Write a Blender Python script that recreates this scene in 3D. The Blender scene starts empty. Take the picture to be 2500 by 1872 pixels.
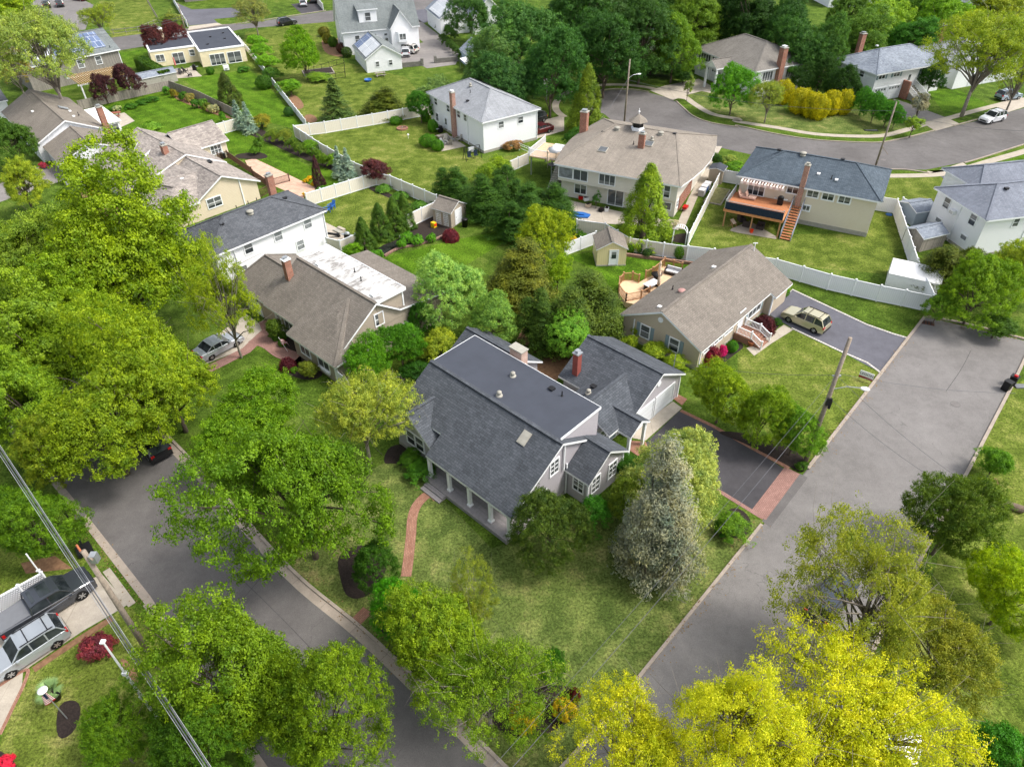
import bpy, math, random
import numpy as np
from mathutils import Vector, Matrix
S = bpy.context.scene
COL = S.collection
R = math.radians
# ---------------------------------------------------------------- camera, sky, sun, exposure
CAM_H, FPX, PITCH, ROLL = 42.0, 1720.0, R(39.7), R(0.81)
Fw = Vector((0, math.cos(PITCH), -math.sin(PITCH)))
R0 = Vector((1, 0, 0)); D0 = Fw.cross(R0)
Rt = R0 * math.cos(ROLL) + D0 * math.sin(ROLL)
Dn = -R0 * math.sin(ROLL) + D0 * math.cos(ROLL)
cd = bpy.data.cameras.new('camera'); cam = bpy.data.objects.new('camera', cd); COL.objects.link(cam)
cam.matrix_world = Matrix(((Rt.x, -Dn.x, -Fw.x, 0), (Rt.y, -Dn.y, -Fw.y, 0), (Rt.z, -Dn.z, -Fw.z, CAM_H), (0, 0, 0, 1)))
cd.sensor_width = 36; cd.sensor_fit = 'HORIZONTAL'; cd.lens = 36 * FPX / 2500; cd.clip_start = 0.5; cd.clip_end = 9000
S.camera = cam
SUN_EL, SUN_AZ = R(54), R(98)      # azimuth from +Y towards +X: a veiled sun stands to the right of the view
W = bpy.data.worlds.new('World'); S.world = W; W.use_nodes = True
wn = W.node_tree.nodes; wl = W.node_tree.links
sky = wn.new('ShaderNodeTexSky'); sky.sky_type = 'NISHITA'; sky.sun_disc = False
sky.sun_elevation = SUN_EL; sky.sun_rotation = SUN_AZ; sky.air_density = 1.0; sky.dust_density = 4.0; sky.ozone_density = 1.0
bg = wn['Background']; hs = wn.new('ShaderNodeHueSaturation'); hs.inputs['Saturation'].default_value = .42; wl.new(sky.outputs[0], hs.inputs['Color']); wl.new(hs.outputs[0], bg.inputs[0])  # thin bright haze: a paler sky
bg.inputs[1].default_value = 0.15
sl = bpy.data.lights.new('sun', 'SUN'); sl.energy = 1.5; sl.angle = R(14); sl.color = (1.0, 0.95, 0.87)
so = bpy.data.objects.new('sun', sl); COL.objects.link(so)
sd = Vector((math.sin(SUN_AZ) * math.cos(SUN_EL), math.cos(SUN_AZ) * math.cos(SUN_EL), math.sin(SUN_EL)))
so.rotation_euler = sd.to_track_quat('Z', 'Y').to_euler(); so.location = (0, 0, 120)
S.view_settings.view_transform = 'Standard'; S.view_settings.look = 'None'
S.view_settings.exposure = 1.0; S.view_settings.gamma = 1.0
S.cycles.max_bounces = 5; S.cycles.diffuse_bounces = 3; S.cycles.transmission_bounces = 3; S.cycles.transparent_max_bounces = 4
try: S.cycles.use_denoising = True
except Exception: pass

# ---------------------------------------------------------------- measuring: a point of the photograph at height h -> the place in the world
def P(x, y, h=0.0):
    d = Fw * FPX + Rt * (x - 1250) + Dn * (y - 936)
    t = (CAM_H - h) / -d.z
    return Vector((d.x * t, d.y * t, h))
def zone(ox, oy):
    return lambda x, y, h=0.0: P(ox + x * .31646, oy + y * .31646, h)
A = zone(0, 0); B = zone(600, 0); C = zone(1200, 0); D = zone(1800, 0)
A2 = zone(0, 400); B2 = zone(600, 400); C2 = zone(1200, 350); D2 = zone(1800, 350)
A3 = zone(0, 900); B3 = zone(600, 800); C3 = zone(1200, 800); D3 = zone(1800, 800)
A4 = zone(0, 1372); B4 = zone(600, 1372); C4 = zone(1200, 1372); D4 = zone(1800, 1372)
def depth(p): return (p - Vector((0, 0, CAM_H))).dot(Fw)

# ---------------------------------------------------------------- materials
MATS = {}
def srgb(h):
    h = h.lstrip('#'); c = [int(h[i:i+2], 16) / 255 for i in (0, 2, 4)]
    return tuple((v / 12.92 if v <= .04045 else ((v + .055) / 1.055) ** 2.4) for v in c) + (1,)
def col(c): return srgb(c) if isinstance(c, str) else tuple(c) + (1,)
class NT:
    def __init__(s, name):
        s.m = bpy.data.materials.new(name); s.m.use_nodes = True; s.t = s.m.node_tree; s.n = s.t.nodes
        s.b = s.n['Principled BSDF']; s.o = s.n['Material Output']
    def new(s, typ, **k):
        x = s.n.new('ShaderNode' + typ)
        for a, v in k.items():
            if a[0] == '_': x.inputs[a[1:].replace('_', ' ')].default_value = v
            else: setattr(x, a, v)
        return x
    def ln(s, a, b): s.t.links.new(a, b)
    def coord(s, kind='Object', scale=(1, 1, 1)):
        tc = s.new('TexCoord'); mp = s.new('Mapping'); mp.inputs['Scale'].default_value = scale
        s.ln(tc.outputs[kind], mp.inputs[0]); return mp.outputs[0]
    def noise(s, vec, scale, detail=3, rough=.6):
        x = s.new('TexNoise'); x.inputs['Scale'].default_value = scale; x.inputs['Detail'].default_value = detail; x.inputs['Roughness'].default_value = rough
        s.ln(vec, x.inputs[0]); return x.outputs[0]
    def ramp(s, fac, stops):
        x = s.new('ValToRGB'); e = x.color_ramp.elements
        while len(e) < len(stops): e.new(.5)
        for i, (p, c) in enumerate(stops): e[i].position = p; e[i].color = col(c)
        s.ln(fac, x.inputs[0]); return x.outputs[0]
    def mix(s, fac, a, b, mode='MIX'):
        x = s.new('MixRGB', blend_type=mode)
        for i, v in ((0, fac), (1, a), (2, b)):
            if hasattr(v, 'is_output'): s.ln(v, x.inputs[i])
            elif i == 0: x.inputs[0].default_value = v
            else: x.inputs[i].default_value = col(v)
        return x.outputs[0]
    def bump(s, h, strength=.3, dist=.02):
        x = s.new('Bump'); x.inputs['Strength'].default_value = strength; x.inputs['Distance'].default_value = dist
        s.ln(h, x.inputs['Height']); s.ln(x.outputs[0], s.b.inputs['Normal'])
    def base(s, c, rough=.8, spec=.3, metal=0, coat=0):
        if hasattr(c, 'is_output'): s.ln(c, s.b.inputs['Base Color'])
        else: s.b.inputs['Base Color'].default_value = col(c)
        s.b.inputs['Roughness'].default_value = rough; s.b.inputs['Specular IOR Level'].default_value = spec
        s.b.inputs['Metallic'].default_value = metal; s.b.inputs['Coat Weight'].default_value = coat
        return s.m
def memo(f):
    def g(name, *a, **k):
        if name not in MATS: MATS[name] = f(name, *a, **k)
        return MATS[name]
    return g
@memo
def plain(name, c, rough=.6, var=.12, scale=3., metal=0, spec=.3, coat=0):
    t = NT(name); v = t.coord('Object'); n = t.noise(v, scale, 4)
    c0 = col(c)[:3]; lo = tuple(x * (1 - var) for x in c0); hi = tuple(min(1, x * (1 + var)) for x in c0)
    return t.base(t.ramp(n, [(.35, lo), (.65, hi)]), rough, spec, metal, coat)
@memo
def shingle(name, c1, c2, line, w=.34, h=.16, patch=.25):
    t = NT(name); v = t.coord('UV')
    br = t.new('TexBrick', offset=.5, squash=1.0); t.ln(v, br.inputs[0]); br.inputs['Scale'].default_value = 1
    for k, x in (('Color1', col(c1)), ('Color2', col(c2)), ('Mortar', col(line))): br.inputs[k].default_value = x
    br.inputs['Mortar Size'].default_value = .014; br.inputs['Mortar Smooth'].default_value = .3; br.inputs['Brick Width'].default_value = w; br.inputs['Row Height'].default_value = h; br.inputs['Bias'].default_value = 0
    n = t.noise(v, .35, 4, .7); n2 = t.noise(v, 9, 2)
    st = t.noise(t.coord('UV', (3, .25, 1)), 1.2, 3)
    c = t.mix(patch, br.outputs[0], t.ramp(n, [(.3, tuple(x * .55 for x in col(c1)[:3])), (.7, tuple(min(1, x * 1.35) for x in col(c2)[:3]))]))
    c = t.mix(.35, c, t.ramp(n2, [(.3, (.35, .35, .35)), (.7, (.75, .75, .75))]), 'OVERLAY')
    c = t.mix(.22, c, t.ramp(st, [(.35, (.3, .3, .3)), (.7, (.7, .7, .7))]), 'OVERLAY')
    t.bump(br.outputs[1], .5, -.02)
    return t.base(c, .92, .15)
@memo
def brick(name, c1, c2, line, w=.22, h=.075, ms=.012):
    t = NT(name); v = t.coord('UV')
    br = t.new('TexBrick', offset=.5); t.ln(v, br.inputs[0]); br.inputs['Scale'].default_value = 1
    for k, x in (('Color1', col(c1)), ('Color2', col(c2)), ('Mortar', col(line))): br.inputs[k].default_value = x
    br.inputs['Mortar Size'].default_value = ms; br.inputs['Brick Width'].default_value = w; br.inputs['Row Height'].default_value = h; br.inputs['Bias'].default_value = 0
    n = t.noise(v, 1.3, 4)
    c = t.mix(.3, br.outputs[0], t.ramp(n, [(.3, (.3, .3, .3)), (.7, (.72, .72, .72))]), 'OVERLAY')
    return t.base(c, .9, .15)
@memo
def siding(name, c, pitch=.16, axis=1, var=.06, rough=.5):
    t = NT(name); v = t.coord('UV')
    sp = t.new('SeparateXYZ'); t.ln(v, sp.inputs[0])
    m = t.new('Math', operation='MULTIPLY'); t.ln(sp.outputs[axis], m.inputs[0]); m.inputs[1].default_value = 1 / pitch
    fr = t.new('Math', operation='FRACT'); t.ln(m.outputs[0], fr.inputs[0])
    c0 = col(c)[:3]
    k = t.ramp(fr.outputs[0], [(0, tuple(x * .62 for x in c0)), (.10, tuple(x * .94 for x in c0)), (1, c0)])
    n = t.noise(v, .8, 4); k = t.mix(.15, k, t.ramp(n, [(.3, (.35, .35, .35)), (.7, (.62, .62, .62))]), 'OVERLAY')
    t.bump(fr.outputs[0], .5, .02)
    return t.base(k, rough, .25)
@memo
def grass(name, c1, c2, c3, dry='#8f8750', dryamt=.35, stripes=0.0):
    t = NT(name); v = t.coord('Object')
    n1 = t.noise(v, .09, 4, .62); n2 = t.noise(v, .55, 5, .7); n3 = t.noise(v, 5.5, 3, .75); n4 = t.noise(v, 21, 2, .8)
    a = t.ramp(n1, [(.32, c1), (.5, c2), (.68, c3)])
    b = t.mix(t.ramp(n2, [(.42, (0, 0, 0)), (.66, (1, 1, 1))]), a, c3); b = t.mix(.4, b, t.ramp(n2, [(.36, (.3, .3, .3)), (.64, (.7, .7, .7))]), 'OVERLAY')
    m = t.new('Math', operation='MULTIPLY'); t.ln(t.ramp(n2, [(.5 , (0, 0, 0)), (.72, (1, 1, 1))]), m.inputs[0]); t.ln(t.ramp(n1, [(.45, (0, 0, 0)), (.6, (1, 1, 1))]), m.inputs[1])
    m2 = t.new('Math', operation='MULTIPLY'); t.ln(m.outputs[0], m2.inputs[0]); m2.inputs[1].default_value = dryamt * 2
    m2.use_clamp = True
    b = t.mix(m2.outputs[0], b, dry)
    b = t.mix(.9, b, t.ramp(n3, [(.34, (.2, .2, .2)), (.66, (.82, .82, .82))]), 'OVERLAY')
    b = t.mix(.75, b, t.ramp(n4, [(.3, (.2, .2, .2)), (.7, (.8, .8, .8))]), 'OVERLAY')
    if stripes:
        w = t.new('TexWave', wave_type='BANDS', bands_direction='DIAGONAL'); w.inputs['Scale'].default_value = .16; w.inputs['Distortion'].default_value = 1.2; t.ln(v, w.inputs[0])
        b = t.mix(stripes, b, t.ramp(w.outputs[1], [(.3, (.36, .36, .36)), (.7, (.64, .64, .64))]), 'OVERLAY')
    t.bump(n4, .8, .05)
    return t.base(b, .95, .08)
@memo
def asphalt(name, c1, c2, c3=None, grain=.5, crack=1):
    t = NT(name); v = t.coord('Object')
    n1 = t.noise(v, .16, 4, .6); n2 = t.noise(v, 1.1, 5, .7); n3 = t.noise(v, 26, 2, .8)
    a = t.ramp(n1, [(.3, c1), (.7, c2)])
    a = t.mix(.4, a, t.ramp(n2, [(.3, (.36, .36, .36)), (.7, (.64, .64, .64))]), 'OVERLAY')
    a = t.mix(grain, a, t.ramp(n3, [(.25, (.2, .2, .2)), (.75, (.8, .8, .8))]), 'OVERLAY')
    if crack:
        vo = t.new('TexVoronoi', feature='DISTANCE_TO_EDGE'); vo.inputs['Scale'].default_value = .13
        ad = t.new('VectorMath', operation='ADD'); nz = t.new('TexNoise'); nz.inputs['Scale'].default_value = .8; nz.inputs['Detail'].default_value = 5; t.ln(v, nz.inputs[0])
        sc = t.new('VectorMath', operation='SCALE'); sc.inputs['Scale'].default_value = 2.2; t.ln(nz.outputs[1], sc.inputs[0])
        t.ln(v, ad.inputs[0]); t.ln(sc.outputs[0], ad.inputs[1]); t.ln(ad.outputs[0], vo.inputs[0])
        a = t.mix(t.mix(t.ramp(n1, [(.5, (0, 0, 0)), (.56, (1, 1, 1))]), (0, 0, 0), t.ramp(vo.outputs[0], [(0, (.5, .5, .5)), (.0035, (0, 0, 0))])), a, tuple(x * .35 for x in col(c1)[:3]))
    t.bump(n3, .3, .02)
    return t.base(a, .9, .2)
@memo
def concrete(name, c, joint=1.5, var=.15):
    t = NT(name); v = t.coord('Object'); n = t.noise(v, 1.2, 5, .7); n2 = t.noise(v, 18, 2)
    c0 = col(c)[:3]
    a = t.ramp(n, [(.3, tuple(x * (1 - var) for x in c0)), (.7, tuple(min(1, x * (1 + var)) for x in c0))])
    a = t.mix(.3, a, t.ramp(n2, [(.3, (.35, .35, .35)), (.7, (.65, .65, .65))]), 'OVERLAY')
    if joint:
        uv = t.coord('UV'); sp = t.new('SeparateXYZ'); t.ln(uv, sp.inputs[0])
        m = t.new('Math', operation='MULTIPLY'); t.ln(sp.outputs[0], m.inputs[0]); m.inputs[1].default_value = 1 / joint
        fr = t.new('Math', operation='FRACT'); t.ln(m.outputs[0], fr.inputs[0])
        a = t.mix(t.ramp(fr.outputs[0], [(0, (.6, .6, .6)), (.025, (0, 0, 0))]), a, tuple(x * .4 for x in c0))
    return t.base(a, .85, .2)
@memo
def wood(name, c1, c2, pitch=.14, axis=0):
    t = NT(name); v = t.coord('UV'); sp = t.new('SeparateXYZ'); t.ln(v, sp.inputs[0])
    m = t.new('Math', operation='MULTIPLY'); t.ln(sp.outputs[axis], m.inputs[0]); m.inputs[1].default_value = 1 / pitch
    fl = t.new('Math', operation='FLOOR'); t.ln(m.outputs[0], fl.inputs[0]); wn_ = t.new('TexWhiteNoise', noise_dimensions='1D'); t.ln(fl.outputs[0], wn_.inputs['W'])
    fr = t.new('Math', operation='FRACT'); t.ln(m.outputs[0], fr.inputs[0])
    a = t.mix(wn_.outputs[0], c1, c2); n = t.noise(v, 4, 4)
    a = t.mix(.35, a, t.ramp(n, [(.3, (.3, .3, .3)), (.7, (.7, .7, .7))]), 'OVERLAY')
    a = t.mix(t.ramp(fr.outputs[0], [(0, (.7, .7, .7)), (.09, (0, 0, 0))]), a, tuple(x * .3 for x in col(c1)[:3]))
    return t.base(a, .85, .15)
@memo
def glassm(name, c=(.02, .025, .03), rough=.08):
    t = NT(name); v = t.coord('Object'); n = t.noise(v, 1.1, 2)
    c0 = col(c)[:3]
    a = t.ramp(n, [(.35, c0), (.7, tuple(x * 2.2 + .02 for x in c0))])
    if name == 'window_glass':       # shades drawn to a different height behind each pane
        sp = t.new('SeparateXYZ'); t.ln(t.coord('Generated'), sp.inputs[0]); oi = t.new('ObjectInfo'); m = t.new('Math', operation='ADD'); t.ln(sp.outputs[2], m.inputs[0]); t.ln(oi.outputs['Random'], m.inputs[1])
        a = t.mix(t.ramp(m.outputs[0], [(.62, (0, 0, 0)), (.64, (.55, .55, .55)) , (.99, (.55, .55, .55)), (1, (.2, .2, .2))]), a, (.33, .34, .33))
    return t.base(a, rough, .6)
@memo
def foliage(name, trans=.36, gloss=.25, var=.5):
    t = NT(name); oi = t.new('ObjectInfo'); g = t.new('NewGeometry')
    v = t.coord('Object'); n = t.noise(v, .9, 4, .65)
    a = t.mix(.85, oi.outputs['Color'], t.ramp(n, [(.34, (.22, .30, .3)), (.5, (.48, .48, .45)), (.66, (.80, .72, .5))]), 'OVERLAY')
    isl = t.ramp(g.outputs['Random Per Island'], [(0, (.30, .32, .32)), (.5, (.5, .5, .5)), (1, (.74, .70, .5))])
    a = t.mix(var, a, isl, 'OVERLAY')
    t.base(a, .55, gloss)
    tr = t.new('BsdfTranslucent'); t.ln(t.mix(.5, a, (.55, .6, .1), 'SOFT_LIGHT'), tr.inputs[0])
    mx = t.new('MixShader'); mx.inputs[0].default_value = trans
    t.ln(t.b.outputs[0], mx.inputs[1]); t.ln(tr.outputs[0], mx.inputs[2]); t.ln(mx.outputs[0], t.o.inputs[0])
    return t.m
M = dict(
 trim=plain('white_trim', '#e6e8ea', .5, .05), vinyl=siding('white_siding', '#eeeff2'), vinylw=plain('white_vinyl', '#e4e6ec', .45, .05),
 lav=siding('lavender_grey_siding', '#b5b0b6'), tan=siding('tan_siding', '#c0b29e'), cream=siding('cream_siding', '#d9cfbc'), ivory=siding('ivory_siding', '#dad5c9', .18),
 taupe=siding('taupe_siding', '#ab9f90', .2), beige=siding('beige_siding', '#d6c8b0', .2), stucco=plain('cream_stucco', '#dccfae', .9, .08, 1.5),
 weather=wood('weathered_shingle_wall', '#7b7770', '#928d86', .12, 0), 
 dark=shingle('charcoal_shingles', '#43474c', '#565a60', '#2d3035', .45, .2), darkroll=plain('charcoal_roll_roofing', '#3e424b', .8, .07, .7),
 dark2=shingle('dark_grey_shingles', '#4a4d52', '#5f6267', '#323438', .4, .18), slate=shingle('blue_black_shingles', '#444e57', '#566069', '#2f373f', .45, .2),
 lgrey=shingle('light_grey_shingles', '#85888c', '#94979b', '#717478', .4, .18), bgrey=shingle('blue_grey_shingles', '#6c7480', '#8f969f', '#5d646f', .4, .2),
 brown=shingle('brown_shingles', '#6e6861', '#7e776f', '#57524c', .4, .19), tanr=shingle('tan_shingles', '#857e76', '#979086', '#67615a', .32, .3), tan2=shingle('taupe_shingles', '#7d766d', '#8c847a', '#6c665e', .4, .18),
 mottled=shingle('mottled_pinkish_shingles', '#756e6a', '#a39b93', '#6c6561', .5, .22), rust=shingle('faded_brown_shingles', '#756e66', '#807970', '#645e57', .4, .2),
 grnr=shingle('grey_green_shingles', '#6a7070', '#7a8080', '#50565a', .35, .18), g17=shingle('stone_grey_shingles', '#6f6b66', '#7d7973', '#5e5b56', .35, .18),
 brick=brick('red_brick', '#7c3c2c', '#94523e', '#a89484'), brickw=brick('red_brick_pale_mortar', '#6e2c20', '#8a4636', '#c8b4a4', .24, .09, .016),
 paver=brick('brick_pavers', '#8a6252', '#9e7866', '#715648', .25, .12), paverp=brick('pink_pavers', '#8a6a62', '#98776e', '#725650', .25, .12), pavert=brick('tan_pavers', '#bd9a85', '#cba893', '#a3826f', .5, .3),
 cap=plain('concrete_cap', '#9b988e', .85, .1), metal=plain('galvanised_metal', '#a9adb0', .4, .08, metal=.6), black=plain('black_plastic', '#1a1a1c', .5, .2),
 glass=glassm('window_glass'), glassb=glassm('blinds_behind_glass', (.16, .17, .18)), solar=brick('solar_cells', '#5b6a86', '#6c7a96', '#c4c9d0', 1.0, 1.65, .03), solarw=brick('solar_cells_painted_glare', '#b4b9bf', '#c0c4c8', '#dddddd', 1.0, 1.65, .04),  # solarw: same panels, sky glare painted in as a pale cell colour
 leaf=foliage('leaves'), needle=foliage('needles', .2, .15, .6), bark=plain('bark', '#5d5348', .95, .25, 6), barkg=plain('pale_grey_bark', '#8a8178', .95, .2, 6),
 mulch=plain('dark_mulch', '#2e2622', .98, .35, 9), soil=plain('bare_soil', '#7a5d45', .98, .25, 3), whiteroof=None,
 deck=wood('tan_deck_boards', '#c9ab8c', '#d3b698', .15, 1), deckr=wood('orange_deck_boards', '#a66c4a', '#b27a56', .15, 1), deckrail=plain('brown_deck_rail', '#a87f5c', .7, .12), brownrail=plain('dark_brown_rail', '#5a4234', .7, .15),
 greydeck=wood('grey_porch_boards', '#8b8788', '#969192', .14, 1), greywood=wood('weathered_fence_boards', '#827b73', '#9a9389', .15, 0), tanfence=siding('tan_vinyl_panel', '#dcd5c7', .28, 0), whitefence=siding('white_vinyl_panel', '#e9eaee', .2, 0),
 pole=plain('weathered_pole_wood', '#8d8174', .95, .2, 5), wire=plain('cable_sheath', '#5a5b60', .6, .1), wirew=plain('bare_aluminium_cable', '#9fa1a5', .5, .1),
 tyre=plain('tyre_rubber', '#151516', .85, .2), rim=plain('alloy', '#b8babd', .3, .05, metal=.8), red=plain('red_lens', '#b01818', .3, .1), lamp=plain('clear_lens', '#d8dcdf', .2, .05), carglass=glassm('car_glass', (.012, .016, .018), .05),
 terra=plain('terracotta', '#b06a48', .85, .1), navy=plain('navy_fabric', '#1f2c3c', .9, .2, 8), cushion=plain('grey_cushion', '#c3c3c5', .95, .08), wicker=plain('dark_wicker', '#3a3230', .8, .2, 20), umb=plain('beige_umbrella_cloth', '#d2bca4', .9, .06),
 orange=plain('orange_plastic', '#e0401c', .5, .05), blue=plain('blue_plastic', '#2f63a8', .5, .1), teal=plain('teal_tarp', '#4f9ba0', .7, .1), white=plain('white_plastic', '#e8e8e8', .5, .03), water=glassm('dark_pond_water', (.006, .007, .006), .03),
 shedy=siding('pale_yellow_siding', '#ddcfa0', .25, 0), shedb=siding('blue_grey_siding', '#9fb0c0', .2, 0), slateblue=plain('blue_grey_shutter', '#7f9196', .6, .05), kerb=concrete('kerb_concrete', '#998e82', 3, .15), walk=concrete('pavement_concrete', '#a59c8e', 1.5), apron=concrete('apron_concrete', '#a9a093', 3.),
 corr=siding('corrugated_metal', '#9aa5ae', .18, 0), garage=siding('garage_door_panels', '#dfe2e6', .52, 1), graystone=brick('grey_stone', '#77756f', '#8d8a84', '#5b5955', .35, .2, .03), yellowp=plain('yellow_plastic', '#e2b820', .5, .1), log=plain('cut_log', '#6e6052', .9, .2))
def whiteroof():
    t = NT('white_patched_roof_coating'); v = t.coord('Object', (1, 2.4, 1)); n = t.noise(v, .55, 6, .75); n2 = t.noise(v, 3, 4, .8)
    a = t.ramp(n, [(.40, '#c9c9c7'), (.50, '#b9b8b5'), (.60, '#85827f')]); a = t.mix(.4, a, t.ramp(n2, [(.35, (.3, .3, .3)), (.65, (.7, .7, .7))]), 'OVERLAY')
    return t.base(a, .7, .2)
M['whiteroof'] = whiteroof()

# ---------------------------------------------------------------- mesh building
class MB:
    def __init__(s): s.v = []; s.f = []; s.m = []
    def poly(s, pts, mi=0):
        k = len(s.v); s.v += [Vector(p) for p in pts]; s.f.append(list(range(k, k + len(pts)))); s.m.append(mi); return s
    def prism(s, pts, z0, z1, mi=0, mt=None):
        n = len(pts); a = sum(pts[i][0] * pts[(i + 1) % n][1] - pts[(i + 1) % n][0] * pts[i][1] for i in range(n))
        if a < 0: pts = pts[::-1]
        k = len(s.v); s.v += [Vector((p[0], p[1], z0)) for p in pts] + [Vector((p[0], p[1], z1)) for p in pts]
        s.f.append(list(range(k + n - 1, k - 1, -1))); s.m.append(mi)
        s.f.append(list(range(k + n, k + 2 * n))); s.m.append(mi if mt is None else mt)
        for i in range(n):
            j = (i + 1) % n; s.f.append([k + i, k + j, k + n + j, k + n + i]); s.m.append(mi)
        return s
    def box(s, x0, x1, y0, y1, z0, z1, mi=0): return s.prism([(x0, y0), (x1, y0), (x1, y1), (x0, y1)], z0, z1, mi)
    def bar(s, a, b, w, h=None, mi=0, up=(0, 0, 1)):
        a, b = Vector(a), Vector(b); h = h or w; d = (b - a).normalized(); u = Vector(up)
        if abs(d.dot(u)) > .98: u = Vector((1, 0, 0))
        x = d.cross(u).normalized() * w / 2; y = x.cross(d).normalized() * h / 2; k = len(s.v)
        for p in (a, b): s.v += [p - x - y, p + x - y, p + x + y, p - x + y]
        for q in ((0, 1, 2, 3), (7, 6, 5, 4), (1, 0, 4, 5), (2, 1, 5, 6), (3, 2, 6, 7), (0, 3, 7, 4)): s.f.append([k + i for i in q]); s.m.append(mi)
        return s
    def tube(s, path, rad, n=8, mi=0):
        path = [Vector(p) for p in path]; rad = rad if isinstance(rad, (list, tuple)) else [rad] * len(path); k = len(s.v); ref = None
        for i, p in enumerate(path):
            d = (path[min(i + 1, len(path) - 1)] - path[max(i - 1, 0)]).normalized()
            if ref is None: ref = d.orthogonal().normalized()
            x = (ref - d * ref.dot(d)).normalized(); ref = x; y = d.cross(x)
            for j in range(n):
                t = 2 * math.pi * j / n; s.v.append(p + (x * math.cos(t) + y * math.sin(t)) * rad[i])
        for i in range(len(path) - 1):
            for j in range(n):
                a = k + i * n + j; b = k + i * n + (j + 1) % n; s.f.append([a, b, b + n, a + n]); s.m.append(mi)
        s.f.append([k + j for j in range(n)][::-1]); s.m.append(mi); e = k + (len(path) - 1) * n
        s.f.append([e + j for j in range(n)]); s.m.append(mi)
        return s
    def lathe(s, c, prof, n=14, mi=0):
        c = Vector(c); k = len(s.v)
        for r, z in prof:
            for j in range(n): t = 2 * math.pi * j / n; s.v.append(c + Vector((r * math.cos(t), r * math.sin(t), z)))
        for i in range(len(prof) - 1):
            for j in range(n):
                a = k + i * n + j; b = k + i * n + (j + 1) % n; s.f.append([a, b, b + n, a + n]); s.m.append(mi)
        s.f.append([k + j for j in range(n)][::-1]); s.m.append(mi); e = k + (len(prof) - 1) * n; s.f.append([e + j for j in range(n)]); s.m.append(mi)
        return s
    def build(s, name, mats, parent=None, smooth=False, loc=None):
        me = bpy.data.meshes.new(name); me.from_pydata([tuple(v) for v in s.v], [], s.f)
        if not isinstance(mats, (list, tuple)): mats = [mats]
        for m in mats: me.materials.append(M[m] if isinstance(m, str) else m)
        for p, mi in zip(me.polygons, s.m): p.material_index = mi; p.use_smooth = smooth
        uv = me.uv_layers.new(name='UVMap'); Z = Vector((0, 0, 1))
        for p in me.polygons:
            n = p.normal; u = Z.cross(n)
            u = Vector((1, 0, 0)) if u.length < .05 else u.normalized()
            w = n.cross(u)
            for li, vi in zip(p.loop_indices, p.vertices):
                c = me.vertices[vi].co; uv.data[li].uv = (c.dot(u), c.dot(w))
        o = bpy.data.objects.new(name, me); COL.objects.link(o)
        if parent: o.parent = parent
        if loc is not None: o.location = loc
        return o
def tag(o, label=None, cat=None, group=None, kind=None):
    if label: o['label'] = label
    if cat: o['category'] = cat
    if group: o['group'] = group
    if kind: o['kind'] = kind
    return o
def root(name, label, cat, loc=(0, 0, 0), az=0, group=None):
    o = bpy.data.objects.new(name, None); COL.objects.link(o); o.empty_display_size = .3
    o.location = (loc[0], loc[1], loc[2] if len(loc) > 2 else 0); o.rotation_euler = (0, 0, R(az)); return tag(o, label, cat, group)
KIDS = {}
def copy_tree(o, parent=None):
    c = o.copy(); COL.objects.link(c); c.parent = parent
    for ch in [x for x in o.children]: copy_tree(ch, c)
    return c
# ---------------------------------------------------------------- ground, streets, kerbs, paths
def sheet(name, pts, z, mat, kind='structure', label=None):
    k = MB().poly([(p[0], p[1], z) for p in pts]); o = k.build(name, mat)
    if o.data.polygons[0].normal.z < 0: o.data.flip_normals()
    return tag(o, label, None, None, kind)
def smooth(pts, n=5):
    out = []; m = len(pts)
    for i in range(m - 1):
        p0, p1, p2, p3 = pts[max(i - 1, 0)], pts[i], pts[i + 1], pts[min(i + 2, m - 1)]
        for k in range(n):
            t = k / n; out.append(.5 * ((2 * p1) + (p2 - p0) * t + (2 * p0 - 5 * p1 + 4 * p2 - p3) * t * t + (3 * p1 - p0 - 3 * p2 + p3) * t ** 3))
    return out + [pts[-1]]
def strip(name, pts, w, z0, z1, mat, side=0, kind='structure', label=None, sm=True):
    pts = [Vector((p[0], p[1], 0)) for p in pts]
    if sm and len(pts) > 2: pts = smooth(pts)
    b = MB(); vs = []; L = 0; us = []
    for i, p in enumerate(pts):
        d = (pts[min(i + 1, len(pts) - 1)] - pts[max(i - 1, 0)]).normalized(); nrm = Vector((-d.y, d.x, 0))
        if i: L += (p - pts[i - 1]).length
        a = p + nrm * (w * (side + 1) / 2); c = p + nrm * (w * (side - 1) / 2)
        vs.append((a, c)); us.append(L)
    for i in range(len(pts) - 1):
        (a0, c0), (a1, c1) = vs[i], vs[i + 1]
        T = lambda q, z: (q.x, q.y, z)
        b.poly([T(c0, z1), T(c1, z1), T(a1, z1), T(a0, z1)])
        if z1 - z0 > .02:
            b.poly([T(c1, z1), T(c0, z1), T(c0, z0), T(c1, z0)]); b.poly([T(a0, z1), T(a1, z1), T(a1, z0), T(a0, z0)])
    o = b.build(name, mat); me = o.data; uv = me.uv_layers[0]; per = 3 if z1 - z0 > .02 else 1
    for pi, p in enumerate(me.polygons):
        i = pi // per; k = pi % per
        U = [us[i], us[i + 1], us[i + 1], us[i]] if k != 1 else [us[i + 1], us[i], us[i], us[i + 1]]
        V = [0, 0, w, w] if k == 0 else [0, 0, .15, .15]
        for li, u_, v_ in zip(p.loop_indices, U, V): uv.data[li].uv = (u_, v_)
    return tag(o, label, None, None, kind)
mg = grass('lawn_grass', '#324613', '#42581a', '#526823', '#7d7646', .22)
mg_dry = grass('dry_patchy_grass', '#3f5024', '#51612d', '#66713a', '#877e54', .6)
mg_lush = grass('mown_lush_grass', '#36520e', '#426111', '#4f6c18', '#6a7631', .1, .35)
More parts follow.
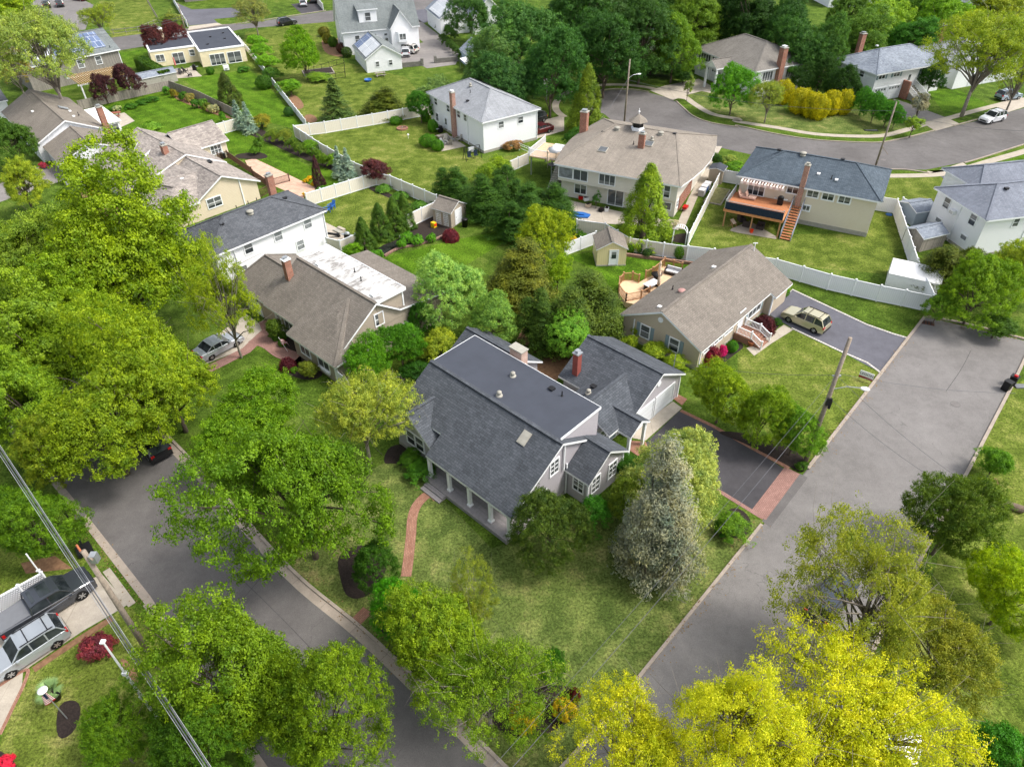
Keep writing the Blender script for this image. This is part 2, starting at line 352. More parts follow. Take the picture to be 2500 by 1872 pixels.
mg_mid = grass('patchy_yard_grass', '#3f5118', '#516121', '#636f2d', '#8c8552', .4)
ma = asphalt('worn_grey_asphalt', '#6a6765', '#7b7876'); ma2 = asphalt('dark_grey_asphalt', '#5a5756', '#6c6968'); mst = asphalt('street_asphalt', '#555251', '#6b6866')
mdr = asphalt('fresh_black_asphalt', '#3e3d40', '#4b494c', None, .3, 0); mdr2 = asphalt('driveway_asphalt', '#55555c', '#63636a', None, .3, 0); mdr3 = asphalt('old_driveway', '#75716f', '#88837f', None, .4, 0)
g = MB(); g.poly([(-2500, -300, 0), (2500, -300, 0), (2500, 4500, 0), (-2500, 4500, 0)]); tag(g.build('ground', mg), None, None, None, 'structure')
def lawn(pts, m, z=.004, name='lawn'): return sheet(name, pts, z, m)
# lawns that differ in colour
lawn([B3(1150, 1000), B3(1420, 1210), C3(0, 1700), C3(800, 1450), C3(2110, 1480), P(1520, 1718), P(1330, 1915), P(1200, 1860), P(890, 1530), P(715, 1385), P(800, 1200)], mg_dry)
lawn([A(650, 860), A(930, 760), A(1330, 700), A(1840, 920), A(1540, 1030), A(960, 1080), A(780, 980)], mg_lush)
lawn([A(1410, 610), A(1560, 590), A(1900, 540), A(1960, 570), A(2100, 700), A(2212, 830), B(440, 970), B(360, 990), A(1860, 890), A(1600, 760)], mg_lush, .008)
lawn([A(920, 410), A(1150, 375), A(1200, 470), A(1000, 520)], mg_lush, .008)
lawn([A(1640, 1060), A(1840, 1000), B(180, 1120), B(480, 1280), B(860, 1350), B(560, 1500), B(280, 1330), B(-100, 1180)], mg_lush, .006)
lawn([B(0, 250), B(620, 160), B(760, 480), B(1240, 600), B(1420, 820), B(500, 960), B(-60, 430)], mg_mid)
lawn([B(390, 1060), B(1445, 890), B(1840, 1240), B(2200, 1170), C(300, 1250), B(1500, 1560), B(1110, 1430), B(600, 1180)], mg_mid, .006)
lawn([B2(500, 320), B2(920, 190), B2(1480, 340), B2(1250, 500), B2(850, 580), B2(600, 480)], mg_mid)
lawn([B2(1000, 740), B2(1600, 590), B2(2000, 510), C2(200, 700), B2(1500, 900), B2(1320, 930)], mg_lush)
lawn([C2(570, 870), C2(1040, 800), C2(1500, 920), C2(1690, 920), C2(1000, 1250), C2(850, 1000)], mg_lush)
lawn([C2(1740, 300), C2(1920, 330), C2(2212, 700), D2(960, 700), D2(1040, 520), D2(1200, 540), D2(1360, 1030), D2(270, 930), C2(1530, 800)], mg_mid, .006)
lawn([C(1490, 740), C(1620, 705), C(2212, 760), D(380, 870), D(900, 840), D(1200, 900), D(1330, 985), D(1130, 1035), D(900, 1035), D(600, 1020), D(0, 925), C(1900, 905), C(1650, 850)], mg_dry, .006)
lawn([D(1470, 700), D(1700, 690), D(1960, 815), D(1620, 910)], mg_lush)
lawn([D2(1130, 270), D2(1570, 260), D2(1680, 330), D2(1540, 480), D2(1130, 420)], mg_mid)
lawn([D2(1840, 210), D2(2212, 90), D2(2300, 230), D2(1960, 270)], mg_lush)
lawn([C3(1900, 150), D3(440, 20), D3(1110, 355), D3(850, 720), D3(500, 1100), D3(330, 950), D3(0, 500)], mg_mid)
lawn([D3(2115, 430), D3(2700, 300), P(2900, 1500), P(2400, 2100), P(2100, 1950), D3(1780, 1070)], mg_mid, .006)
lawn([A3(0, 1380), A3(300, 1400), A3(700, 1420), A4(600, 100), A4(0, 330), A4(-300, 350)], mg_mid)
lawn([A4(240, 810), A4(870, 410), A4(1000, 330), A4(1350, 760), A4(1600, 1100), A4(1600, 1700), A4(-100, 1700), A4(100, 1100)], mg_mid)
lawn([A(760, 10), A(1130, 0), A(1230, 190), A(1240, 260), A(860, 300), A(830, 150)], mg_mid)
# near left street (runs up-left) and right dead-end road
S1a, S1b = P(-330, 480), P(348, 1467); 
left_kerb = [P(-420, 420), P(0, 1026) * .4 + P(0, 1026) * .6, P(177, 1245), P(348, 1467), P(437, 1606), P(640, 1900), P(800, 2150)]
right_kerb = [P(-300, 330), P(60, 700), P(329, 985), P(509, 1172), P(707, 1391), P(888, 1543), P(1094, 1739), P(1179, 1824), P(1245, 1888), P(1290, 1915), P(1330, 1908), P(1372, 1880), P(1516, 1714), P(1791, 1372), P(1868, 1275)]
east_kerb_l = [P(1968, 1153), P(2154, 913)]
east_full_l = [P(2154, 913), P(2218, 830), P(2260, 776)]
east_r = [P(2560, 760), P(2499, 873), P(2469, 936), P(2363, 1139), P(2200, 1440), P(2040, 1750), P(1890, 2050), P(1820, 2200)]
road1 = left_kerb + [P(1820, 2200)] + east_r[::-1][1:] + [P(2500, 832), P(2294, 782), P(2260, 776)] + east_full_l[:1] + [P(1868, 1275), P(1516, 1714), P(1372, 1880), P(1330, 1908), P(1290, 1915), P(1245, 1888)] + right_kerb[:8][::-1]
sheet('street', road1, .012, mst)
east = [P(1516, 1714), P(1868, 1275), P(1968, 1153), P(2154, 913), P(2260, 776), P(2294, 782), P(2500, 832), P(2560, 850), P(2499, 873), P(2469, 936), P(2363, 1139), P(2200, 1440), P(2040, 1750), P(1890, 2050), P(1560, 2040), P(1380, 1890)]
sheet('road', east, .016, ma)
strip('kerb', right_kerb[:-1] + [P(1862, 1283)], .22, 0, .13, 'kerb', 1)
strip('gutter', [P(-300, 330), P(60, 700), P(329, 985), P(509, 1172), P(707, 1391), P(888, 1543), P(1094, 1739), P(1179, 1824), P(1245, 1884)], .62, .012, .02, 'kerb', -1)
strip('kerb', [P(1975, 1147), P(2154, 913), P(2218, 830), P(2260, 776)], .26, 0, .13, 'kerb', 1, sm=False)
strip('kerb', [P(2260, 776), P(2294, 780), P(2380, 798), P(2500, 830), P(2600, 860)], .26, 0, .13, 'kerb', 1)
strip('kerb', [P(2600, 690), P(2499, 873), P(2469, 936), P(2363, 1139), P(2200, 1440), P(2040, 1750), P(1890, 2050)], .26, 0, .13, 'kerb', 1, sm=False)
strip('kerb', [P(350, 1480), P(437, 1612), P(640, 1900)], .2, 0, .13, 'kerb', 1, sm=False)
strip('gutter', left_kerb[:6], .55, .012, .02, 'kerb', 1, sm=False)
strip('pavement', [A4(755, 110), A4(960, 345)], .55, 0, .03, 'walk', 0, sm=False)
strip('pavement', [A4(820, 60), A4(1020, 330)], .5, 0, .035, 'walk', 0, sm=False)
# darker patched apron outside the main driveway
sheet('driveway', [D3(480, 1125), D3(545, 1155), D3(255, 1540), D3(190, 1490)], .020, ma2)
sheet('driveway', [C3(1180, 900), C3(1450, 640), C3(1700, 760), D3(60, 900), D3(365, 1090), D3(115, 1405), C3(1780, 1260), C3(1400, 1080)], .020, mdr)
strip('driveway', [D3(425, 1100), D3(160, 1450)], 1.25, .02, .026, 'paverp', 0, sm=False)
strip('driveway', [C3(1460, 640), C3(1700, 755), D3(70, 905), D3(400, 1085)], .35, .02, .028, 'paver', 0, sm=False)
strip('driveway', [C3(1450, 1090), C3(1780, 1275), D3(200, 1470)], .35, .02, .028, 'paverp', 0, sm=False)
sheet('driveway', [C3(1130, 760), C3(1400, 570), C3(1470, 620), C3(1190, 870), C3(1080, 850)], .024, M['apron'])
sheet('path', [C3(1060, 870), C3(1190, 880), C3(1210, 930), C3(1130, 990), C3(1040, 930)], .028, M['paver'])
sheet('path', [C3(1390, 540), C3(1430, 510), C3(1510, 550), C3(1470, 600)], .022, M['paver'])
sheet('bare_ground', [C3(240, 0), C3(520, 100), C3(640, 200), C3(520, 380), C3(480, 440), C3(280, 300), C3(180, 120)], .01, M['soil'])
# tan house driveway with belgian-block edge
dw = [D2(320, 1225), D2(425, 1130), D2(1000, 1400), D2(1320, 1500), D3(1320, 95), D3(1120, 355), D3(800, 185), D3(430, 10), D2(380, 1400), D2(230, 1310)]
sheet('driveway', dw, .020, mdr2)
M['block'] = brick('pale_edging_blocks', '#c9c5bd', '#b8b3aa', '#8d8a84', .25, .3, .03)
strip('driveway_edging', [D2(330, 1225), D2(425, 1130), D2(1000, 1400), D2(1200, 1470), D2(1320, 1505)], .22, 0, .05, 'block', 0, sm=False)
strip('driveway_edging', [D3(420, 5), D3(800, 185), D3(1000, 270), D3(1118, 358)], .22, 0, .05, 'block', 0, sm=False)
sheet('path', [D2(360, 1400), D2(430, 1440), D2(270, 1540), D2(130, 1640), D2(70, 1580), D2(160, 1540)], .024, M['walk'])
# front path of the main house
strip('path', [B3(1480, 1290), B3(1400, 1290), B3(1320, 1370), B3(1285, 1470), B3(1275, 1600), B4(1250, 20), B4(1235, 110)], .75, .006, .03, 'paver')
strip('path', [B4(940, 370), B4(850, 460)], .8, .006, .03, 'paver', sm=False)
sheet('path', [B3(1370, 1240), B3(1440, 1210), B3(1530, 1290), B3(1450, 1340)], .034, M['paver'])
# cul-de-sac behind
cds = [C(870, 880), C(740, 840), C(690, 790), C(720, 740), C(830, 705), C(950, 693), C(1100, 697), C(1200, 712), C(1340, 750), C(1420, 785), C(1480, 840), C(1560, 905), C(1700, 955), C(1900, 985), D(0, 975), D(300, 1040), D(600, 1085), D(900, 1103), D(1100, 1105), D(1250, 1080), D(1400, 1045), D(1530, 1010), D(1820, 940), D(2212, 835), D(2700, 700), D(2800, 950), D(2212, 1110), D(1900, 1210), D(1740, 1255), D(1460, 1310), D(1128, 1312), D(600, 1300), D(0, 1170), C(1690, 1125), C(1300, 1120), C(1000, 1000)]
sheet('road', cds, .012, ma2)
strip('kerb', [C(740, 840), C(700, 790), C(730, 740), C(830, 703), C(950, 691), C(1100, 695), C(1215, 713)], .2, 0, .12, 'kerb', 1)
strip('kerb', [C(1420, 783), C(1480, 838), C(1560, 903), C(1700, 953), C(1900, 983), D(0, 973), D(300, 1038), D(600, 1083), D(900, 1101), D(1100, 1103), D(1250, 1078), D(1400, 1043), D(1530, 1008)], .2, 0, .12, 'kerb', 1)
strip('kerb', [D(1670, 975), D(1820, 935), D(1980, 892)], .2, 0, .12, 'kerb', 1)
strip('kerb', [D(2700, 960), D(2212, 1113), D(1900, 1213), D(1745, 1258)], .2, 0, .12, 'kerb', 1)
strip('kerb', [D(1480, 1337), D(1300, 1310), D(1120, 1308)], .2, 0, .12, 'kerb', 1)
strip('pavement', [C(560, 905), C(500, 850), C(500, 790), C(560, 730), C(680, 680), C(820, 660), C(1000, 655), C(1200, 675), C(1350, 715), C(1480, 745), C(1560, 800), C(1700, 880), C(1900, 920), D(0, 938), D(300, 985), D(600, 1035), D(900, 1052), D(1120, 1048), D(1280, 1010), D(1450, 960), D(1660, 905), D(1840, 855), D(2212, 760)], 1.25, .008, .024, 'walk')
strip('pavement', [D(1120, 1358), D(1400, 1355), D(1600, 1340), D(1800, 1290), D(2000, 1230), D(2212, 1170), D(2600, 1050)], 1.3, .008, .024, 'walk')
sheet('driveway', [C(1220, 700), C(1330, 665), C(1600, 610), C(1720, 680), C(1690, 720), C(1620, 705), C(1490, 740), C(1530, 775), C(1440, 760), C(1400, 775), C(1330, 745)], .028, M['apron'])
sheet('driveway', [D(1200, 760), D(1290, 790), D(1620, 912), D(1440, 960), D(1280, 920)], .02, mdr3)
sheet('driveway', [D(1440, 960), D(1620, 912), D(1720, 960), D(1530, 1012)], .03, M['apron'])
sheet('driveway', [D(1980, 820), D(2212, 755), D(2300, 800), D(2090, 868)], .03, M['apron'])
sheet('driveway', [D(1740, 1255), D(1800, 1300), D(1600, 1345), D(1460, 1320), D(1480, 1340)], .03, M['apron'])
sheet('driveway', [D(1570, 1365), D(1840, 1312), D(1960, 1380), D(1900, 1440), D(1700, 1450)], .02, mdr2)
sheet('driveway', [C(390, 930), C(560, 890), C(560, 1010), C(300, 1085), C(260, 1000)], .02, M['apron'])
sheet('driveway', [C(1700, 1130), C(1780, 1130), C(1690, 1280), C(1600, 1290)], .02, M['apron'])
strip('path', [C2(1690, 180), C2(1600, 330), C2(1550, 430), C2(1450, 660)], 1.1, .01, .03, 'walk', sm=False)
# streets far behind
sheet('road', [A(800, 300), A(1700, 190), B(0, 185), B(620, 88), B(1190, 15), B(1600, -50), B(1900, -90), B(1950, -20), B(1420, 80), B(1210, 105), B(640, 172), B(0, 222), A(1500, 295), A(900, 395), A(820, 380)], .012, ma2)
strip('kerb', [A(1460, 238), A(1700, 200), B(0, 178), B(620, 84)], .2, 0, .12, 'kerb', 1)
sheet('parking_area', [A(200, 60), A(280, 0), A(640, 0), A(720, 40), A(660, 230), A(420, 265), A(250, 100)], .014, ma)
sheet('driveway', [A(1350, 20), A(1480, 75), A(1850, 60), A(1870, 130), A(1650, 150), A(1680, 180), A(1460, 200), A(1420, 130)], .014, mdr2)
sheet('driveway', [A(1450, 235), A(1460, 205), A(1680, 178), A(1720, 195)], .02, M['apron'])
sheet('driveway', [B(350, 35), B(480, 20), B(540, 15), B(600, 88), B(430, 108)], .02, mdr)
sheet('driveway', [B(1225, 150), B(1330, 150), B(1660, 400), B(1620, 500), B(1400, 530), B(1340, 500), B(1190, 480), B(1180, 370), B(1370, 330), B(1280, 250)], .02, mdr3)
sheet('driveway', [B(1220, 95), B(1430, 65), B(1500, 130), B(1380, 180), B(1240, 150)], .02, mdr2)
# left part: drives, patios, beds
sheet('driveway', [A2(1730, 1280), A2(1900, 1160), A2(2080, 1290), A2(1850, 1440), A2(1500, 1580), A2(1440, 1500)], .02, M['apron'])
strip('driveway', [A2(2040, 1210), B2(170, 1280), B2(120, 1330), A2(1900, 1440), A2(1500, 1640)], 1.2, .012, .03, 'paverp', sm=False)
strip('path', [B2(60, 1345), B2(180, 1390), B2(280, 1460), B2(400, 1500)], 1.6, .012, .034, 'paverp')
sheet('driveway', [A4(-300, 700), A4(200, 260), A4(760, 110), A4(960, 345), A4(640, 530), A4(240, 800), A4(-200, 1150)], .02, M['apron'])
sheet('path', [A4(-150, 950), A4(180, 830), A4(170, 960), A4(0, 1320), A4(-200, 1500)], .022, M['walk'])
strip('path', [A4(-60, 990), A4(200, 830), A4(190, 930), A4(110, 1100), A4(0, 1330)], .22, .012, .03, 'paver')
strip('bare_ground', [A4(260, 830), A4(480, 680), A4(760, 500), A4(870, 430)], .5, .004, .016, 'soil')
sheet('driveway', [A(330, 1290), A(440, 1270), A(560, 1370), A(380, 1430), A(0, 1560), A(-60, 1440)], .014, mdr3)
sheet('path', [A(620, 1480), A(760, 1470), A(900, 1590), A(1000, 1640), A(700, 1700)], .014, M['paver'])
sheet('patio', [A(800, 900), A(960, 870), A(1040, 935), A(930, 985), A(870, 1010), A(800, 960)], .02, M['apron'])
sheet('patio', [A(1270, 560), A(1480, 520), A(1560, 590), A(1330, 610)], .02, M['walk'])
sheet('patio', [A(1890, 1240), B(70, 1225), B(540, 1450), B(520, 1490), B(440, 1530), B(180, 1420), B(20, 1290)], .02, M['pavert'])
sheet('patio', [B2(590, 440), B2(690, 490), B2(850, 570), B2(740, 620), B2(620, 560)], .02, M['apron'])
sheet('patio', [B(1490, 1040), B(1560, 1040), B(1700, 1130), B(1510, 1170)], .02, M['walk'])
sheet('patio', [C2(1850, 660), C2(1990, 600), D2(300, 720), D2(300, 740), D2(0, 690), C2(1840, 675)], .02, M['walk'])
sheet('patio', [C2(600, 440), C2(1000, 530), C2(1460, 600), C2(1440, 670), C2(1300, 640), C2(620, 610)], .018, M['apron'])
def closed(pts):
    q = [Vector((p[0], p[1], 0)) for p in pts]; n = len(q); out = []
    for i in range(n):
        a, b, c = q[i - 1], q[i], q[(i + 1) % n]
        for t in (0, .25, .5, .75): out.append(((a + b) / 2) * (1 - t) ** 2 + b * 2 * t * (1 - t) + ((b + c) / 2) * t * t)
    return out
def bed(pts, mat='mulch'): pts = closed(pts); return sheet('planting_bed', pts, .03, M[mat])
bed([B3(1050, 1060), B3(1150, 1040), B3(1280, 1100), B3(1400, 1160), B3(1440, 1020), B3(1300, 900), B3(1100, 900)])
bed([B4(690, -60), B4(740, 180), B4(780, 270), B4(870, 290), B4(1000, 230), B4(1090, 60), B4(1090, -60), B4(900, -150)])
bed([B4(1000, 480), B4(1060, 560), B4(1180, 560), B4(1150, 450)])
bed([C4(-40, 1150), C4(50, 1300), C4(200, 1370), C4(400, 1340), C4(620, 1220), C4(690, 1140), C4(640, 1000), C4(540, 930), C4(200, 1000)])
bed([C3(1700, 800), D3(0, 800), D3(150, 850), D3(380, 900), D3(560, 1040), D3(510, 1130), D3(380, 1060), D3(60, 890)])
bed([C3(1740, 1480), C3(1850, 1380), C3(1950, 1410), C3(2010, 1500), C3(2000, 1600), C3(1850, 1640)])
bed([C3(1560, 340), C3(1640, 250), C3(1900, 90), C3(1960, 150), C3(1880, 200), C3(1640, 400)])
bed([D2(100, 1380), D2(220, 1300), D2(370, 1400), D2(180, 1500)])
bed([B2(170, 1330), B2(330, 1330), B2(420, 1400), B2(440, 1600), B2(300, 1480)])
bed([B3(240, 300), B3(300, 350), B3(480, 420), B3(640, 360), B3(420, 180), B3(360, 180)])
bed([B2(1010, 640), B2(1180, 590), B2(1360, 440), B2(1480, 380), B2(1640, 560), B2(1440, 600), B2(1180, 660), B2(1060, 720)])
bed([B2(920, 190), B2(1010, 170), B2(1280, 330), B2(1460, 330), B2(1420, 370), B2(1270, 350), B2(1100, 260)])
bed([A(1330, 760), A(1340, 710), A(1830, 920), A(1760, 920), A(1560, 850)], 'soil')
bed([A(1840, 1000), A(1960, 960), B(260, 1080), B(560, 1240), B(860, 1340), B(800, 1390), B(640, 1300), B(440, 1230), B(300, 1160), B(100, 1070)])
bed([C2(1050, 840), C2(1320, 880), C2(1500, 900), C2(1500, 930), C2(1200, 880), C2(1050, 860)])
bed([C2(1290, 740), C2(1430, 700), C2(1530, 690), C2(1510, 780), C2(1400, 760)])
bed([C(1700, 1270), C(1880, 1240), C(1930, 1330), C(1770, 1310)])
bed([A4(440, 1070), A4(640, 1060), A4(600, 1300), A4(430, 1400)])
bed([A4(-200, 1350), A4(100, 1500), A4(160, 1640), A4(-200, 1700)])
bed([B(580, 290), B(760, 300), B(790, 450), B(640, 430), B(590, 380)], 'soil')
bed([B(320, 740), B(390, 730), B(470, 830), B(380, 855)], 'soil'); bed([B(440, 890), B(520, 880), B(570, 940), B(470, 955)], 'soil')
bed([A(1830, 1230), A(2090, 1230), A(2030, 1170), A(1800, 1190)])
bed([D3(1930, 1140), D3(2020, 1170), D3(2010, 1230), D3(1950, 1220)], 'soil')
bed([A4(900, 730), A4(1000, 760), A4(1090, 920), A4(1050, 960)], 'soil')
sheet('bare_ground', [A3(160, 1500), A3(420, 1440), A3(560, 1540), A3(200, 1580)], .01, M['soil'])
for k, (a_, b_) in enumerate(((D3(1800, 180), D3(1610, 490)), (P(1700, 1850), P(1990, 1400)), (P(470, 1300), P(960, 1800)), (P(690, 1330), P(560, 1500)), (D(1450, 1040), D(1840, 1200)))): strip('road_seam', [a_, (a_ + b_) / 2 + Vector((.25, .1, 0)), b_], .05, .0165 if k in (0, 1) else .0125, .018 if k in (0, 1) else .014, plain('tar_seam', '#4a4848', .8, .2))
sheet('pond', [B2(1020, 650), B2(1150, 600), B2(1180, 650), B2(1070, 695)], .036, M['water'])
for x, y in ((2420, 935), (1655, 985)): pass
# ---------------------------------------------------------------- house parts
def roof(par, faces, mats=('dark', 'trim'), t=.2, name='roof', cap=True):
    """faces: lists of 3D points of the top surface; makes shingled top, white fascia and soffit"""
    key = lambda p: (round(p[0], 3), round(p[1], 3), round(p[2], 3))
    V = {}; vs = []; F = []
    for f in faces:
        pts = [Vector(p) for p in f]; n = Vector((0, 0, 0))
        for i in range(len(pts)): n += pts[i].cross(pts[(i + 1) % len(pts)])
        if n.z < 0: pts = pts[::-1]; n = -n
        idx = []; n.normalize()
        for p in pts:
            k = key(p)
            if k not in V: V[k] = len(vs); vs.append(p)
            idx.append(V[k])
        if max(abs((p - pts[0]).dot(n)) for p in pts) > .02 and len(pts) < 6: F += [[idx[0], idx[i], idx[i + 1]] for i in range(1, len(idx) - 1)]
        else: F.append(idx)
    E = {}; NS = {}
    for f in F:
        nn = (vs[f[1]] - vs[f[0]]).cross(vs[f[2]] - vs[f[1]]).normalized()
        for i in range(len(f)): E[(f[i], f[(i + 1) % len(f)])] = 1; NS[(f[i], f[(i + 1) % len(f)])] = nn
    b = MB()
    for f in F: b.poly([vs[i] for i in f], 0)
    dz = Vector((0, 0, -t))
    for f in F: b.poly([vs[i] + dz for i in f][::-1], 1)
    for (i, j) in E:
        if (j, i) not in E:
            b.poly([vs[j], vs[i], vs[i] + dz, vs[j] + dz], 1)
    o = b.build(name, mats, par)
    if cap:
        c = MB(); n = 0
        for (i, j) in E:
            if (j, i) in E and i < j and (vs[i] - vs[j]).length > .8 and NS[(i, j)].dot(NS[(j, i)]) < .985: 
                up = Vector((0, 0, .02)); c.bar(vs[i] + up, vs[j] + up, .3, .05); n += 1
        if n: c.build('ridge_cap', mats[0], o)
    return o
def gable_faces(x0, x1, y0, y1, ze, zr, axis='x', c=None, ze2=None):
    ze2 = ze if ze2 is None else ze2
    if axis == 'x':
        c = (y0 + y1) / 2 if c is None else c
        return [[(x0, y0, ze), (x1, y0, ze), (x1, c, zr), (x0, c, zr)], [(x1, y1, ze2), (x0, y1, ze2), (x0, c, zr), (x1, c, zr)]]
    c = (x0 + x1) / 2 if c is None else c
    return [[(x0, y1, ze), (x0, y0, ze), (c, y0, zr), (c, y1, zr)], [(x1, y0, ze2), (x1, y1, ze2), (c, y1, zr), (c, y0, zr)]]
def hip_faces(x0, x1, y0, y1, ze, zr, rx0, rx1, cy=None):
    cy = (y0 + y1) / 2 if cy is None else cy; a, b = (rx0, cy, zr), (rx1, cy, zr)
    return [[(x0, y0, ze), (x1, y0, ze), b, a], [(x1, y1, ze), (x0, y1, ze), a, b], [(x0, y1, ze), (x0, y0, ze), a], [(x1, y0, ze), (x1, y1, ze), b]]
def walls(par, x0, x1, y0, y1, z1, mat, gable=None, zr=None, c=None, z0=0, name='wall'):
    b = MB(); b.box(x0, x1, y0, y1, z0, z1)
    if gable == 'x':       # ridge along x: triangular ends at x0 and x1
        c = (y0 + y1) / 2 if c is None else c
        for x, s in ((x0, -1), (x1, 1)):
            q = [(x, y0, z1), (x, y1, z1), (x, c, zr)]; b.poly(q if s > 0 else q[::-1])
        k = .02; b.poly([(x0, y0, z1 + k), (x1, y0, z1 + k), (x1, c, zr), (x0, c, zr)]); b.poly([(x1, y1, z1 + k), (x0, y1, z1 + k), (x0, c, zr), (x1, c, zr)])
    if gable == 'y':
        c = (x0 + x1) / 2 if c is None else c
        for y, s in ((y0, 1), (y1, -1)):
            q = [(x0, y, z1), (x1, y, z1), (c, y, zr)]; b.poly(q if s > 0 else q[::-1])
    return b.build(name, mat, par)
PC = {}
def proto(key, fn):
    """first use builds the part, later uses copy it with its children"""
    if key not in PC: PC[key] = fn(); return PC[key]
    return copy_tree(PC[key])
def put(o, par, x, y, z, ang):
    o.parent = par; o.location = (x, y, z); o.rotation_euler = (0, 0, R(ang - 90)); return o
# every opening is modelled with its outside towards local +Y; ang = direction the wall faces
def win(par, x, y, ang, z, w=1., h=1.2, nx=1, ny=2, pane='glass', shutters=None, name='window', tw=.11):
    def mk():
        b = MB(); e = .07
        b.box(-w / 2 - tw, w / 2 + tw, -.02, e, -tw, 0); b.box(-w / 2 - tw, w / 2 + tw, -.02, e, h, h + tw)
        b.box(-w / 2 - tw, -w / 2, -.02, e, 0, h); b.box(w / 2, w / 2 + tw, -.02, e, 0, h)
        for i in range(1, nx): u = -w / 2 + w * i / nx; b.box(u - .035, u + .035, -.02, e - .02, 0, h)
        for j in range(1, ny): v = h * j / ny; b.box(-w / 2, w / 2, -.02, e - .025, v - .025, v + .025)
        f = b.build(name, 'trim')
        MB().box(-w / 2, w / 2, -.02, .02, 0, h).build('pane', pane, f)
        if shutters:
            for s in (-1, 1):
                c = s * (w / 2 + tw + .22); MB().box(c - .19, c + .19, -.02, .045, -tw, h + tw).build('shutter', shutters, f)
        return f
    return put(proto(('win', w, h, nx, ny, pane, shutters, name), mk), par, x, y, z, ang)
def door(par, x, y, ang, z, w=.95, h=2.05, mat='trim', glass=True, name='door'):
    def mk():
        b = MB(); b.box(-w / 2 - .1, -w / 2, -.02, .06, 0, h + .1, 1); b.box(w / 2, w / 2 + .1, -.02, .06, 0, h + .1, 1); b.box(-w / 2, w / 2, -.02, .06, h, h + .1, 1)
        b.box(-w / 2, w / 2, -.02, .025, 0, h, 0); o = b.build(name, [mat, 'trim'])
        if glass: MB().box(-w * .3, w * .3, .0, .035, h * .45, h * .9).build('pane', 'glass', o)
        MB().box(w * .34, w * .4, .02, .08, .95, 1.05).build('handle', 'metal', o)
        return o
    return put(proto(('door', w, h, mat, glass), mk), par, x, y, z, ang)
def slider(par, x, y, ang, z, w=2., h=2.05, n=2):
    return win(par, x, y, ang, z, w, h, n, 1, name='sliding_door')
def gdoor(par, x, y, ang, z=.05, w=2.6, h=2.2, lights=True, mat='garage'):
    def mk():
        b = MB(); b.box(-w / 2 - .12, -w / 2, -.02, .08, 0, h + .12, 1); b.box(w / 2, w / 2 + .12, -.02, .08, 0, h + .12, 1); b.box(-w / 2, w / 2, -.02, .08, h, h + .12, 1)
        b.box(-w / 2, w / 2, -.02, .03, 0, h, 0)
        o = b.build('garage_door', [mat, 'trim'])
        if lights:
            k = MB()
            for i in range(4): u = -w / 2 + w * (i + .5) / 4; k.box(u - w * .085, u + w * .085, 0, .04, h * .78, h * .92)
            k.build('pane', 'glass', o)
        return o
    return put(proto(('gdoor', w, h, lights, mat), mk), par, x, y, z, ang)
def chimney(par, x, y, z0, z1, w=.7, d=.5, mat='brick', cap='cap', pot='metal'):
    o = MB().box(-w / 2, w / 2, -d / 2, d / 2, z0, z1).build('chimney', mat, par, loc=(x, y, 0))
    MB().box(-w / 2 - .07, w / 2 + .07, -d / 2 - .07, d / 2 + .07, z1, z1 + .1).build('chimney_cap', cap, o)
    if pot: 
        b = MB(); b.box(-w * .25, w * .25, -d * .25, d * .25, z1 + .1, z1 + .3); b.box(-w * .36, w * .36, -d * .36, d * .36, z1 + .3, z1 + .34); b.build('flue', pot, o)
    return o
def vent(par, x, y, z, kind='turbine'):
    def mk():
        b = MB()
        if kind == 'dome': b.lathe((0, 0, 0), [(.36, -.1), (.36, .04), (.2, .1), (.2, .2), (.42, .24), (.4, .34), (.2, .42), (0.02, .44)], 14); return b.build('roof_vent', 'cap', smooth=True)
        if kind == 'turbine': b.lathe((0, 0, 0), [(.3, -.08), (.26, .04), (.13, .06), (.13, .2), (.2, .24), (.2, .34), (.1, .42), (.02, .43)], 12); return b.build('roof_vent', 'cap', smooth=True)
        if kind == 'pipe': b.lathe((0, 0, 0), [(.12, -.1), (.12, .02), (.05, .04), (.05, .45), (.045, .46)], 8); return b.build('vent_pipe', 'black')
        if kind == 'white': b.box(-.18, .18, -.2, .2, -.05, .12); return b.build('roof_vent', 'white')
        b.box(-.2, .2, -.2, .2, -.05, .14); b.box(-.25, .25, -.28, .12, .14, .17); return b.build('roof_vent', 'black')
    o = proto(('vent', kind), mk); o.parent = par; o.location = (x, y, z); return o
def skylight(par, x, y, z, slope, w=.7, d=1., axis='y', mat='glass'):
    """slope in degrees, rising along +axis"""
    o = MB().box(-w / 2, w / 2, -d / 2, d / 2, -.02, .1).build('skylight', 'cap', par, loc=(x, y, z))
    MB().box(-w / 2 + .07, w / 2 - .07, -d / 2 + .07, d / 2 - .07, .1, .12).build('pane', mat, o)
    o.rotation_euler = (R(slope), 0, 0) if axis == 'y' else (0, -R(slope), 0)
    return o
def downspout(par, x, y, z, zb=.1):
    return MB().box(x - .05, x + .05, y - .05, y + .05, zb, z).build('downspout', 'trim', par)
def corner(par, x, y, z, zb=0):
    return MB().box(x - .07, x + .07, y - .07, y + .07, zb, z).build('corner_board', 'trim', par)
def found(par, x0, x1, y0, y1, h=.35): return MB().box(x0 - .03, x1 + .03, y0 - .03, y1 + .03, 0, h).build('foundation', 'cap', par)
def louver(par, x, y, ang, z, r=.25):
    b = MB(); b.lathe((0, 0, 0), [(r, -.02), (r, .05), (r * .8, .06), (.01, .06)], 16); o = b.build('louvre', 'trim', par)
    o.location = (x, y, z); o.rotation_euler = (R(-90), 0, R(ang - 90)); return o
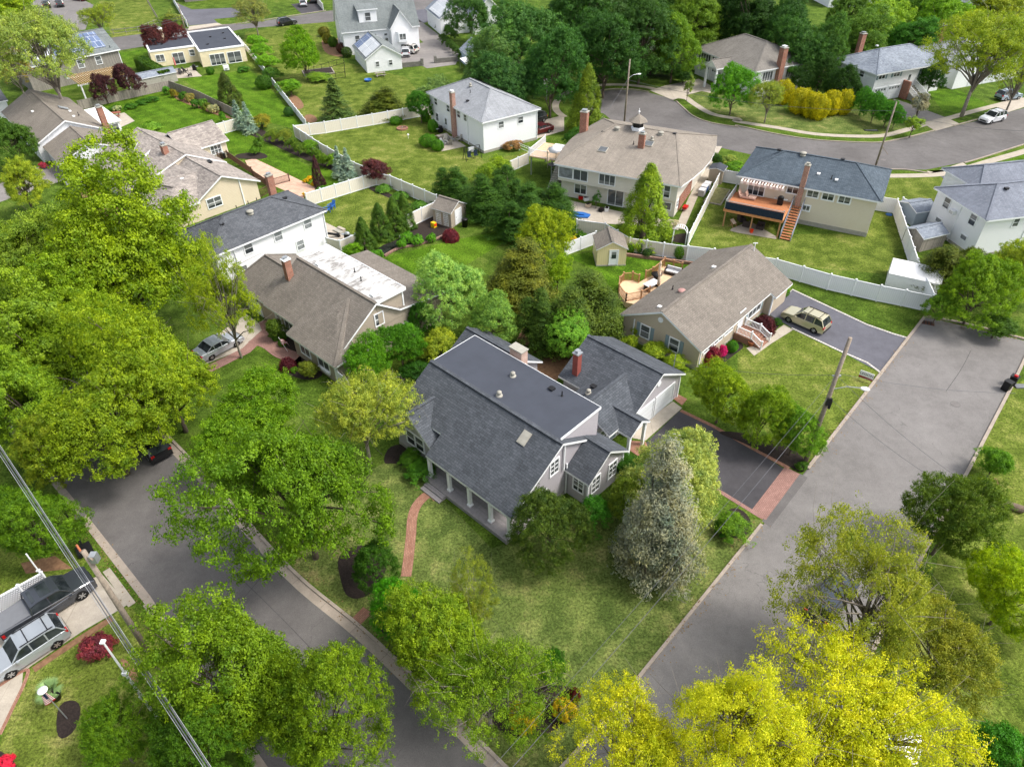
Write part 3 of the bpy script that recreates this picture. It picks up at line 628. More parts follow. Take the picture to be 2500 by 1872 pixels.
def rail(par, pts, z, h=.95, mat='trim', post=.1, name='railing', gap=.14, endposts=True):
    b = MB()
    for a, c in zip(pts, pts[1:]):
        a3 = Vector((a[0], a[1], z if len(a) < 3 else a[2])); c3 = Vector((c[0], c[1], z if len(c) < 3 else c[2])); L = (c3 - a3).length; n = max(1, int(L / gap))
        b.bar(a3 + Vector((0, 0, h)), c3 + Vector((0, 0, h)), .09, .05); b.bar(a3 + Vector((0, 0, .1)), c3 + Vector((0, 0, .1)), .05, .05)
        for i in range(1, n): q = a3.lerp(c3, i / n); b.box(q.x - .02, q.x + .02, q.y - .02, q.y + .02, q.z + .1, q.z + h)
    o = b.build(name, mat, par)
    for a in pts:
        zz = z if len(a) < 3 else a[2]; pb = MB().box(-post / 2, post / 2, -post / 2, post / 2, 0, h + .12).box(-post * .7, post * .7, -post * .7, post * .7, h + .12, h + .17)
        q = proto(('rp', post, h, mat), lambda: pb.build('post', mat)); q.parent = o; q.location = (a[0], a[1], zz)
    return o
def solarpanel(par, faces_origin, u, v, nx, ny, mat='solar'):
    b = MB(); o = Vector(faces_origin); u, v = Vector(u), Vector(v); n = u.cross(v).normalized() * .1
    if n.z < 0: n = -n
    b.poly([o + n, o + n + u, o + n + u + v, o + n + v]); b.poly([o + n, o + n + v, o + v, o]); b.poly([o + n + u, o + n, o, o + u]); b.poly([o + n + u + v, o + n + u, o + u, o + u + v]); b.poly([o + n + v, o + n + u + v, o + u + v, o + v])
    ob = b.build('solar_panel', mat, par); 
    if ob.data.polygons[0].normal.z < 0: ob.data.flip_normals()
    return ob
def steps(par, x, y, ang, w, n, rise=.17, run=.3, mat='cap', name='steps'):
    b = MB()
    for i in range(n): b.box(-w / 2, w / 2, -.01, run * (n - i), rise * i, rise * (i + 1) - (.001 if i < n - 1 else 0))
    return put(b.build(name, mat), par, x, y, 0, ang)
# ---------------------------------------------------------------- houses
# main house: x runs along the porch, y towards the back
h = root('house', 'grey house with charcoal roof, flat upper roof and white columned porch in the middle', 'house', (-6.9, 39.0), -44)
zr = 6.2; sl = (zr - 2.8) / 5.35
roof(h, [[(-5.0, 0, 2.8) if 0 else (0.25, -.15, 2.7), (9.5, -.15, 2.7), (9.5, 5.35, zr), (-4.9, 5.35, zr), (-4.9, 1.6, 2.8 + 1.6 * sl), (.25, 1.6, 2.8 + 1.6 * sl)],
          [(-4.9, 5.35, zr), (9.5, 5.35, zr), (9.5, 9.0, 4.15), (9.5, 11.0, 2.75), (-4.9, 11.0, 2.75)]], t=.22)
roof(h, [[(-4.9, .45, 2.85), (-4.9, 4.2, 2.85), (-2.4, 4.2, 4.95), (-2.4, .45, 4.95)], [(.25, .45, 2.85), (-2.4, .45, 4.95), (-2.4, 4.2, 4.95), (.25, 4.2, 2.85)]], name='front_gable_roof')
MB().box(-4.75, 9.0, 5.2, 10.3, 6.02, 6.2).build('flat_roof', 'darkroll', h)
b = MB(); b.box(-4.79, -4.75, 5.6, 10.34, 6.0, 6.22); b.box(9.0, 9.05, 5.6, 10.34, 6.0, 6.22); b.box(-4.75, 9.0, 10.3, 10.34, 6.0, 6.22); b.build('roof_edge', 'trim', h)
MB().box(-4.82, 9.08, 5.16, 5.46, 6.2, 6.27).build('ridge_cap', 'dark', h)
walls(h, -4.6, 9.2, 2.3, 10.1, 2.8, 'lav', 'x', 6.0, 5.35)
MB().box(-4.6, 8.93, 5.5, 10.2, 2.8, 6.02).build('dormer_wall', 'lav', h)
walls(h, -4.6, 0., .9, 2.3, 2.85, 'lav', None, name='front_room_wall')
MB().poly([(-4.6, .9, 2.85), (0, .9, 2.85), (-2.35, .9, 4.7)]).build('gable_wall', 'lav', h)
found(h, -4.6, 9.2, 2.3, 10.1); found(h, -4.6, 0, .9, 2.3)
MB().prism([(.02, -.55), (9.35, -.55), (9.35, 2.28), (.02, 2.28)], .05, .42).build('porch_floor', 'greydeck', h)
steps(h, 1.7, .1 - .65, -90, 2.2, 2, .14, .38, 'greydeck', 'porch_steps')
for x in (.45, 2.7, 4.95, 7.2, 9.1):
    b = MB(); b.box(-.13, .13, -.13, .13, .42, 2.62).box(-.19, .19, -.19, .19, .42, .6).box(-.17, .17, -.17, .17, 2.5, 2.62)
    o = proto('col1', lambda: b.build('porch_column', 'trim')); o.parent = h; o.location = (x, .02, 0)
MB().box(.3, 9.3, -.14, .1, 2.5, 2.66).build('porch_beam', 'trim', h)
MB().box(1.2, 1.45, 1.9, 2.1, .42, 1.1).build('porch_chair', 'wicker', h)
win(h, -2.85, .9, -90, 1.15, .95, 1.35); win(h, -1.75, .9, -90, 1.15, .95, 1.35); louver(h, -2.35, .9, -90, 3.75)
for x in (3.3, 6.6, 8.2): win(h, x, 2.3, -90, 1.2, 1., 1.3)
door(h, 4.9, 2.3, -90, .42)
win(h, 9.2, 4.75, 0, 3.35, .85, 1.35, 2, 3); win(h, 9.2, 3.4, 0, 1.0, .9, 1.3, 2, 3)
downspout(h, 9.32, 5.75, 5.9, 3.0); downspout(h, 9.32, 9.4, 3.4); corner(h, 9.2, 2.3, 2.8)
skylight(h, 6.6, 4.35, 2.8 + 4.35 * sl, 32.4, .75, 1.1, mat='cap')
vent(h, 1.5, 8.5, 6.2, 'turbine'); vent(h, 2.4, 6.0, 6.25, 'turbine'); vent(h, 4.9, 9.4, 6.2, 'box'); vent(h, 6.0, 9.3, 6.2, 'pipe')
# rear wing, left of centre
roof(h, gable_faces(-8.3, -.8, 10.35, 14.8, 2.85, 4.2), name='rear_roof'); walls(h, -8.0, -1.1, 10.3, 14.4, 2.8, 'lav', 'x', 4.0, 12.57, name='rear_wall')
win(h, -1.1, 11.7, 0, 1.2, .8, 1.1)
chimney(h, -.3, 11.1, 2.5, 6.6, 1.35, .75, brick('pinkish_brick', '#9a7468', '#ab8779', '#c9bcb0'), 'cap', None)
# right bump-out with two windows
roof(h, gable_faces(9.22, 11.6, 6.0, 11.0, 2.8, 4.6, c=8.4), name='side_roof'); walls(h, 9.2, 11.3, 6.3, 10.6, 2.75, 'lav', 'x', 4.3, 8.4, name='side_wall')
win(h, 11.3, 9.3, 0, 1.05, .9, 1.5, 2, 3); win(h, 11.3, 7.2, 0, 1.05, .9, 1.5, 2, 3); win(h, 10.4, 6.3, -90, 1.1, .9, 1.4, 2, 3); corner(h, 11.3, 10.6, 2.8); corner(h, 11.3, 6.3, 2.8)
downspout(h, 9.3, 6.15, 3.4)
# link and garage wing
roof(h, [[(4.0, 11.2, 2.8), (4.0, 14.6, 2.8), (6.7, 16.9, 4.3), (6.7, 11.2, 4.3)], [(9.5, 11.2, 2.8), (6.7, 11.2, 4.3), (6.7, 16.9, 4.3), (9.5, 14.6, 2.8)]], name='link_roof')
MB().box(4.3, 8.3, 10.1, 15, 0, 2.78).build('link_wall', 'lav', h)
roof(h, gable_faces(1.4, 9.5, 14.4, 22.3, 2.65, 4.95), name='garage_roof'); walls(h, 1.7, 9.2, 14.8, 21.9, 2.6, 'lav', 'x', 4.72, name='garage_wall')
gdoor(h, 9.2, 16.6, 0, .05, 2.5, 2.15, False); gdoor(h, 9.2, 19.6, 0, .05, 2.7, 2.15, False); louver(h, 9.2, 18.35, 0, 3.7, .27); corner(h, 9.2, 21.9, 2.6); corner(h, 9.2, 14.8, 2.6)
roof(h, [[(8.0, 12.3, 2.7), (10.8, 12.3, 2.7), (10.8, 13.65, 3.6), (7.2, 13.65, 3.6)], [(10.8, 15.0, 2.7), (8.4, 15.0, 2.7), (7.2, 13.65, 3.6), (10.8, 13.65, 3.6)]], name='portico_roof')
for y in (12.6, 14.7):
    b = MB(); b.box(-.12, .12, -.12, .12, 0, 2.6); o = proto('pc', lambda: b.build('portico_column', 'trim')); o.parent = h; o.location = (10.5, y, 0)
door(h, 8.3, 13.4, 0, .2, .95, 2.05, 'slateblue'); win(h, 8.3, 12.0, 0, .9, .8, 1.2)
chimney(h, 2.7, 15.3, 2.5, 5.3, .55, .55, plain('red_painted_brick', '#864840', .85, .12, 12), 'metal', 'metal')
vent(h, 5.6, 13.3, 3.75, 'turbine'); vent(h, 5.3, 14.4, 3.6, 'box')
# tan ranch with gable end towards the camera
h = root('house', 'tan ranch house with long brown gable roof and shuttered gable windows', 'house', (17.5, 51.7), 46.8)
roof(h, [[(-.1, -.1, 2.6), (13.4, -.1, 2.6), (13.4, -.75, 2.3), (17.2, -.75, 2.3), (17.2, 4.6, 4.95), (-.1, 4.6, 4.95)], [(17.2, 9.3, 2.5), (-.1, 9.3, 2.5), (-.1, 4.6, 4.95), (17.2, 4.6, 4.95)]], ('brown', 'trim'))
walls(h, .3, 16.9, .3, 8.9, 2.5, 'tan', 'x', 4.7); MB().box(13.4, 16.9, -.45, .28, 0, 2.3).build('garage_wall', 'tan', h); found(h, .3, 13.3, .3, 8.9, .3)
win(h, .3, 3.0, 180, 1., .95, 1.35, 1, 2, shutters='slateblue'); win(h, .3, 6.3, 180, 1., .95, 1.35, 1, 2, shutters='slateblue'); louver(h, .3, 4.8, 180, 3.75, .28); downspout(h, .22, 7.6, 2.6); downspout(h, .2, .1, 2.5)
for x in (1.9, 3.8, 5.8): win(h, x, .3, -90, 1.5, 1.5, .65, 2, 1)
win(h, 11.1, .3, -90, .95, 2.6, 1.35, 3, 1, shutters='slateblue'); door(h, 8.2, .3, -90, .75)
gdoor(h, 16.9, 2.2, 0); corner(h, 13.4, -.45, 2.3)
o = MB().box(7.2, 9.2, -1.5, .27, 0, .72).build('stoop', 'paver', h); steps(h, 8.2, -1.5, -90, 1.7, 4, .17, .28, 'paver', 'stoop_steps')
rail(h, [(7.3, .1, .72), (7.3, -1.5, .72), (7.3, -2.7, .1)], .72, .8); rail(h, [(9.1, .1, .72), (9.1, -1.5, .72), (9.1, -2.7, .1)], .72, .8)
vent(h, 1.2, 5.6, 4.4, 'white'); vent(h, 11.0, 5.5, 4.5, 'white'); vent(h, 5.6, 6.9, 3.8, 'pipe')
b = MB(); b.lathe((0, 0, 0), [(.28, -.1), (.28, .05), (.42, .08), (.38, .16), (.02, .2)], 14); o = b.build('roof_vent', plain('faded_red_metal', '#a8807a', .6, .1), h, True, (4.9, 5.5, 4.45))
# brown colonial with the white coated flat roof
h = root('house', 'taupe house with brown shingle roof and a big white patched flat roof section', 'house', (-16.0, 50.1), 46.5)
zr = 6.2; s4 = (zr - 2.9) / 4.9
roof(h, [[(1.1, 13.6, 2.9), (1.1, .8, 2.9), (6.0, .8, zr), (6.0, 13.6, zr)], [(8.6, .8, 4.3), (8.6, 13.6, 4.3), (6.0, 13.6, zr), (6.0, .8, zr)], [(14.5, .8, 3.5), (14.5, 13.6, 3.5), (8.6, 13.6, 4.3), (8.6, .8, 4.3)]], ('brown', 'trim'))
roof(h, [[(0, 7.9, 2.55), (0, 0, 2.55), (3.7, 4.0, 4.95)], [(0, 0, 2.55), (2.1, 0, 2.75), (5.2, 4.0, 5.75), (3.7, 4.0, 4.95)], [(0, 7.9, 2.55), (3.7, 4.0, 4.95), (5.2, 4.0, 5.75), (2.0, 7.9, 3.5)]], ('brown', 'trim'), name='front_hip_roof')
roof(h, [[(1.3, 20, 2.8), (1.3, 13.6, 2.8), (4.9, 13.6, 5.2), (4.9, 18.2, 5.2)], [(9.2, 13.6, 2.8), (9.2, 20, 2.8), (4.9, 18.2, 5.2), (4.9, 13.6, 5.2)], [(9.2, 20, 2.8), (1.3, 20, 2.8), (4.9, 18.2, 5.2)]], ('brown', 'trim'), name='side_roof')
MB().box(6.1, 9.5, .9, 13.4, 6.02, 6.24).build('flat_roof', 'whiteroof', h)
b = MB(); b.box(9.5, 9.58, .82, 13.48, 5.98, 6.3); b.box(6.1, 9.5, .82, .9, 5.98, 6.3); b.box(6.1, 9.5, 13.4, 13.48, 5.98, 6.3); b.build('roof_edge', 'trim', h)
MB().box(6.2, 9.3, 1.15, 13.2, 3.2, 6.02).build('dormer_wall', 'taupe', h)
for x, y in ((6.6, 2.), (6.5, 10.6)): MB().box(x - .22, x + .22, y - .3, y + .3, 6.24, 6.42).build('roof_hatch', 'white', h)
vent(h, 8.1, 6.8, 6.24, 'pipe'); vent(h, 7.5, 5.0, 6.24, 'pipe')
walls(h, 1.6, 14.1, 1.2, 13.3, 2.8, 'taupe', None)
b = MB(); b.poly([(1.6, 1.2, 2.8), (14.1, 1.2, 2.8), (14.1, 1.2, 3.4), (8.6, 1.2, 4.15), (6.0, 1.2, 6.0)]); b.build('gable_wall', 'taupe', h)
MB().box(.4, 3.5, .4, 7.5, 0, 2.5).build('front_wall', 'taupe', h); MB().box(1.7, 8.8, 13.3, 19.6, 0, 2.75).build('garage_wall', 'taupe', h)
win(h, 6.3, 1.2, -90, 3.5, .9, 1.25); win(h, 5.0, 1.2, -90, .9, .9, 1.2); win(h, 9.5, 1.2, -90, .9, .9, 1.2)
win(h, .4, 5.6, 180, .9, 1.5, 1.2, 2, 1); win(h, .4, 2.6, 180, .9, 1.7, 1.1, 2, 1); MB().box(.2, .38, 1.7, 3.5, .55, .8).build('window_box', 'trim', h); win(h, 1.6, 9.7, 180, .8, 2.2, 1.4, 3, 1); door(h, 1.6, 12., 180, .2)
gdoor(h, 1.7, 17, 180); corner(h, 9.3, 1.15, 6, 4.2)
chimney(h, 4.2, 12.7, 3.5, 7.0, .7, .6, 'brick', 'trim', 'metal'); downspout(h, .35, .35, 2.5)
# white two-storey with dark hip roof
h = root('house', 'white two-storey house with dark grey hip roof, behind the brown colonial', 'house', (-31.6, 66.4), 47)
roof(h, hip_faces(0, 14.8, 0, 8.1, 4.9, 6.9, 4.2, 10.2), ('dark2', 'trim')); walls(h, .4, 14.4, .4, 7.7, 4.85, 'vinyl'); found(h, .4, 14.4, .4, 7.7, .4)
for x in (4.3, 8.1, 12.1): win(h, x, .4, -90, 3.45, .95, 1.1, pane='glassb' if x > 5 else 'glass')
win(h, 10.6, .4, -90, 1.3, .9, 1.1, pane='glassb'); win(h, 3.0, .4, -90, 1.2, 1., 1.1); slider(h, .4, 2.4, 180, 2.7, 2.2, 1.9, 3); downspout(h, 2.6, .33, 4.8); downspout(h, 14.35, .33, 4.8)
chimney(h, 12.6, 7.9, 0, 7.6, .8, .6, 'brick', 'cap'); vent(h, 6.8, 3.0, 6.4, 'dome'); vent(h, 3.3, 3.1, 6.3, 'box'); vent(h, 11.6, 3.4, 6.4, 'box')
for x in (6.1, 7.6, 8.7): vent(h, x, 4.5, 6.7, 'pipe')
# rambling tan house with mottled roof
h = root('house', 'rambling tan house with mottled pinkish-grey roof of many ridges and a garage', 'house', (-39.4, 84.2), -44)
roof(h, gable_faces(-12, -.7, -.2, 9, 2.6, 4.9, c=3.9), ('mottled', 'trim')); walls(h, -12, -1.1, .2, 8.6, 2.55, 'beige', 'x', 4.7, 3.9)
roof(h, [[(-25, -4.8, 2.6), (-10, -4.8, 2.6), (-10, 3.9, 5.3), (-25, 3.9, 5.3)], [(-10, 9.2, 2.6), (-25, 9.2, 2.6), (-25, 3.9, 5.3), (-10, 3.9, 5.3)]], ('mottled', 'trim'), name='garage_roof'); walls(h, -24.5, -10.2, -4.4, 8.8, 2.55, 'beige', 'x', 5.1, 3.9, name='garage_wall')
roof(h, [[(-10.6, -5.6, 2.6), (-.6, -4.4, 2.6), (-3.6, -1.2, 4.2), (-7.2, -2.6, 4.2)], [(-10.6, -5.6, 2.6), (-7.2, -2.6, 4.2), (-5.6, 2.6, 4.35), (-10.6, 2.2, 4.4)], [(-.6, -4.4, 2.6), (-.6, .2, 2.62), (-4.6, 2.4, 4.1), (-5.6, 2.6, 4.35), (-7.2, -2.6, 4.2), (-3.6, -1.2, 4.2)]], ('mottled', 'trim'), name='front_hip_roof')
MB().prism([(-10.2, -5.0), (-1.0, -4.0), (-1.0, .3), (-10.2, .3)], 0, 2.55).build('front_wall', 'beige', h)
roof(h, gable_faces(-25.4, -17.6, 6.6, 13.8, 2.6, 4.6, 'y'), ('mottled', 'trim'), name='rear_roof'); walls(h, -25, -18, 8, 13.4, 2.55, 'beige', 'y', 4.4, name='rear_wall')
win(h, -1.1, 2.2, 0, 1.1, 1.9, 1.2, 2, 2); corner(h, -1.05, 6.2, 3.6); win(h, -18, 11.6, 0, 1., 1.6, 1.2, 3, 2)
gdoor(h, -21.0, -4.4, -90, .05, 2.7); gdoor(h, -17.4, -4.4, -90, .05, 2.7)
chimney(h, -13.5, 2.6, 3.5, 6.0, .9, .7, 'brick', 'cap'); vent(h, -5.2, .6, 4.2, 'white'); vent(h, -7.8, 6, 4.1, 'box'); vent(h, -8.6, 6.2, 4.0, 'box')
for x in (-20.5, -16.6):
    y = .2; MB().poly([(x, y, 4.05), (x + 1.3, y + .1, 4.08), (x + .15, y + 1.6, 4.85)]).build('gablet_trim', 'trim', h)
# white gable house, brown roof
h = root('house', 'white house with faded brown stepped gable roofs and brick chimney, at the left', 'house', (-71.0, 104.7), 41)
roof(h, gable_faces(-.2, 10.4, -.2, 20.4, 2.7, 5.3, 'y'), ('rust', 'trim')); walls(h, .2, 10, .2, 20, 2.65, 'vinyl', 'y', 5.1)
roof(h, gable_faces(.8, 10.2, -9.4, -.3, 2.4, 4.4, 'y'), ('rust', 'trim'), name='garage_roof'); walls(h, 1.2, 9.8, -9, .1, 2.35, 'vinyl', 'y', 4.2, name='garage_wall')
chimney(h, 10.5, .9, 0, 5.8, .8, 1.0, 'brick', 'cap'); win(h, .2, 4, 180, 1., 2.2, 1.1, 3, 1)
MB().box(10.3, 13.2, 3.5, 12.5, 0, 2.3).build('sunroom_wall', 'vinyl', h); MB().prism([(10.1, 3.2), (13.5, 3.2), (13.5, 12.8), (10.1, 12.8)], 2.32, 2.45).build('sunroom_roof', 'white', h); win(h, 11.9, 3.5, -90, .6, 1.9, 1.4, 2, 1)
for x, y, k in ((7.2, 4, 'white'), (7.5, 7, 'white'), (3, 11, 'white'), (8.2, 5.4, 'pipe')): vent(h, x, y, 4.35 if k == 'white' else 4., k)
b = MB().box(-.7, .7, -.5, .5, 0, .12); b.build('skylight', 'metal', h, loc=(7.1, 9.0, 4.45)).rotation_euler = (0, R(26), 0)
b = MB().tube([(5, -6, 4.1), (5, -6, 5.2)], .05, 8); b.build('vent_pipe', 'brown', h)
# weathered shingle cottage with solar roof
h = root('house', 'weathered grey shingled house with solar panels on its roof, behind the timber pergola', 'house', (-83.5, 144.8), 44)
roof(h, gable_faces(-9, 8.9, -.3, 12, 4.5, 7.4), ('grnr', 'trim')); walls(h, -8.6, 8.5, .1, 11.6, 4.45, 'weather', 'x', 7.1)
for k in range(4): solarpanel(h, (-2.6 + k * 2.4, 1.0, 4.5 + 1.3 * .47), (2.25, 0, 0), (0, 4.3, 4.3 * .47), 1, 1)
for k in range(2): solarpanel(h, (-7.6 + k * 2.4, 1.0, 4.5 + 1.3 * .47), (2.25, 0, 0), (0, 4.3, 4.3 * .47), 1, 1, 'solarw')
win(h, 4.4, .1, -90, 2.6, 1, 1.3); win(h, 1., .1, -90, 2.6, 1, 1.3); vent(h, 7.4, .6, 4.9, 'pipe'); vent(h, -2, 4, 6.4, 'dome'); corner(h, 8.5, .1, 4.4)
# flat-roofed cream house
h = root('house', 'cream stucco house with dark flat roof edged in white, beside two purple trees', 'house', (-73.0, 154.3), 27)
for nm, x0, x1, y0, y1 in (('wall', 0, 9.0, 0, 10), ('wall', 9.0, 18.0, -4.9, 12.4)):
    MB().box(x0, x1, y0, y1, 0, 2.95).build(nm, 'stucco', h); MB().box(x0 + .25, x1 - .25, y0 + .25, y1 - .25, 2.95, 3.0).build('flat_roof', 'darkroll', h)
    b = MB(); b.box(x0 - .08, x1 + .08, y0 - .08, y0 + .24, 2.9, 3.2); b.box(x0 - .08, x1 + .08, y1 - .24, y1 + .08, 2.9, 3.2); b.box(x0 - .08, x0 + .24, y0 + .24, y1 - .24, 2.9, 3.2); b.box(x1 - .24, x1 + .08, y0 + .24, y1 - .24, 2.9, 3.2); b.build('parapet', 'trim', h)
for x, y in ((13, 6), (15.5, 3), (3, 5), (11.5, 0), (16, 8)): vent(h, x, y, 3.0, 'box')
win(h, 1.7, 0, -90, 1, 1.5, 1.2, 2, 1); slider(h, 5.2, 0, -90, .1, 2.1, 2.05, 2); win(h, 8.0, 0, -90, 1.3, .9, 1.1); slider(h, 12.2, -4.9, -90, .1, 2.8, 2., 3); slider(h, 15.6, -4.9, -90, .1, 2.6, 2., 2)
chimney(h, 3.6, 8.6, 2.9, 5.2, .9, .8, 'stucco', 'trim', 'metal')
# white cape with dormer and gabled wing
h = root('house', 'tall white cape house with grey-green roof, boxy dormer and bay-windowed gable', 'house', (-34.5, 161.0), 18.5)
roof(h, gable_faces(-.3, 16.5, -.4, 11.5, 4.6, 10.6), ('grnr', 'trim')); walls(h, 0, 16.2, 0, 11.1, 4.6, 'vinyl', 'x', 10.2)
MB().box(3.9, 7.7, .9, 6.5, 5.2, 8.4).build('dormer_wall', 'vinyl', h); roof(h, [[(3.6, .6, 8.4), (8., .6, 8.4), (8., 7.2, 9.5), (3.6, 7.2, 9.5)]], ('grnr', 'trim'), name='dormer_roof'); win(h, 5.8, .9, -90, 6.2, 1.1, 1.5)
MB().box(9.8, 14.2, -2.6, 1, 0, 5.0).poly([(9.8, -2.6, 5), (14.2, -2.6, 5), (12, -2.6, 8.2)]).build('wing_wall', 'vinyl', h)
roof(h, gable_faces(9.5, 14.5, -2.9, 5.2, 4.9, 8.4, 'y'), ('grnr', 'trim'), name='wing_roof')
MB().prism([(10.7, -2.58), (11.1, -3.3), (12.9, -3.3), (13.3, -2.58)], 2.4, 4.4).build('bay', 'trim', h); win(h, 12, -3.3, -90, 2.9, 1.3, 1.1, 2, 1); win(h, 12, -2.6, -90, .8, .9, 1.0)
for x in (2.9, 6.5): win(h, x, 0, -90, 2.2, .9, 1.5)
win(h, 9.0, 0, -90, 2.8, .6, .8); door(h, 9.1, 0, -90, 1.0)
for y, z in ((3, 2.), (6.5, 2.), (4.6, 5.6), (7., 5.6)): win(h, 0, y, 180, z, .8, 1.2)
# its garage
h = root('garage', 'white detached garage with solar panels on its left roof slope, beside the tall white cape', 'garage', (-28.0, 148.3), 22)
roof(h, gable_faces(-.3, 7.5, -.3, 11.2, 2.6, 5.0, 'y'), ('grnr', 'trim')); walls(h, 0, 7.2, 0, 10.9, 2.6, 'vinyl', 'y', 4.8)
for k in range(3): solarpanel(h, (.15, .3 + k * 3.5, 2.6 + .45 * .615), (3.2, 0, 3.2 * .615), (0, 3.3, 0), 1, 1, 'solar' if k == 2 else 'solarw')
win(h, 2.2, 0, -90, 1, .65, .9); win(h, 4.9, 0, -90, 1, .65, .9)
# far white house with solar at the top edge
h = root('house', 'small white house with pale solar roof by the big trees, cut by the top edge', 'house', (-12.1, 178), 20)
roof(h, gable_faces(-3.6, 4.0, -.3, 12, 3.4, 6.0, 'y'), ('bgrey', 'trim')); walls(h, -3.3, 3.6, 0, 11.6, 3.4, 'vinyl', 'y', 5.8); roof(h, gable_faces(3.6, 11.4, -3, 9, 3.8, 7.6, 'y'), ('bgrey', 'trim'), name='wing_roof'); walls(h, 4, 11, -2.6, 8.6, 3.8, 'vinyl', 'y', 7.4, name='wing_wall')
solarpanel(h, (-3.3, .5, 3.65), (3.3, 0, 2.25), (0, 9, 0), 1, 1, 'solarw')
win(h, -2, 0, -90, 1, .8, 1.2); win(h, .5, 0, -90, 1, .8, 1.2); win(h, 6, -2.6, -90, 1.2, 1, 1.4)
# curved tan-roofed house with cupola
h = root('house', 'long cream house with tan hip roof, white cupola, two chimneys and two skylights', 'house', (6.2, 90.0), -26.6)
def swell(x0, x1, y0, y1, ze, zr, r0, r1, cy):
    fs = hip_faces(x0, x1, y0, y1, ze, zr, r0, r1, cy)[:2]; n = 6
    for (ex, rx) in ((x0, r0), (x1, r1)):
        s = -1 if ex == x0 else 1; pts = [(ex + s * 1.3 * math.sin(math.pi * i / n), y0 + (y1 - y0) * i / n, ze + .0 * i) for i in range(n + 1)]
        for i in range(n): fs.append([pts[i], pts[i + 1], (rx, cy, zr)])
    return fs
roof(h, swell(-.2, 16.9, -.2, 18.5, 4.9, 7.1, 4.2, 12.8, 11.2), ('tan2', 'trim'))
MB().box(.2, 16.4, .4, 18, 2.5, 4.85).build('wall', 'ivory', h); MB().box(.4, 16.2, 1.2, 17.5, 0, 2.5).build('lower_wall', 'ivory', h); MB().box(16.2, 16.32, 3, 9, .2, 2.3).build('brick_facing', 'brick', h)
win(h, 1.3, .4, -90, 3.0, 1.9, 1.35, 1, 1, 'glassb'); win(h, 3.4, .4, -90, 3.0, 1.9, 1.35, 2, 1); win(h, 7.1, .4, -90, 3.1, 2.1, 1.3, 3, 1); win(h, 15.1, .4, -90, 2.9, .7, 1.5)
slider(h, 8.2, 1.2, -90, .1, 2.1, 2.05, 2); win(h, 15.1, 1.2, -90, .9, 1.1, .9, 1, 1); win(h, 3.2, 1.2, -90, .8, 1.6, 1.2, 2, 1); win(h, 16.2, 2.2, 0, 1, .7, .9)
c = MB(); c.lathe((7.4, 10.9, 0), [(.95, 6.6), (.95, 7.15), (.8, 7.2), (.75, 7.25), (.75, 7.9), (.98, 7.95), (.98, 8.02)], 6); o = c.build('cupola', 'trim', h)
MB().lathe((7.4, 10.9, 0), [(.77, 7.3), (.77, 7.85)], 6).build('louvre', 'black', o); MB().lathe((7.4, 10.9, 0), [(1.35, 8.03), (1.35, 8.1), (.75, 8.5), (.08, 8.95)], 6).build('cupola_roof', 'tan2', o); MB().tube([(7.4, 10.9, 8.9), (7.4, 10.9, 9.7)], .05, 6).lathe((7.4, 10.9, 9.15), [(.02, 0), (.14, .05), (.14, .2), (.02, .25)], 8).build('finial', 'white', o)
chimney(h, 9.4, 6.6, 5.3, 8.0, .8, .6, 'brick', 'cap'); chimney(h, -.6, 11.4, 3.5, 8.0, 1.0, .9, 'brick', 'cap')
sk = (7.1 - 4.9) / 11.4
for x, y in ((4.8, 4.6), (10.1, 7.6)): skylight(h, x, y, 4.9 + (y + .2) * sk + .03, math.degrees(math.atan(sk)), 1.2, 1.2)
vent(h, 4.9, 9.7, 6.85, 'dome'); vent(h, 10.9, 10.2, 6.95, 'dome'); vent(h, 8.2, 7.0, 6.3, 'pipe'); vent(h, 12.6, 11, 7, 'box'); vent(h, 3.2, 8.9, 6.5, 'box'); vent(h, 10.2, 8.6, 6.7, 'turbine')
d = MB().box(-6.4, .1, 5.5, 11, 2.7, 2.85).build('deck', 'deck', h); rail(d, [(-6.4, 11, 2.85), (-6.4, 5.5, 2.85), (-.4, 5.5, 2.85)], 2.85, 1.0, 'trim', .12)
for x, y in ((-6.2, 5.7), (-6.2, 10.8), (-3, 5.7), (-3, 10.8)): MB().box(x - .08, x + .08, y - .08, y + .08, 0, 2.7).build('deck_post', 'metal', d)
steps(d, -1.6, 5.4, -90, 1.0, 12, .22, .27, 'cap', 'deck_stairs')
MB().box(-4.8, -2.8, 9.8, 11.2, 2.86, 2.9).build('awning_mat', 'white', d)
# dark-blue-roofed house with the big deck
h = root('house', 'cream raised house with blue-black hip roof, striped awning and tall timber deck', 'house', (29.0, 85.4), -28.6)
roof(h, hip_faces(-.1, 17.1, -.1, 10.5, 4.9, 7.0, 4.4, 13.0), ('slate', 'trim')); walls(h, .4, 16.6, .4, 10, 4.85, 'cream'); found(h, .4, 16.6, .4, 10, .55)
slider(h, 2.55, .4, -90, 2.62, 2.0, 2.0, 3)
for x in (6.9, 9.3, 11.1, 13.0): win(h, x, .4, -90, 3.75, 1.25, .85, 2, 1, tw=.16)
win(h, 9.0, .4, -90, 1.9, .75, .6, 2, 1, tw=.16); chimney(h, 7.9, .15, 0, 7.6, .6, .5, 'brickw', 'cap', 'cap')
aw = MB(); 
for k in range(15): aw.prism([(.7 + k * .36, -1.0), (.7 + k * .36 + .18, -1.0), (.7 + k * .36 + .18, .38), (.7 + k * .36, .38)], 4.62, 4.66, k % 2)
for k in range(15): aw.box(.7 + k * .36, .7 + k * .36 + .36, -1.04, -1.0, 4.36 , 4.68, k % 2)
aw.build('awning', [plain('awning_cream', '#e6ddd6', .8, .05), plain('awning_pink', '#cbb4aa', .8, .05)], h)
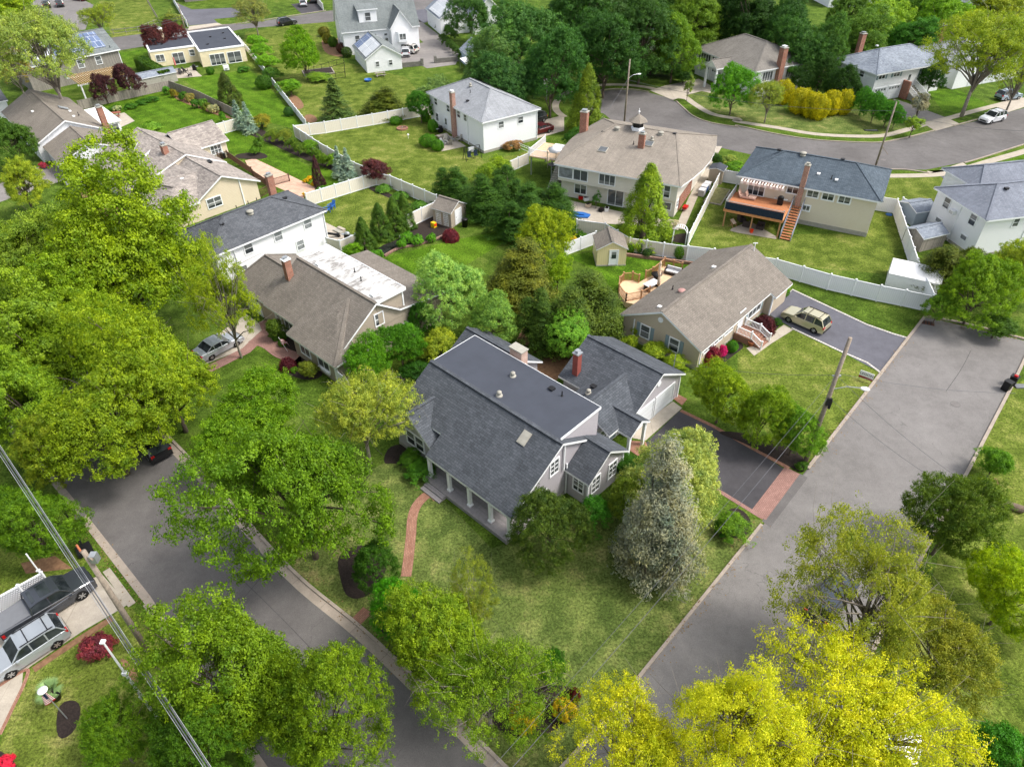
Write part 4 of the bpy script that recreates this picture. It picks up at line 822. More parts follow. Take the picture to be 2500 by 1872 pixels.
vent(h, 6.6, 5.0, 6.9, 'dome'); vent(h, 3.6, 5.3, 6.9, 'box'); vent(h, 11.3, 5.4, 7.0, 'box'); vent(h, 9.2, 2.4, 5.9, 'white'); vent(h, 10.8, 2., 5.75, 'pipe'); vent(h, 11.4, 1.9, 5.75, 'white')
d = MB().box(.1, 7.1, -4.9, .38, 2.4, 2.55).build('deck', 'deckr', h); b = MB(); b.box(.0, 7.2, -5.0, -4.9, 2.15, 2.55).box(0, .1, -4.9, .38, 2.15, 2.55).box(7.1, 7.2, -4.9, .38, 2.15, 2.55); b.build('deck_fascia', plain('cedar_board', '#c08457', .8, .12), d)
for x in (.25, 3.6, 6.95):
    o = proto('dp', lambda: MB().box(-.08, .08, -.08, .08, 0, 2.4).build('deck_post', 'deckrail')); o.parent = d; o.location = (x, -4.6, 0)
rail(d, [(.1, .3, 2.55), (.1, -4.9, 2.55), (7.1, -4.9, 2.55)], 2.55, 1., 'metal', .09)
nv = MB()
for k in range(26): x = .15 + k * .268; nv.box(x, x + .268, -5.02 - .03 * (k % 2), -4.97, 2.5, 3.45)
nv.build('rail_cover', 'navy', d)
st = MB(); n = 13
for i in range(n): z = 2.55 - (i + 1) * .182; y = .1 - i * .39; st.box(7.35, 8.55, y - .36, y - .02, z - .05, z)
so_ = st.build('stairs', 'deckr', d); b = MB()
for x in (7.3, 8.6): b.bar((x, .2, 2.5), (x, -4.95, .05), .06, .3); b.bar((x, .2, 3.5), (x, -4.95, 1.05), .07, .07); b.bar((x, .2, 2.5), (x, .2, 3.5), .08); b.bar((x, -4.95, .05), (x, -4.95, 1.05), .08)
b.build('stair_railing', plain('grey_stair_rail', '#7f848e', .6, .08), so_)
# white hip house with tall side chimney
h = root('house', 'white two-storey house with light grey hip roof and brick chimney up its side', 'house', (-13.5, 120.1), -56.8)
roof(h, hip_faces(0, 17.5, 0, 10.8, 4.9, 7.4, 5.2, 11.6), ('lgrey', 'trim')); walls(h, .4, 17.1, .4, 10.4, 4.85, 'vinyl'); found(h, .4, 17.1, .4, 10.4, .4)
for x in (2.5, 6.6, 9.9, 11.9): win(h, x, .4, -90, 3.5, .9, .95)
win(h, 2.6, .4, -90, .9, .9, 1.2); door(h, 5.5, .4, -90, .2); chimney(h, 8.6, .15, 0, 7.0, .8, .6, 'brickw', 'cap', 'trim')
win(h, 17.1, 3.6, 0, 3.3, .9, .9); win(h, 17.1, 7.2, 0, 3.3, .9, .9); vent(h, 7.4, 4.2, 7.0, 'turbine'); vent(h, 12.3, 4.4, 6.7, 'white'); vent(h, 10.3, 1.9, 5.8, 'box'); vent(h, 8.8, 3.3, 6.4, 'pipe')
downspout(h, 12.6, .33, 4.8); downspout(h, 17.15, 10.3, 4.8)
# top right house with double garage
h = root('house', 'white split-level house with white portico and double garage at the cul-de-sac', 'house', (36.3, 145.1), -65)
roof(h, hip_faces(-.2, 17.3, -.3, 13.5, 4.7, 7.6, 5.5, 11.5), ('g17', 'trim')); walls(h, .3, 16.8, .3, 13, 4.65, 'vinyl')
win(h, 2.6, .3, -90, 3.0, 2.2, 1.2, 3, 1, shutters='black'); win(h, 6.6, .3, -90, 3.0, 2.2, 1.2, 3, 1, shutters='black'); gdoor(h, 3.0, .3, -90, .05, 2.8); gdoor(h, 6.6, .3, -90, .05, 2.8)
roof(h, gable_faces(7.6, 11., -3.6, 2, 4.0, 5.2, 'y'), ('g17', 'trim'), name='portico_roof'); MB().poly([(7.8, -3.4, 3.9), (10.8, -3.4, 3.9), (9.3, -3.4, 5.0)]).build('pediment', 'trim', h)
for x in (7.9, 10.7): MB().box(x - .17, x + .17, -3.35, -3.05, 0, 3.95).build('portico_column', 'trim', h)
steps(h, 9.3, .2, -90, 2.2, 6, .2, .3, 'cap'); door(h, 9.3, .3, -90, 1.3)
chimney(h, 17.1, 5.5, 0, 7.9, 1.1, 1.0, 'brick', 'cap', 'trim'); chimney(h, 9.3, 11.5, 4, 8.4, .9, .8, 'brick', 'cap'); win(h, 16.8, 3.2, 0, 2.6, 2.2, 1.5, 4, 1); win(h, 16.8, 8.3, 0, 2.6, 1.6, 1.4, 3, 1); vent(h, 12, 8, 7, 'box')
MB().box(-2.2, .28, 2, 6, 0, 2.6).build('side_wall', 'vinyl', h); roof(h, [[(-2.5, 1.8, 2.6), (.28, 1.8, 3.2), (.28, 6.2, 3.2), (-2.5, 6.2, 2.6)]], ('g17', 'trim'), name='side_roof')
# bluish-roofed hip house, right of it
h = root('house', 'white raised ranch with blue-grey hip roof and brick-sided front steps, behind the gold shrubs', 'house', (63.4, 126.2), 23)
roof(h, hip_faces(-.2, 17, -.2, 10.6, 4.9, 7.3, 5, 12), ('bgrey', 'trim')); walls(h, .3, 16.6, .3, 10.2, 4.85, 'vinyl')
for x in (1.6, 5.0): win(h, x, .3, -90, 3.9, 1.4, .75, 2, 1, shutters='slateblue')
win(h, 12.3, .3, -90, 3.2, 2.8, 1.35, 4, 1, shutters='slateblue'); door(h, 8.4, .3, -90, 1.9); gdoor(h, 2.2, .3, -90, .05, 2.6); gdoor(h, 5.4, .3, -90, .05, 2.6)
for y in (3.5, 7): win(h, .3, y, 180, 3.6, 1., .9)
steps(h, 8.8, .2, -90, 2.2, 9, .2, .42, 'cap', 'front_steps'); MB().box(7.2, 7.6, -1.2, .28, 0, 3.0).build('brick_pier', 'brick', h); rail(h, [(7.7, .2, 1.9), (7.7, -3.6, .2)], 0, .9); rail(h, [(10, .2, 1.9), (10, -3.6, .2)], 0, .9)
chimney(h, 5.0, 9.8, 5, 8.7, 1.0, .8, 'brick', 'cap'); vent(h, 6, 7, 7.2, 'white')
h = root('house', 'white house with pale grey roof half hidden by the big yellow-green street tree', 'house', (84, 134), 22)
roof(h, hip_faces(-3, 16, -.2, 11, 4.7, 7.2, 3, 11), ('lgrey', 'trim')); walls(h, -2.6, 15.6, .3, 10.6, 4.65, 'vinyl'); chimney(h, 1.5, 9.6, 5, 8.4, 1., .8, 'brick', 'cap'); gdoor(h, 2.5, .3, -90); gdoor(h, 6.3, .3, -90)
for x in (0, 4, 8): win(h, x, .3, -90, 3.4, 1.3, .9, 2, 1)
# right edge house
h = root('house', 'white two-storey house with slate-grey hip roof and a window air conditioner, at the right edge', 'house', (53.7, 72.2), 11)
roof(h, hip_faces(-.1, 14, -.1, 9.0, 4.9, 6.9, 4.2, 9.8, 4.5), ('bgrey' if 0 else 'slate2', 'trim') if 0 else (shingle('slate_grey_shingles', '#6d727c', '#7d828c', '#5c606a', .4, .18), 'trim')); walls(h, .3, 13.6, .3, 8.6, 4.85, 'vinyl'); found(h, .3, 13.6, .3, 8.6, .35)
roof(h, hip_faces(4.2, 17, 6.5, 13.5, 5.1, 6.7, 7, 14), (MATS['slate_grey_shingles'], 'trim'), name='rear_roof'); MB().box(4.6, 16.6, 8.61, 13, 0, 5.05).build('rear_wall', 'vinyl', h)
for y in (2.1, 6.6): win(h, .3, y, 180, 3.3, .95, 1.25); win(h, .3, y + .2, 180, 1.3, .9, .5, 1, 1, 'glassb')
ac = MB().box(-.3, .35, -.35, .35, 0, .5).build('air_conditioner', 'white', h, loc=(.05, 5.0, 3.3)); MB().box(-.32, -.3, -.28, .28, .07, .43).build('grille', 'metal', ac)
win(h, 4.4, .3, -90, 3.5, .7, 1.); downspout(h, .28, 4.3, 4.8); downspout(h, 6.2, .28, 4.8); vent(h, 4.6, 3.6, 6.6, 'box'); vent(h, 7.3, 2.6, 6.1, 'white'); vent(h, 8.4, 2., 5.8, 'box')
dk = MB().box(9.5, 14, -2.2, .28, 2.3, 2.45).build('deck', 'brownrail', h); rail(dk, [(9.5, .2, 2.45), (9.5, -2.2, 2.45), (14, -2.2, 2.45)], 2.45, .95, 'brownrail', .1)
# far edges
def simple(label, loc, az, w, d, ze, zr, rm, wm='vinyl', hip=False):
    h = root('house', label, 'house', loc, az)
    roof(h, hip_faces(-.3, w + .3, -.3, d + .3, ze, zr, w * .3, w * .7) if hip else gable_faces(-.3, w + .3, -.3, d + .3, ze, zr), (rm, 'trim')); walls(h, 0, w, 0, d, ze - .05, wm, None if hip else 'x', zr - .2)
    for k in range(int(w // 3.2)): win(h, 1.8 + k * 3.2, 0, -90, 1., 1.1, 1.2)
    return h
h = simple('dark-roofed house with a red brick chimney at the left edge, below the spreading pale tree', (-96, 118), 41, 12, 9, 2.8, 4.6, 'dark2'); chimney(h, 9.3, 1.2, 2, 5.8, .8, .7, 'brick', 'cap')
h = simple('stone-fronted house with two brown garage doors at the top edge', A(1430, 20)[:2], 25, 26, 10, 4.5, 7.5, 'dark2', 'graystone')
for x in (8.7, 13.5): gdoor(h, x, 0, -90, .05, 4.2, 3.0, False, plain('brown_garage_door', '#5a2e24', .5, .15))
h = simple('white house with stone steps at the top edge, left of the tall cape', B(120, -42)[:2], 20, 24, 9, 3, 6, 'dark2'); steps(h, 4, -.1, -90, 3.5, 7, .2, .5, 'graystone', 'stone_steps')
simple('white building with blue bins beside it at the top left corner', A(640, -10)[:2], 22, 9, 8, 3, 4.2, 'lgrey')
simple('white house showing between far trees at the top right corner', D(1950, 80)[:2], 15, 22, 10, 5.2, 8, 'lgrey', hip=True)
simple('pale-roofed house deep in the trees behind the split-level', D(700, 60)[:2], 5, 16, 10, 3.5, 6, 'bgrey')
simple('white house glimpsed through trees by the small far lawn', C(1090, 395)[:2], 10, 9, 6, 2.6, 4, 'bgrey')
# sheds
def shed(label, loc, az, w, d, ze, zr, wm, rm, axis='y'):
    h = root('shed', label, 'shed', loc, az); roof(h, gable_faces(-.15, w + .15, -.15, d + .15, ze, zr, axis), (rm, 'trim'), .1); walls(h, 0, w, 0, d, ze - .03, wm, axis, zr - .1); return h
h = shed('small taupe garden shed with two arched white trellises and a white door', (-7.4, 81.6), 56, 3.2, 2.9, 2.1, 3.1, 'taupe', 'brown', 'y'); door(h, 1.5, 0, -90, .1, 1.2, 1.9, 'trim', False)
for y in (.8, 2.0):
    b = MB()
    for k in range(4): b.box(-.04, 0, y - .35 + k * .23, y - .31 + k * .23, .1, 1.8)
    for k in range(7): b.box(-.05, -.01, y - .35, y + .38, .2 + k * .25, .24 + k * .25)
    b.build('trellis', 'trim', h)
h = shed('pale yellow garden shed with a glazed white door', (10.0, 71.7), 1.5, 3.4, 3.3, 2.2, 3.2, 'shedy', 'brown', 'y'); door(h, 1.95, 0, -90, .1, .9, 1.9); found(h, 0, 3.4, 0, 3.3, .15)
h = shed('corrugated metal shed between the white fence and the right edge house', D2(1345, 640)[:2], 15, 3.0, 3.2, 1.9, 2.5, 'corr', 'bgrey', 'x')
h = shed('low grey-roofed shed in front of the corrugated metal shed', D2(1400, 840)[:2], 20, 3.6, 2.8, 1.8, 2.5, 'greywood', 'bgrey', 'x')
h = shed('blue-grey barn shed by the big dark trees', B(1720, 530)[:2], 20, 5, 5.5, 2.4, 4.4, 'shedb', 'bgrey', 'y'); door(h, 1.6, 0, -90, .1, 1.3, 2., 'trim', False)
h = shed('long low shed with pale grey roof behind the weathered fence', A(1075, 690)[:2], 40, 7.5, 3, 1.7, 2.4, 'cap', 'bgrey', 'x')
h = shed('small dark-roofed lean-to shed beside the curved-roof house', C2(1665, 300)[:2], -28, 1.9, 1.8, 2.0, 2.3, 'taupe', 'darkroll', 'y')
h = root('canopy', 'white fabric storage tent in the corner of the white fence', 'tent', D2(1130, 1105)[:2], -28.6)
b = MB(); b.poly([(0, 0, 1.7), (5.2, 0, 1.7), (5.2, 1.9, 2.6), (0, 1.9, 2.6)]); b.poly([(5.2, 3.8, 1.7), (0, 3.8, 1.7), (0, 1.9, 2.6), (5.2, 1.9, 2.6)]); b.box(.05, 5.15, .05, 3.75, 0, 1.68); b.build('canopy_cloth', 'white', h)
h = root('party_tent', 'white pop-up canopy by the blue-grey barn shed', 'tent', B(1700, 575)[:2], 20)
b = MB(); b.poly([(0, 0, 2), (4, 0, 2), (2, 2, 2.9)]); b.poly([(4, 0, 2), (4, 4, 2), (2, 2, 2.9)]); b.poly([(4, 4, 2), (0, 4, 2), (2, 2, 2.9)]); b.poly([(0, 4, 2), (0, 0, 2), (2, 2, 2.9)]); b.build('canopy_cloth', 'white', h)
b = MB()
for x in (.05, 3.95):
    for y in (.05, 3.95): b.box(x - .03, x + .03, y - .03, y + .03, 0, 2)
b.build('canopy_frame', 'metal', h)
# pergola
h = root('pergola', 'timber pergola with many slats on white posts, between the cottage and the purple trees', 'pergola', (-78.0, 134.1), 42)
b = MB()
for k in range(22): b.box(-.6, 8.6, .0 + k * .0, .01, 2.5, 2.51) if 0 else b.box(k * .4, k * .4 + .08, -.5, 6.8, 2.75, 2.98)
b.build('slats', plain('raw_timber', '#c4a26e', .8, .15), h); MB().box(-.3, 8.8, -.1, .1, 2.5, 2.74).box(-.3, 8.8, 6.1, 6.3, 2.5, 2.74).build('beam', 'trim', h)
for x in (.2, 4.3, 8.3): MB().box(x - .12, x + .12, -.12, .12, 0, 2.5).build('post', 'trim', h)
# ---------------------------------------------------------------- vegetation
def proj(p):
    v = Vector(p) - Vector((0, 0, CAM_H)); c = v.dot(Fw); return 1250 + FPX * v.dot(Rt) / c, 936 + FPX * v.dot(Dn) / c
def leafmesh(name, c, n, s, mat, asp=.6):
    N = len(c); rng = np.random.default_rng(N)
    n = n / np.maximum(np.linalg.norm(n, axis=1, keepdims=True), 1e-6); r = rng.normal(size=(N, 3))
    t = np.cross(n, r); t /= np.maximum(np.linalg.norm(t, axis=1, keepdims=True), 1e-6); b = np.cross(n, t)
    s = s[:, None]; k = .18 * s * n
    v = np.stack([c - t * s, c - b * s * asp + k, c + t * s, c + b * s * asp + k], 1).reshape(-1, 3)
    me = bpy.data.meshes.new(name); me.vertices.add(4 * N); me.vertices.foreach_set('co', v.astype(np.float32).ravel())
    me.loops.add(4 * N); me.loops.foreach_set('vertex_index', np.arange(4 * N, dtype=np.int32))
    me.polygons.add(N); me.polygons.foreach_set('loop_start', np.arange(0, 4 * N, 4, dtype=np.int32)); me.polygons.foreach_set('loop_total', np.full(N, 4, dtype=np.int32))
    me.materials.append(M[mat]); me.update(calc_edges=True); me.validate()
    return me
def clumps(rng, K, R, H, z0, lob=5, inner=.45, top=1.0, bias=0):
    """clump centres spread through an uneven egg: radius R, from z0 to H"""
    L = rng.normal(size=(lob, 3)); L /= np.linalg.norm(L, axis=1, keepdims=True); amp = rng.uniform(.2, .6, lob)
    d = rng.normal(size=(K, 3)); d /= np.linalg.norm(d, axis=1, keepdims=True); d[:, 2] = np.where(d[:, 2] < -.35, -d[:, 2], d[:, 2])
    f = .64 + (amp * np.maximum(0, d @ L.T) ** 4).sum(1); rr = inner + (1 - inner) * rng.random(K) ** .45
    c = d * (f * rr)[:, None]; zc = z0 + (H - z0) * .42; c[:, :2] *= R; c[:, 2] = zc + c[:, 2] * np.where(c[:, 2] > 0, H - zc, zc - z0)
    return c, d
def cloud(rng, c, d, rc, per, flat=.55, up=.7, spread=.8):
    K = len(c); rc = rc * rng.uniform(.6, 1.35, K)
    q = rng.normal(size=(K, per, 3)); q /= np.linalg.norm(q, axis=2, keepdims=True); q *= rng.random((K, per, 1)) ** .38; q[:, :, 2] *= flat
    p = c[:, None, :] + q * rc[:, None, None]
    n = d[:, None, :] * .5 + q * spread + np.array([0, 0, up]) + rng.normal(size=q.shape) * .45
    return p.reshape(-1, 3), n.reshape(-1, 3)
def cloud2(rng, c, d, rc, m, per, rs, flat=.5, up=.6):
    p, n = cloud(rng, c, d, rc, m, flat, up, .6); K = len(p); q = rng.normal(size=(K, per, 3)) * np.array([1, 1, .6]); q *= rs * .55
    pp = (p[:, None] + q).reshape(-1, 3); nn = (n[:, None] * .7 + q / rs * .8 + rng.normal(size=q.shape) * .4).reshape(-1, 3)
    return pp, nn
def limbs(rng, c, H, z0, rt, nl=12, twig=0, R=4.):
    b = MB(); zt = z0 + (H - z0) * .35; b.tube([(0, 0, -.1), (rng.uniform(-.1, .1), .05, z0 * .6), (0, 0, zt)], [rt * 1.25, rt, rt * .65], 8)
    idx = rng.choice(len(c), min(nl, len(c)), replace=False)
    for i in idx:
        e = Vector(c[i]); s = Vector((0, 0, rng.uniform(z0 * .55, zt))); m = s.lerp(e, .5) + Vector((rng.uniform(-.3, .3), rng.uniform(-.3, .3), .25 * (H - z0) * .2))
        b.tube([s, m, e], [rt * .5, rt * .28, rt * .08], 5)
        for k in range(twig):
            o = e + Vector(rng.normal(size=3)) * R * .22; b.tube([m.lerp(e, rng.uniform(.2, .9)), (e + o) / 2 + Vector(rng.normal(size=3)) * .15, o], [rt * .12, rt * .07, rt * .03], 3)
    return b
TP = {}
def make_tree(kind):
    """one prototype: trunk and crown parts, real size, built once per kind"""
    rng = np.random.default_rng(sum(map(ord, kind)) * 7 + 1); fam = kind.rstrip('0123456789'); cm = 'leaf'; bk = 'bark'; nl = 14; tw = 0; z0 = 0; R, H = 5., 10.; rt = .22
    if fam == 'broad':      # big street tree of layered leafy sprays
        z0 = 1.1; c, d = clumps(rng, 400, R, H - .6, z0, 8); p, n = cloud2(rng, c, d, .85, 15, 18, .26, .42); s = rng.uniform(.05, .10, len(p)); nl = 26; tw = 1
    elif fam == 'dense':     # fuller, rounder crown
        z0 = .7; c, d = clumps(rng, 430, R, H - .5, z0, 9, .55); p, n = cloud2(rng, c, d, .75, 14, 16, .23, .6); s = rng.uniform(.05, .10, len(p))
    elif fam == 'airy':      # open crown, bare twigs and gaps
        z0 = 3.0; c, d = clumps(rng, 270, R, H - .6, z0, 9, .35); p, n = cloud2(rng, c, d, .95, 15, 15, .25, .5); s = rng.uniform(.045, .09, len(p)); nl = 44; tw = 3; bk = 'barkg'; rt = .2
    elif fam == 'small':     # small garden tree
        R, H, z0 = 2.2, 4.5, .5; c, d = clumps(rng, 170, R, H - .3, z0, 6); p, n = cloud2(rng, c, d, .46, 12, 12, .2, .6); s = rng.uniform(.04, .085, len(p)); rt = .1; nl = 18
    elif fam == 'sapling':
        R, H, z0 = 1.5, 4., 1.0; c, d = clumps(rng, 46, R, H - .3, z0, 6); p, n = cloud(rng, c, d, .42, 70, .7); s = rng.uniform(.07, .12, len(p)); rt = .06; nl = 16
    elif fam == 'bush':
        R, H, z0 = 1.5, 1.8, .05; c, d = clumps(rng, 90, R, H - .15, z0, 7, .7); p, n = cloud(rng, c, d, .33, 80, .7, .5); s = rng.uniform(.05, .10, len(p)); rt = .05; nl = 8
    elif fam == 'clipped':
        R, H, z0 = 1.5, 2., 0; d = rng.normal(size=(7000, 3)); d /= np.linalg.norm(d, axis=1, keepdims=True); k = 1 + .07 * np.sin(d[:, 0] * 7 + d[:, 1] * 5) + .05 * np.sin(d[:, 2] * 11 + d[:, 0] * 9) + rng.normal(size=7000) * .06
        p = d * k[:, None]; p[:, :2] *= R; p[:, 2] = H * .46 + p[:, 2] * H * .5; n = d + rng.normal(size=d.shape) * .5; s = rng.uniform(.05, .09, 7000); c = p[:60]; rt = .05; nl = 6
    elif fam == 'arbor':     # soft upright cone of upturned tufts
        R, H, z0 = 2., 7., .1; K = 420; h = rng.random(K) ** 1.25; a = rng.random(K) * 6.283; pr = R * (1 - h) ** .72 * (.78 + .22 * rng.random(K)) * (1 + .16 * np.sin(a * 3 + h * 9)); c = np.stack([pr * np.cos(a), pr * np.sin(a), .25 + h * (H - .5)], 1)
        d = np.stack([np.cos(a), np.sin(a), .4 + 0 * a], 1); q = rng.normal(size=(K, 62, 3)); q /= np.linalg.norm(q, axis=2, keepdims=True); q *= rng.random((K, 62, 1)) ** .4; q[:, :, 2] *= 1.7
        p = (c[:, None] + q * .27).reshape(-1, 3); n = (d[:, None] * .8 + q * .8 + rng.normal(size=q.shape) * .35).reshape(-1, 3); s = rng.uniform(.05, .11, len(p)); cm = 'needle'; nl = 4
    elif fam == 'spruce':    # whorled branches, pointed top
        R, H, z0 = 2., 7., .3; K = 300; h = rng.random(K) ** 1.15; a = rng.random(K) * 6.283; L = R * (1 - h) ** .9 * rng.uniform(.75, 1.1, K); m = 78; t = rng.random((K, m)) ** .6
        x = np.cos(a)[:, None] * L[:, None] * t; y = np.sin(a)[:, None] * L[:, None] * t; zz = .3 + h[:, None] * (H - .4) - .22 * L[:, None] * t + .18 * t ** 2; p = np.stack([x, y, zz], 2) + rng.normal(size=(K, m, 3)) * np.array([.12, .12, .06]) * (1.2 - .6 * h)[:, None, None]
        p = p.reshape(-1, 3); n = np.stack([np.repeat(np.cos(a) * .4, m), np.repeat(np.sin(a) * .4, m), np.ones(K * m)], 1) + rng.normal(size=p.shape) * .4; s = rng.uniform(.05, .11, len(p)); c = p[::900]; cm = 'needle'; nl = 4
    elif fam == 'cedar':     # irregular, several leaders, drooping sprays
        R, H, z0 = 3.2, 8., .4; ld = [(0, 0, 1.)] + [(rng.uniform(-1.5, 1.5), rng.uniform(-1.5, 1.5), rng.uniform(.6, .9)) for _ in range(5)]; cs = []
        for lx, ly, lh in ld:
            K = 95; h = rng.random(K); a = rng.random(K) * 6.283; L = 1.9 * (1 - h) ** .7 * rng.uniform(.6, 1.2, K); cs.append(np.stack([lx + L * np.cos(a), ly + L * np.sin(a), .5 + h * (H * lh - .7)], 1))
        c = np.concatenate(cs); d = c - np.array([0, 0, H * .4]); d /= np.linalg.norm(d, axis=1, keepdims=True); p, n = cloud(rng, c, d, .62, 88, .42, .7); s = rng.uniform(.06, .13, len(p)); cm = 'needle'; nl = 16
    elif fam == 'hedge':
        R, H = 1., 1.; p = rng.uniform(-1, 1, (9000, 3)); ax = rng.integers(0, 5, 9000); n = np.zeros((9000, 3))
        for i, (k, v) in enumerate(((0, 1), (0, -1), (1, 1), (1, -1), (2, 1))): m_ = ax == i; p[m_, k] = v * rng.uniform(.86, 1.03, m_.sum()); n[m_, k] = v
        p[:, 2] = (p[:, 2] + 1) / 2; n += rng.normal(size=n.shape) * .5; s = rng.uniform(.05, .10, 9000); c = p[:20]; nl = 3; rt = .04
    elif fam == 'tuft':      # grassy fountain
        R, H = 1., 1.1; K = 5200; a = rng.random(K) * 6.283; t = rng.random(K); L = rng.uniform(.4, 1., K); p = np.stack([np.cos(a) * L * t, np.sin(a) * L * t, H * np.sin(t * 2.6) * (1.2 - .7 * L)], 1) + rng.normal(size=(K, 3)) * .03; n = np.stack([np.cos(a), np.sin(a), .8 + 0 * a], 1) + rng.normal(size=(K, 3)) * .5; s = rng.uniform(.03, .08, K); c = p[:4]; nl = 0; rt = .03
    elif fam == 'pom':       # weeping cutleaf mound
        R, H = 1.2, 1.4; d = rng.normal(size=(8000, 3)); d /= np.linalg.norm(d, axis=1, keepdims=True); d[:, 2] = np.abs(d[:, 2]); k = (.75 + .25 * rng.random(8000)) * (1 + .08 * np.sin(d[:, 0] * 9 + d[:, 1] * 8)); p = d * k[:, None] * np.array([R, R, H]); n = d + rng.normal(size=d.shape) * .6; s = rng.uniform(.035, .075, 8000); c = p[:30]; rt = .06; nl = 6
    root_ = bpy.data.objects.new('tree', None); root_.empty_display_size = .3
    cr = bpy.data.objects.new('crown', leafmesh('crown', p, n, s, cm, .32 if cm == 'needle' else .62)); COL.objects.link(cr); cr.parent = root_
    R = float(np.percentile(np.hypot(p[:, 0], p[:, 1]), 96)) * 1.0
    if nl or fam != 'tuft':
        limbs(rng, c, H, max(z0, .2), rt, nl, tw, R).build('trunk', bk, root_, True)
    return root_, R, H
def plant(kind, pos, r, H, color, label, cat='tree', group=None, name=None, rot=None, sy=None):
    if kind not in TP: ro, R_, H_ = make_tree(kind); TP[kind] = [ro, R_, H_, True]
    ro, R_, H_, first = TP[kind]
    if first: COL.objects.link(ro); TP[kind][3] = False; o = ro
    else:
        o = ro.copy(); COL.objects.link(o)
        for k in ('group',):
            if k in o: del o[k]
        for ch in ro.children:
            c = ch.copy(); COL.objects.link(c); c.parent = o
    o.name = name or {'tree': 'tree', 'shrub': 'shrub', 'conifer': 'conifer', 'hedge': 'hedge'}.get(cat, cat)
    o.location = (pos[0], pos[1], 0); o.scale = (r / R_, (sy or r) / R_, H / H_); o.rotation_euler = (0, 0, rot if rot is not None else (pos[0] * 12.9898 + pos[1] * 4.1) % 6.28)
    for ch in o.children:
        if ch.name.startswith('crown'):
            c0 = srgb(color); ch.color = (c0[0] * 1.1, c0[1] * 1.06, c0[2] * (.62 if c0[2] < .55 * c0[1] and c0[1] > c0[0] * .8 else 1), 1)
    return tag(o, label, cat, group)
def T(kind, x, y, rpx, H, color, label, cat='tree', group=None, zf=.6, name=None):
    """crown centred on photo point (x, y), rpx wide there; H tall"""
    pos = P(x, y, H * zf); r = rpx * depth(pos) / FPX
    if kind[:5] in ('broad', 'dense', 'airy1', 'airy2', 'airy3'):
        H = max(H, 1.95 * r + 1.0); pos = P(x, y, H * zf); r = rpx * depth(pos) / FPX
    return plant(kind, pos, r, H, color, label, cat, group, name)
def TC(kind, ax, ay, bx, by, wpx, color, label, cat='conifer', group=None):
    """apex and foot seen in the photo"""
    b = P(bx, by); H = 1.
    while H < 30 and proj((b.x, b.y, H))[1] > ay: H += .1
    return plant(kind, b, wpx * depth(b) / FPX, H, color, label, cat, group)
YG, LG, MG, DG, DK, OL, YE = '#8a9a28', '#7d9838', '#55802a', '#44702c', '#2c5028', '#707a34', '#b8ae1c'
T('broad1', 245, 610, 205, 12, '#809c22', 'tall yellow-green street tree, the upper big crown in front of the dark hip roof', name='street_tree')
T('broad2', 385, 890, 175, 11.5, '#86a028', 'spreading yellow-green street tree overhanging the silver car and the street', name='street_tree')
T('broad3', 80, 600, 140, 11, '#809c40', 'paler green street tree at the left edge, left of the tallest crown', name='street_tree')
T('broad1', 70, 800, 175, 11, '#789630', 'mid green street tree at the left edge above the bend of the street', name='street_tree')
T('broad3', 235, 1010, 165, 10.5, '#7c9626', 'lower yellow-green crown hanging over the street above the black parked car', name='street_tree')
T('broad2', 95, 1085, 95, 8, '#76882c', 'leafy tree on the left verge where the street leaves the frame', name='street_tree')
T('dense2', 175, 790, 165, 12, '#7c9c28', 'dense yellow-green street tree filling the gap between the two biggest left crowns', name='street_tree')
T('airy2', 545, 735, 100, 11, '#8aa02c', 'outreaching yellow-green crown over the garage end of the brown colonial', name='street_tree')
T('broad1', 60, 960, 120, 11, '#789a30', 'street tree between the edge of the frame and the black parked car', name='street_tree')
T('dense1', 60, 1265, 110, 7, '#5d8420', 'round bright green tree on the left verge above the pickup truck')
T('broad2', 710, 1165, 240, 10.5, '#618622', 'big mid green street tree with fine drooping leaves between the street and the front lawn', name='street_tree')
T('broad3', 590, 1030, 130, 9, '#6c9422', 'leafy limb-heavy green tree behind the big street tree, near the silver car')
T('dense2', 905, 1370, 62, 4.5, '#3f6a24', 'small dark green tree in the mulch bed beside the street')
T('airy1', 880, 1010, 125, 6, '#98a854', 'pale blossoming tree beside the front gable window of the grey house')
T('dense2', 975, 1465, 72, 3.6, '#4c9418', 'round bright green bush on the corner of the brick path and street', 'shrub')
T('broad3', 1075, 1560, 135, 8, '#7f9c2c', 'straggly yellow-green tree with bare grey twigs at the street corner')
T('airy3', 1190, 1680, 165, 8.5, '#74942a', 'half-bare leafy tree beside the gold barberries at the street corner')
T('airy2', 1150, 1480, 75, 6, '#8c9c48', 'thin pale twiggy top rising over the dry front lawn')
T('dense1', 1345, 1620, 38, 2.4, '#3f7a1e', 'dark green bush at the back of the corner mulch bed', 'shrub')
T('bush1', 1372, 1722, 34, 1.7, '#d0bc24', 'golden barberry in the corner bed beside the dark red bush', 'shrub')
T('bush2', 1285, 1750, 42, 1.7, '#c4b424', 'golden barberry under the half-bare corner tree', 'shrub')
T('pom1', 1403, 1690, 16, 1., '#6a2c30', 'dark red bush behind the golden barberry', 'shrub')
T('broad1', 590, 1650, 185, 11, '#6c8c24', 'large green tree in the foreground beside the street, left of the street centre')
T('dense2', 775, 1745, 165, 10.5, '#6e8c22', 'large green tree at the bottom edge, the right one of the foreground pair')
T('dense2', 470, 1830, 130, 8, '#4d7422', 'darker green tree at the bottom edge under the cable bundle')
T('broad2', 270, 1790, 110, 6, '#658c28', 'low green tree at the bottom left around the white mast')
T('airy2', 1800, 1770, 215, 11, '#c6cc36', 'airy bright yellow tree over the road, left part of the yellow canopy', name='street_tree')
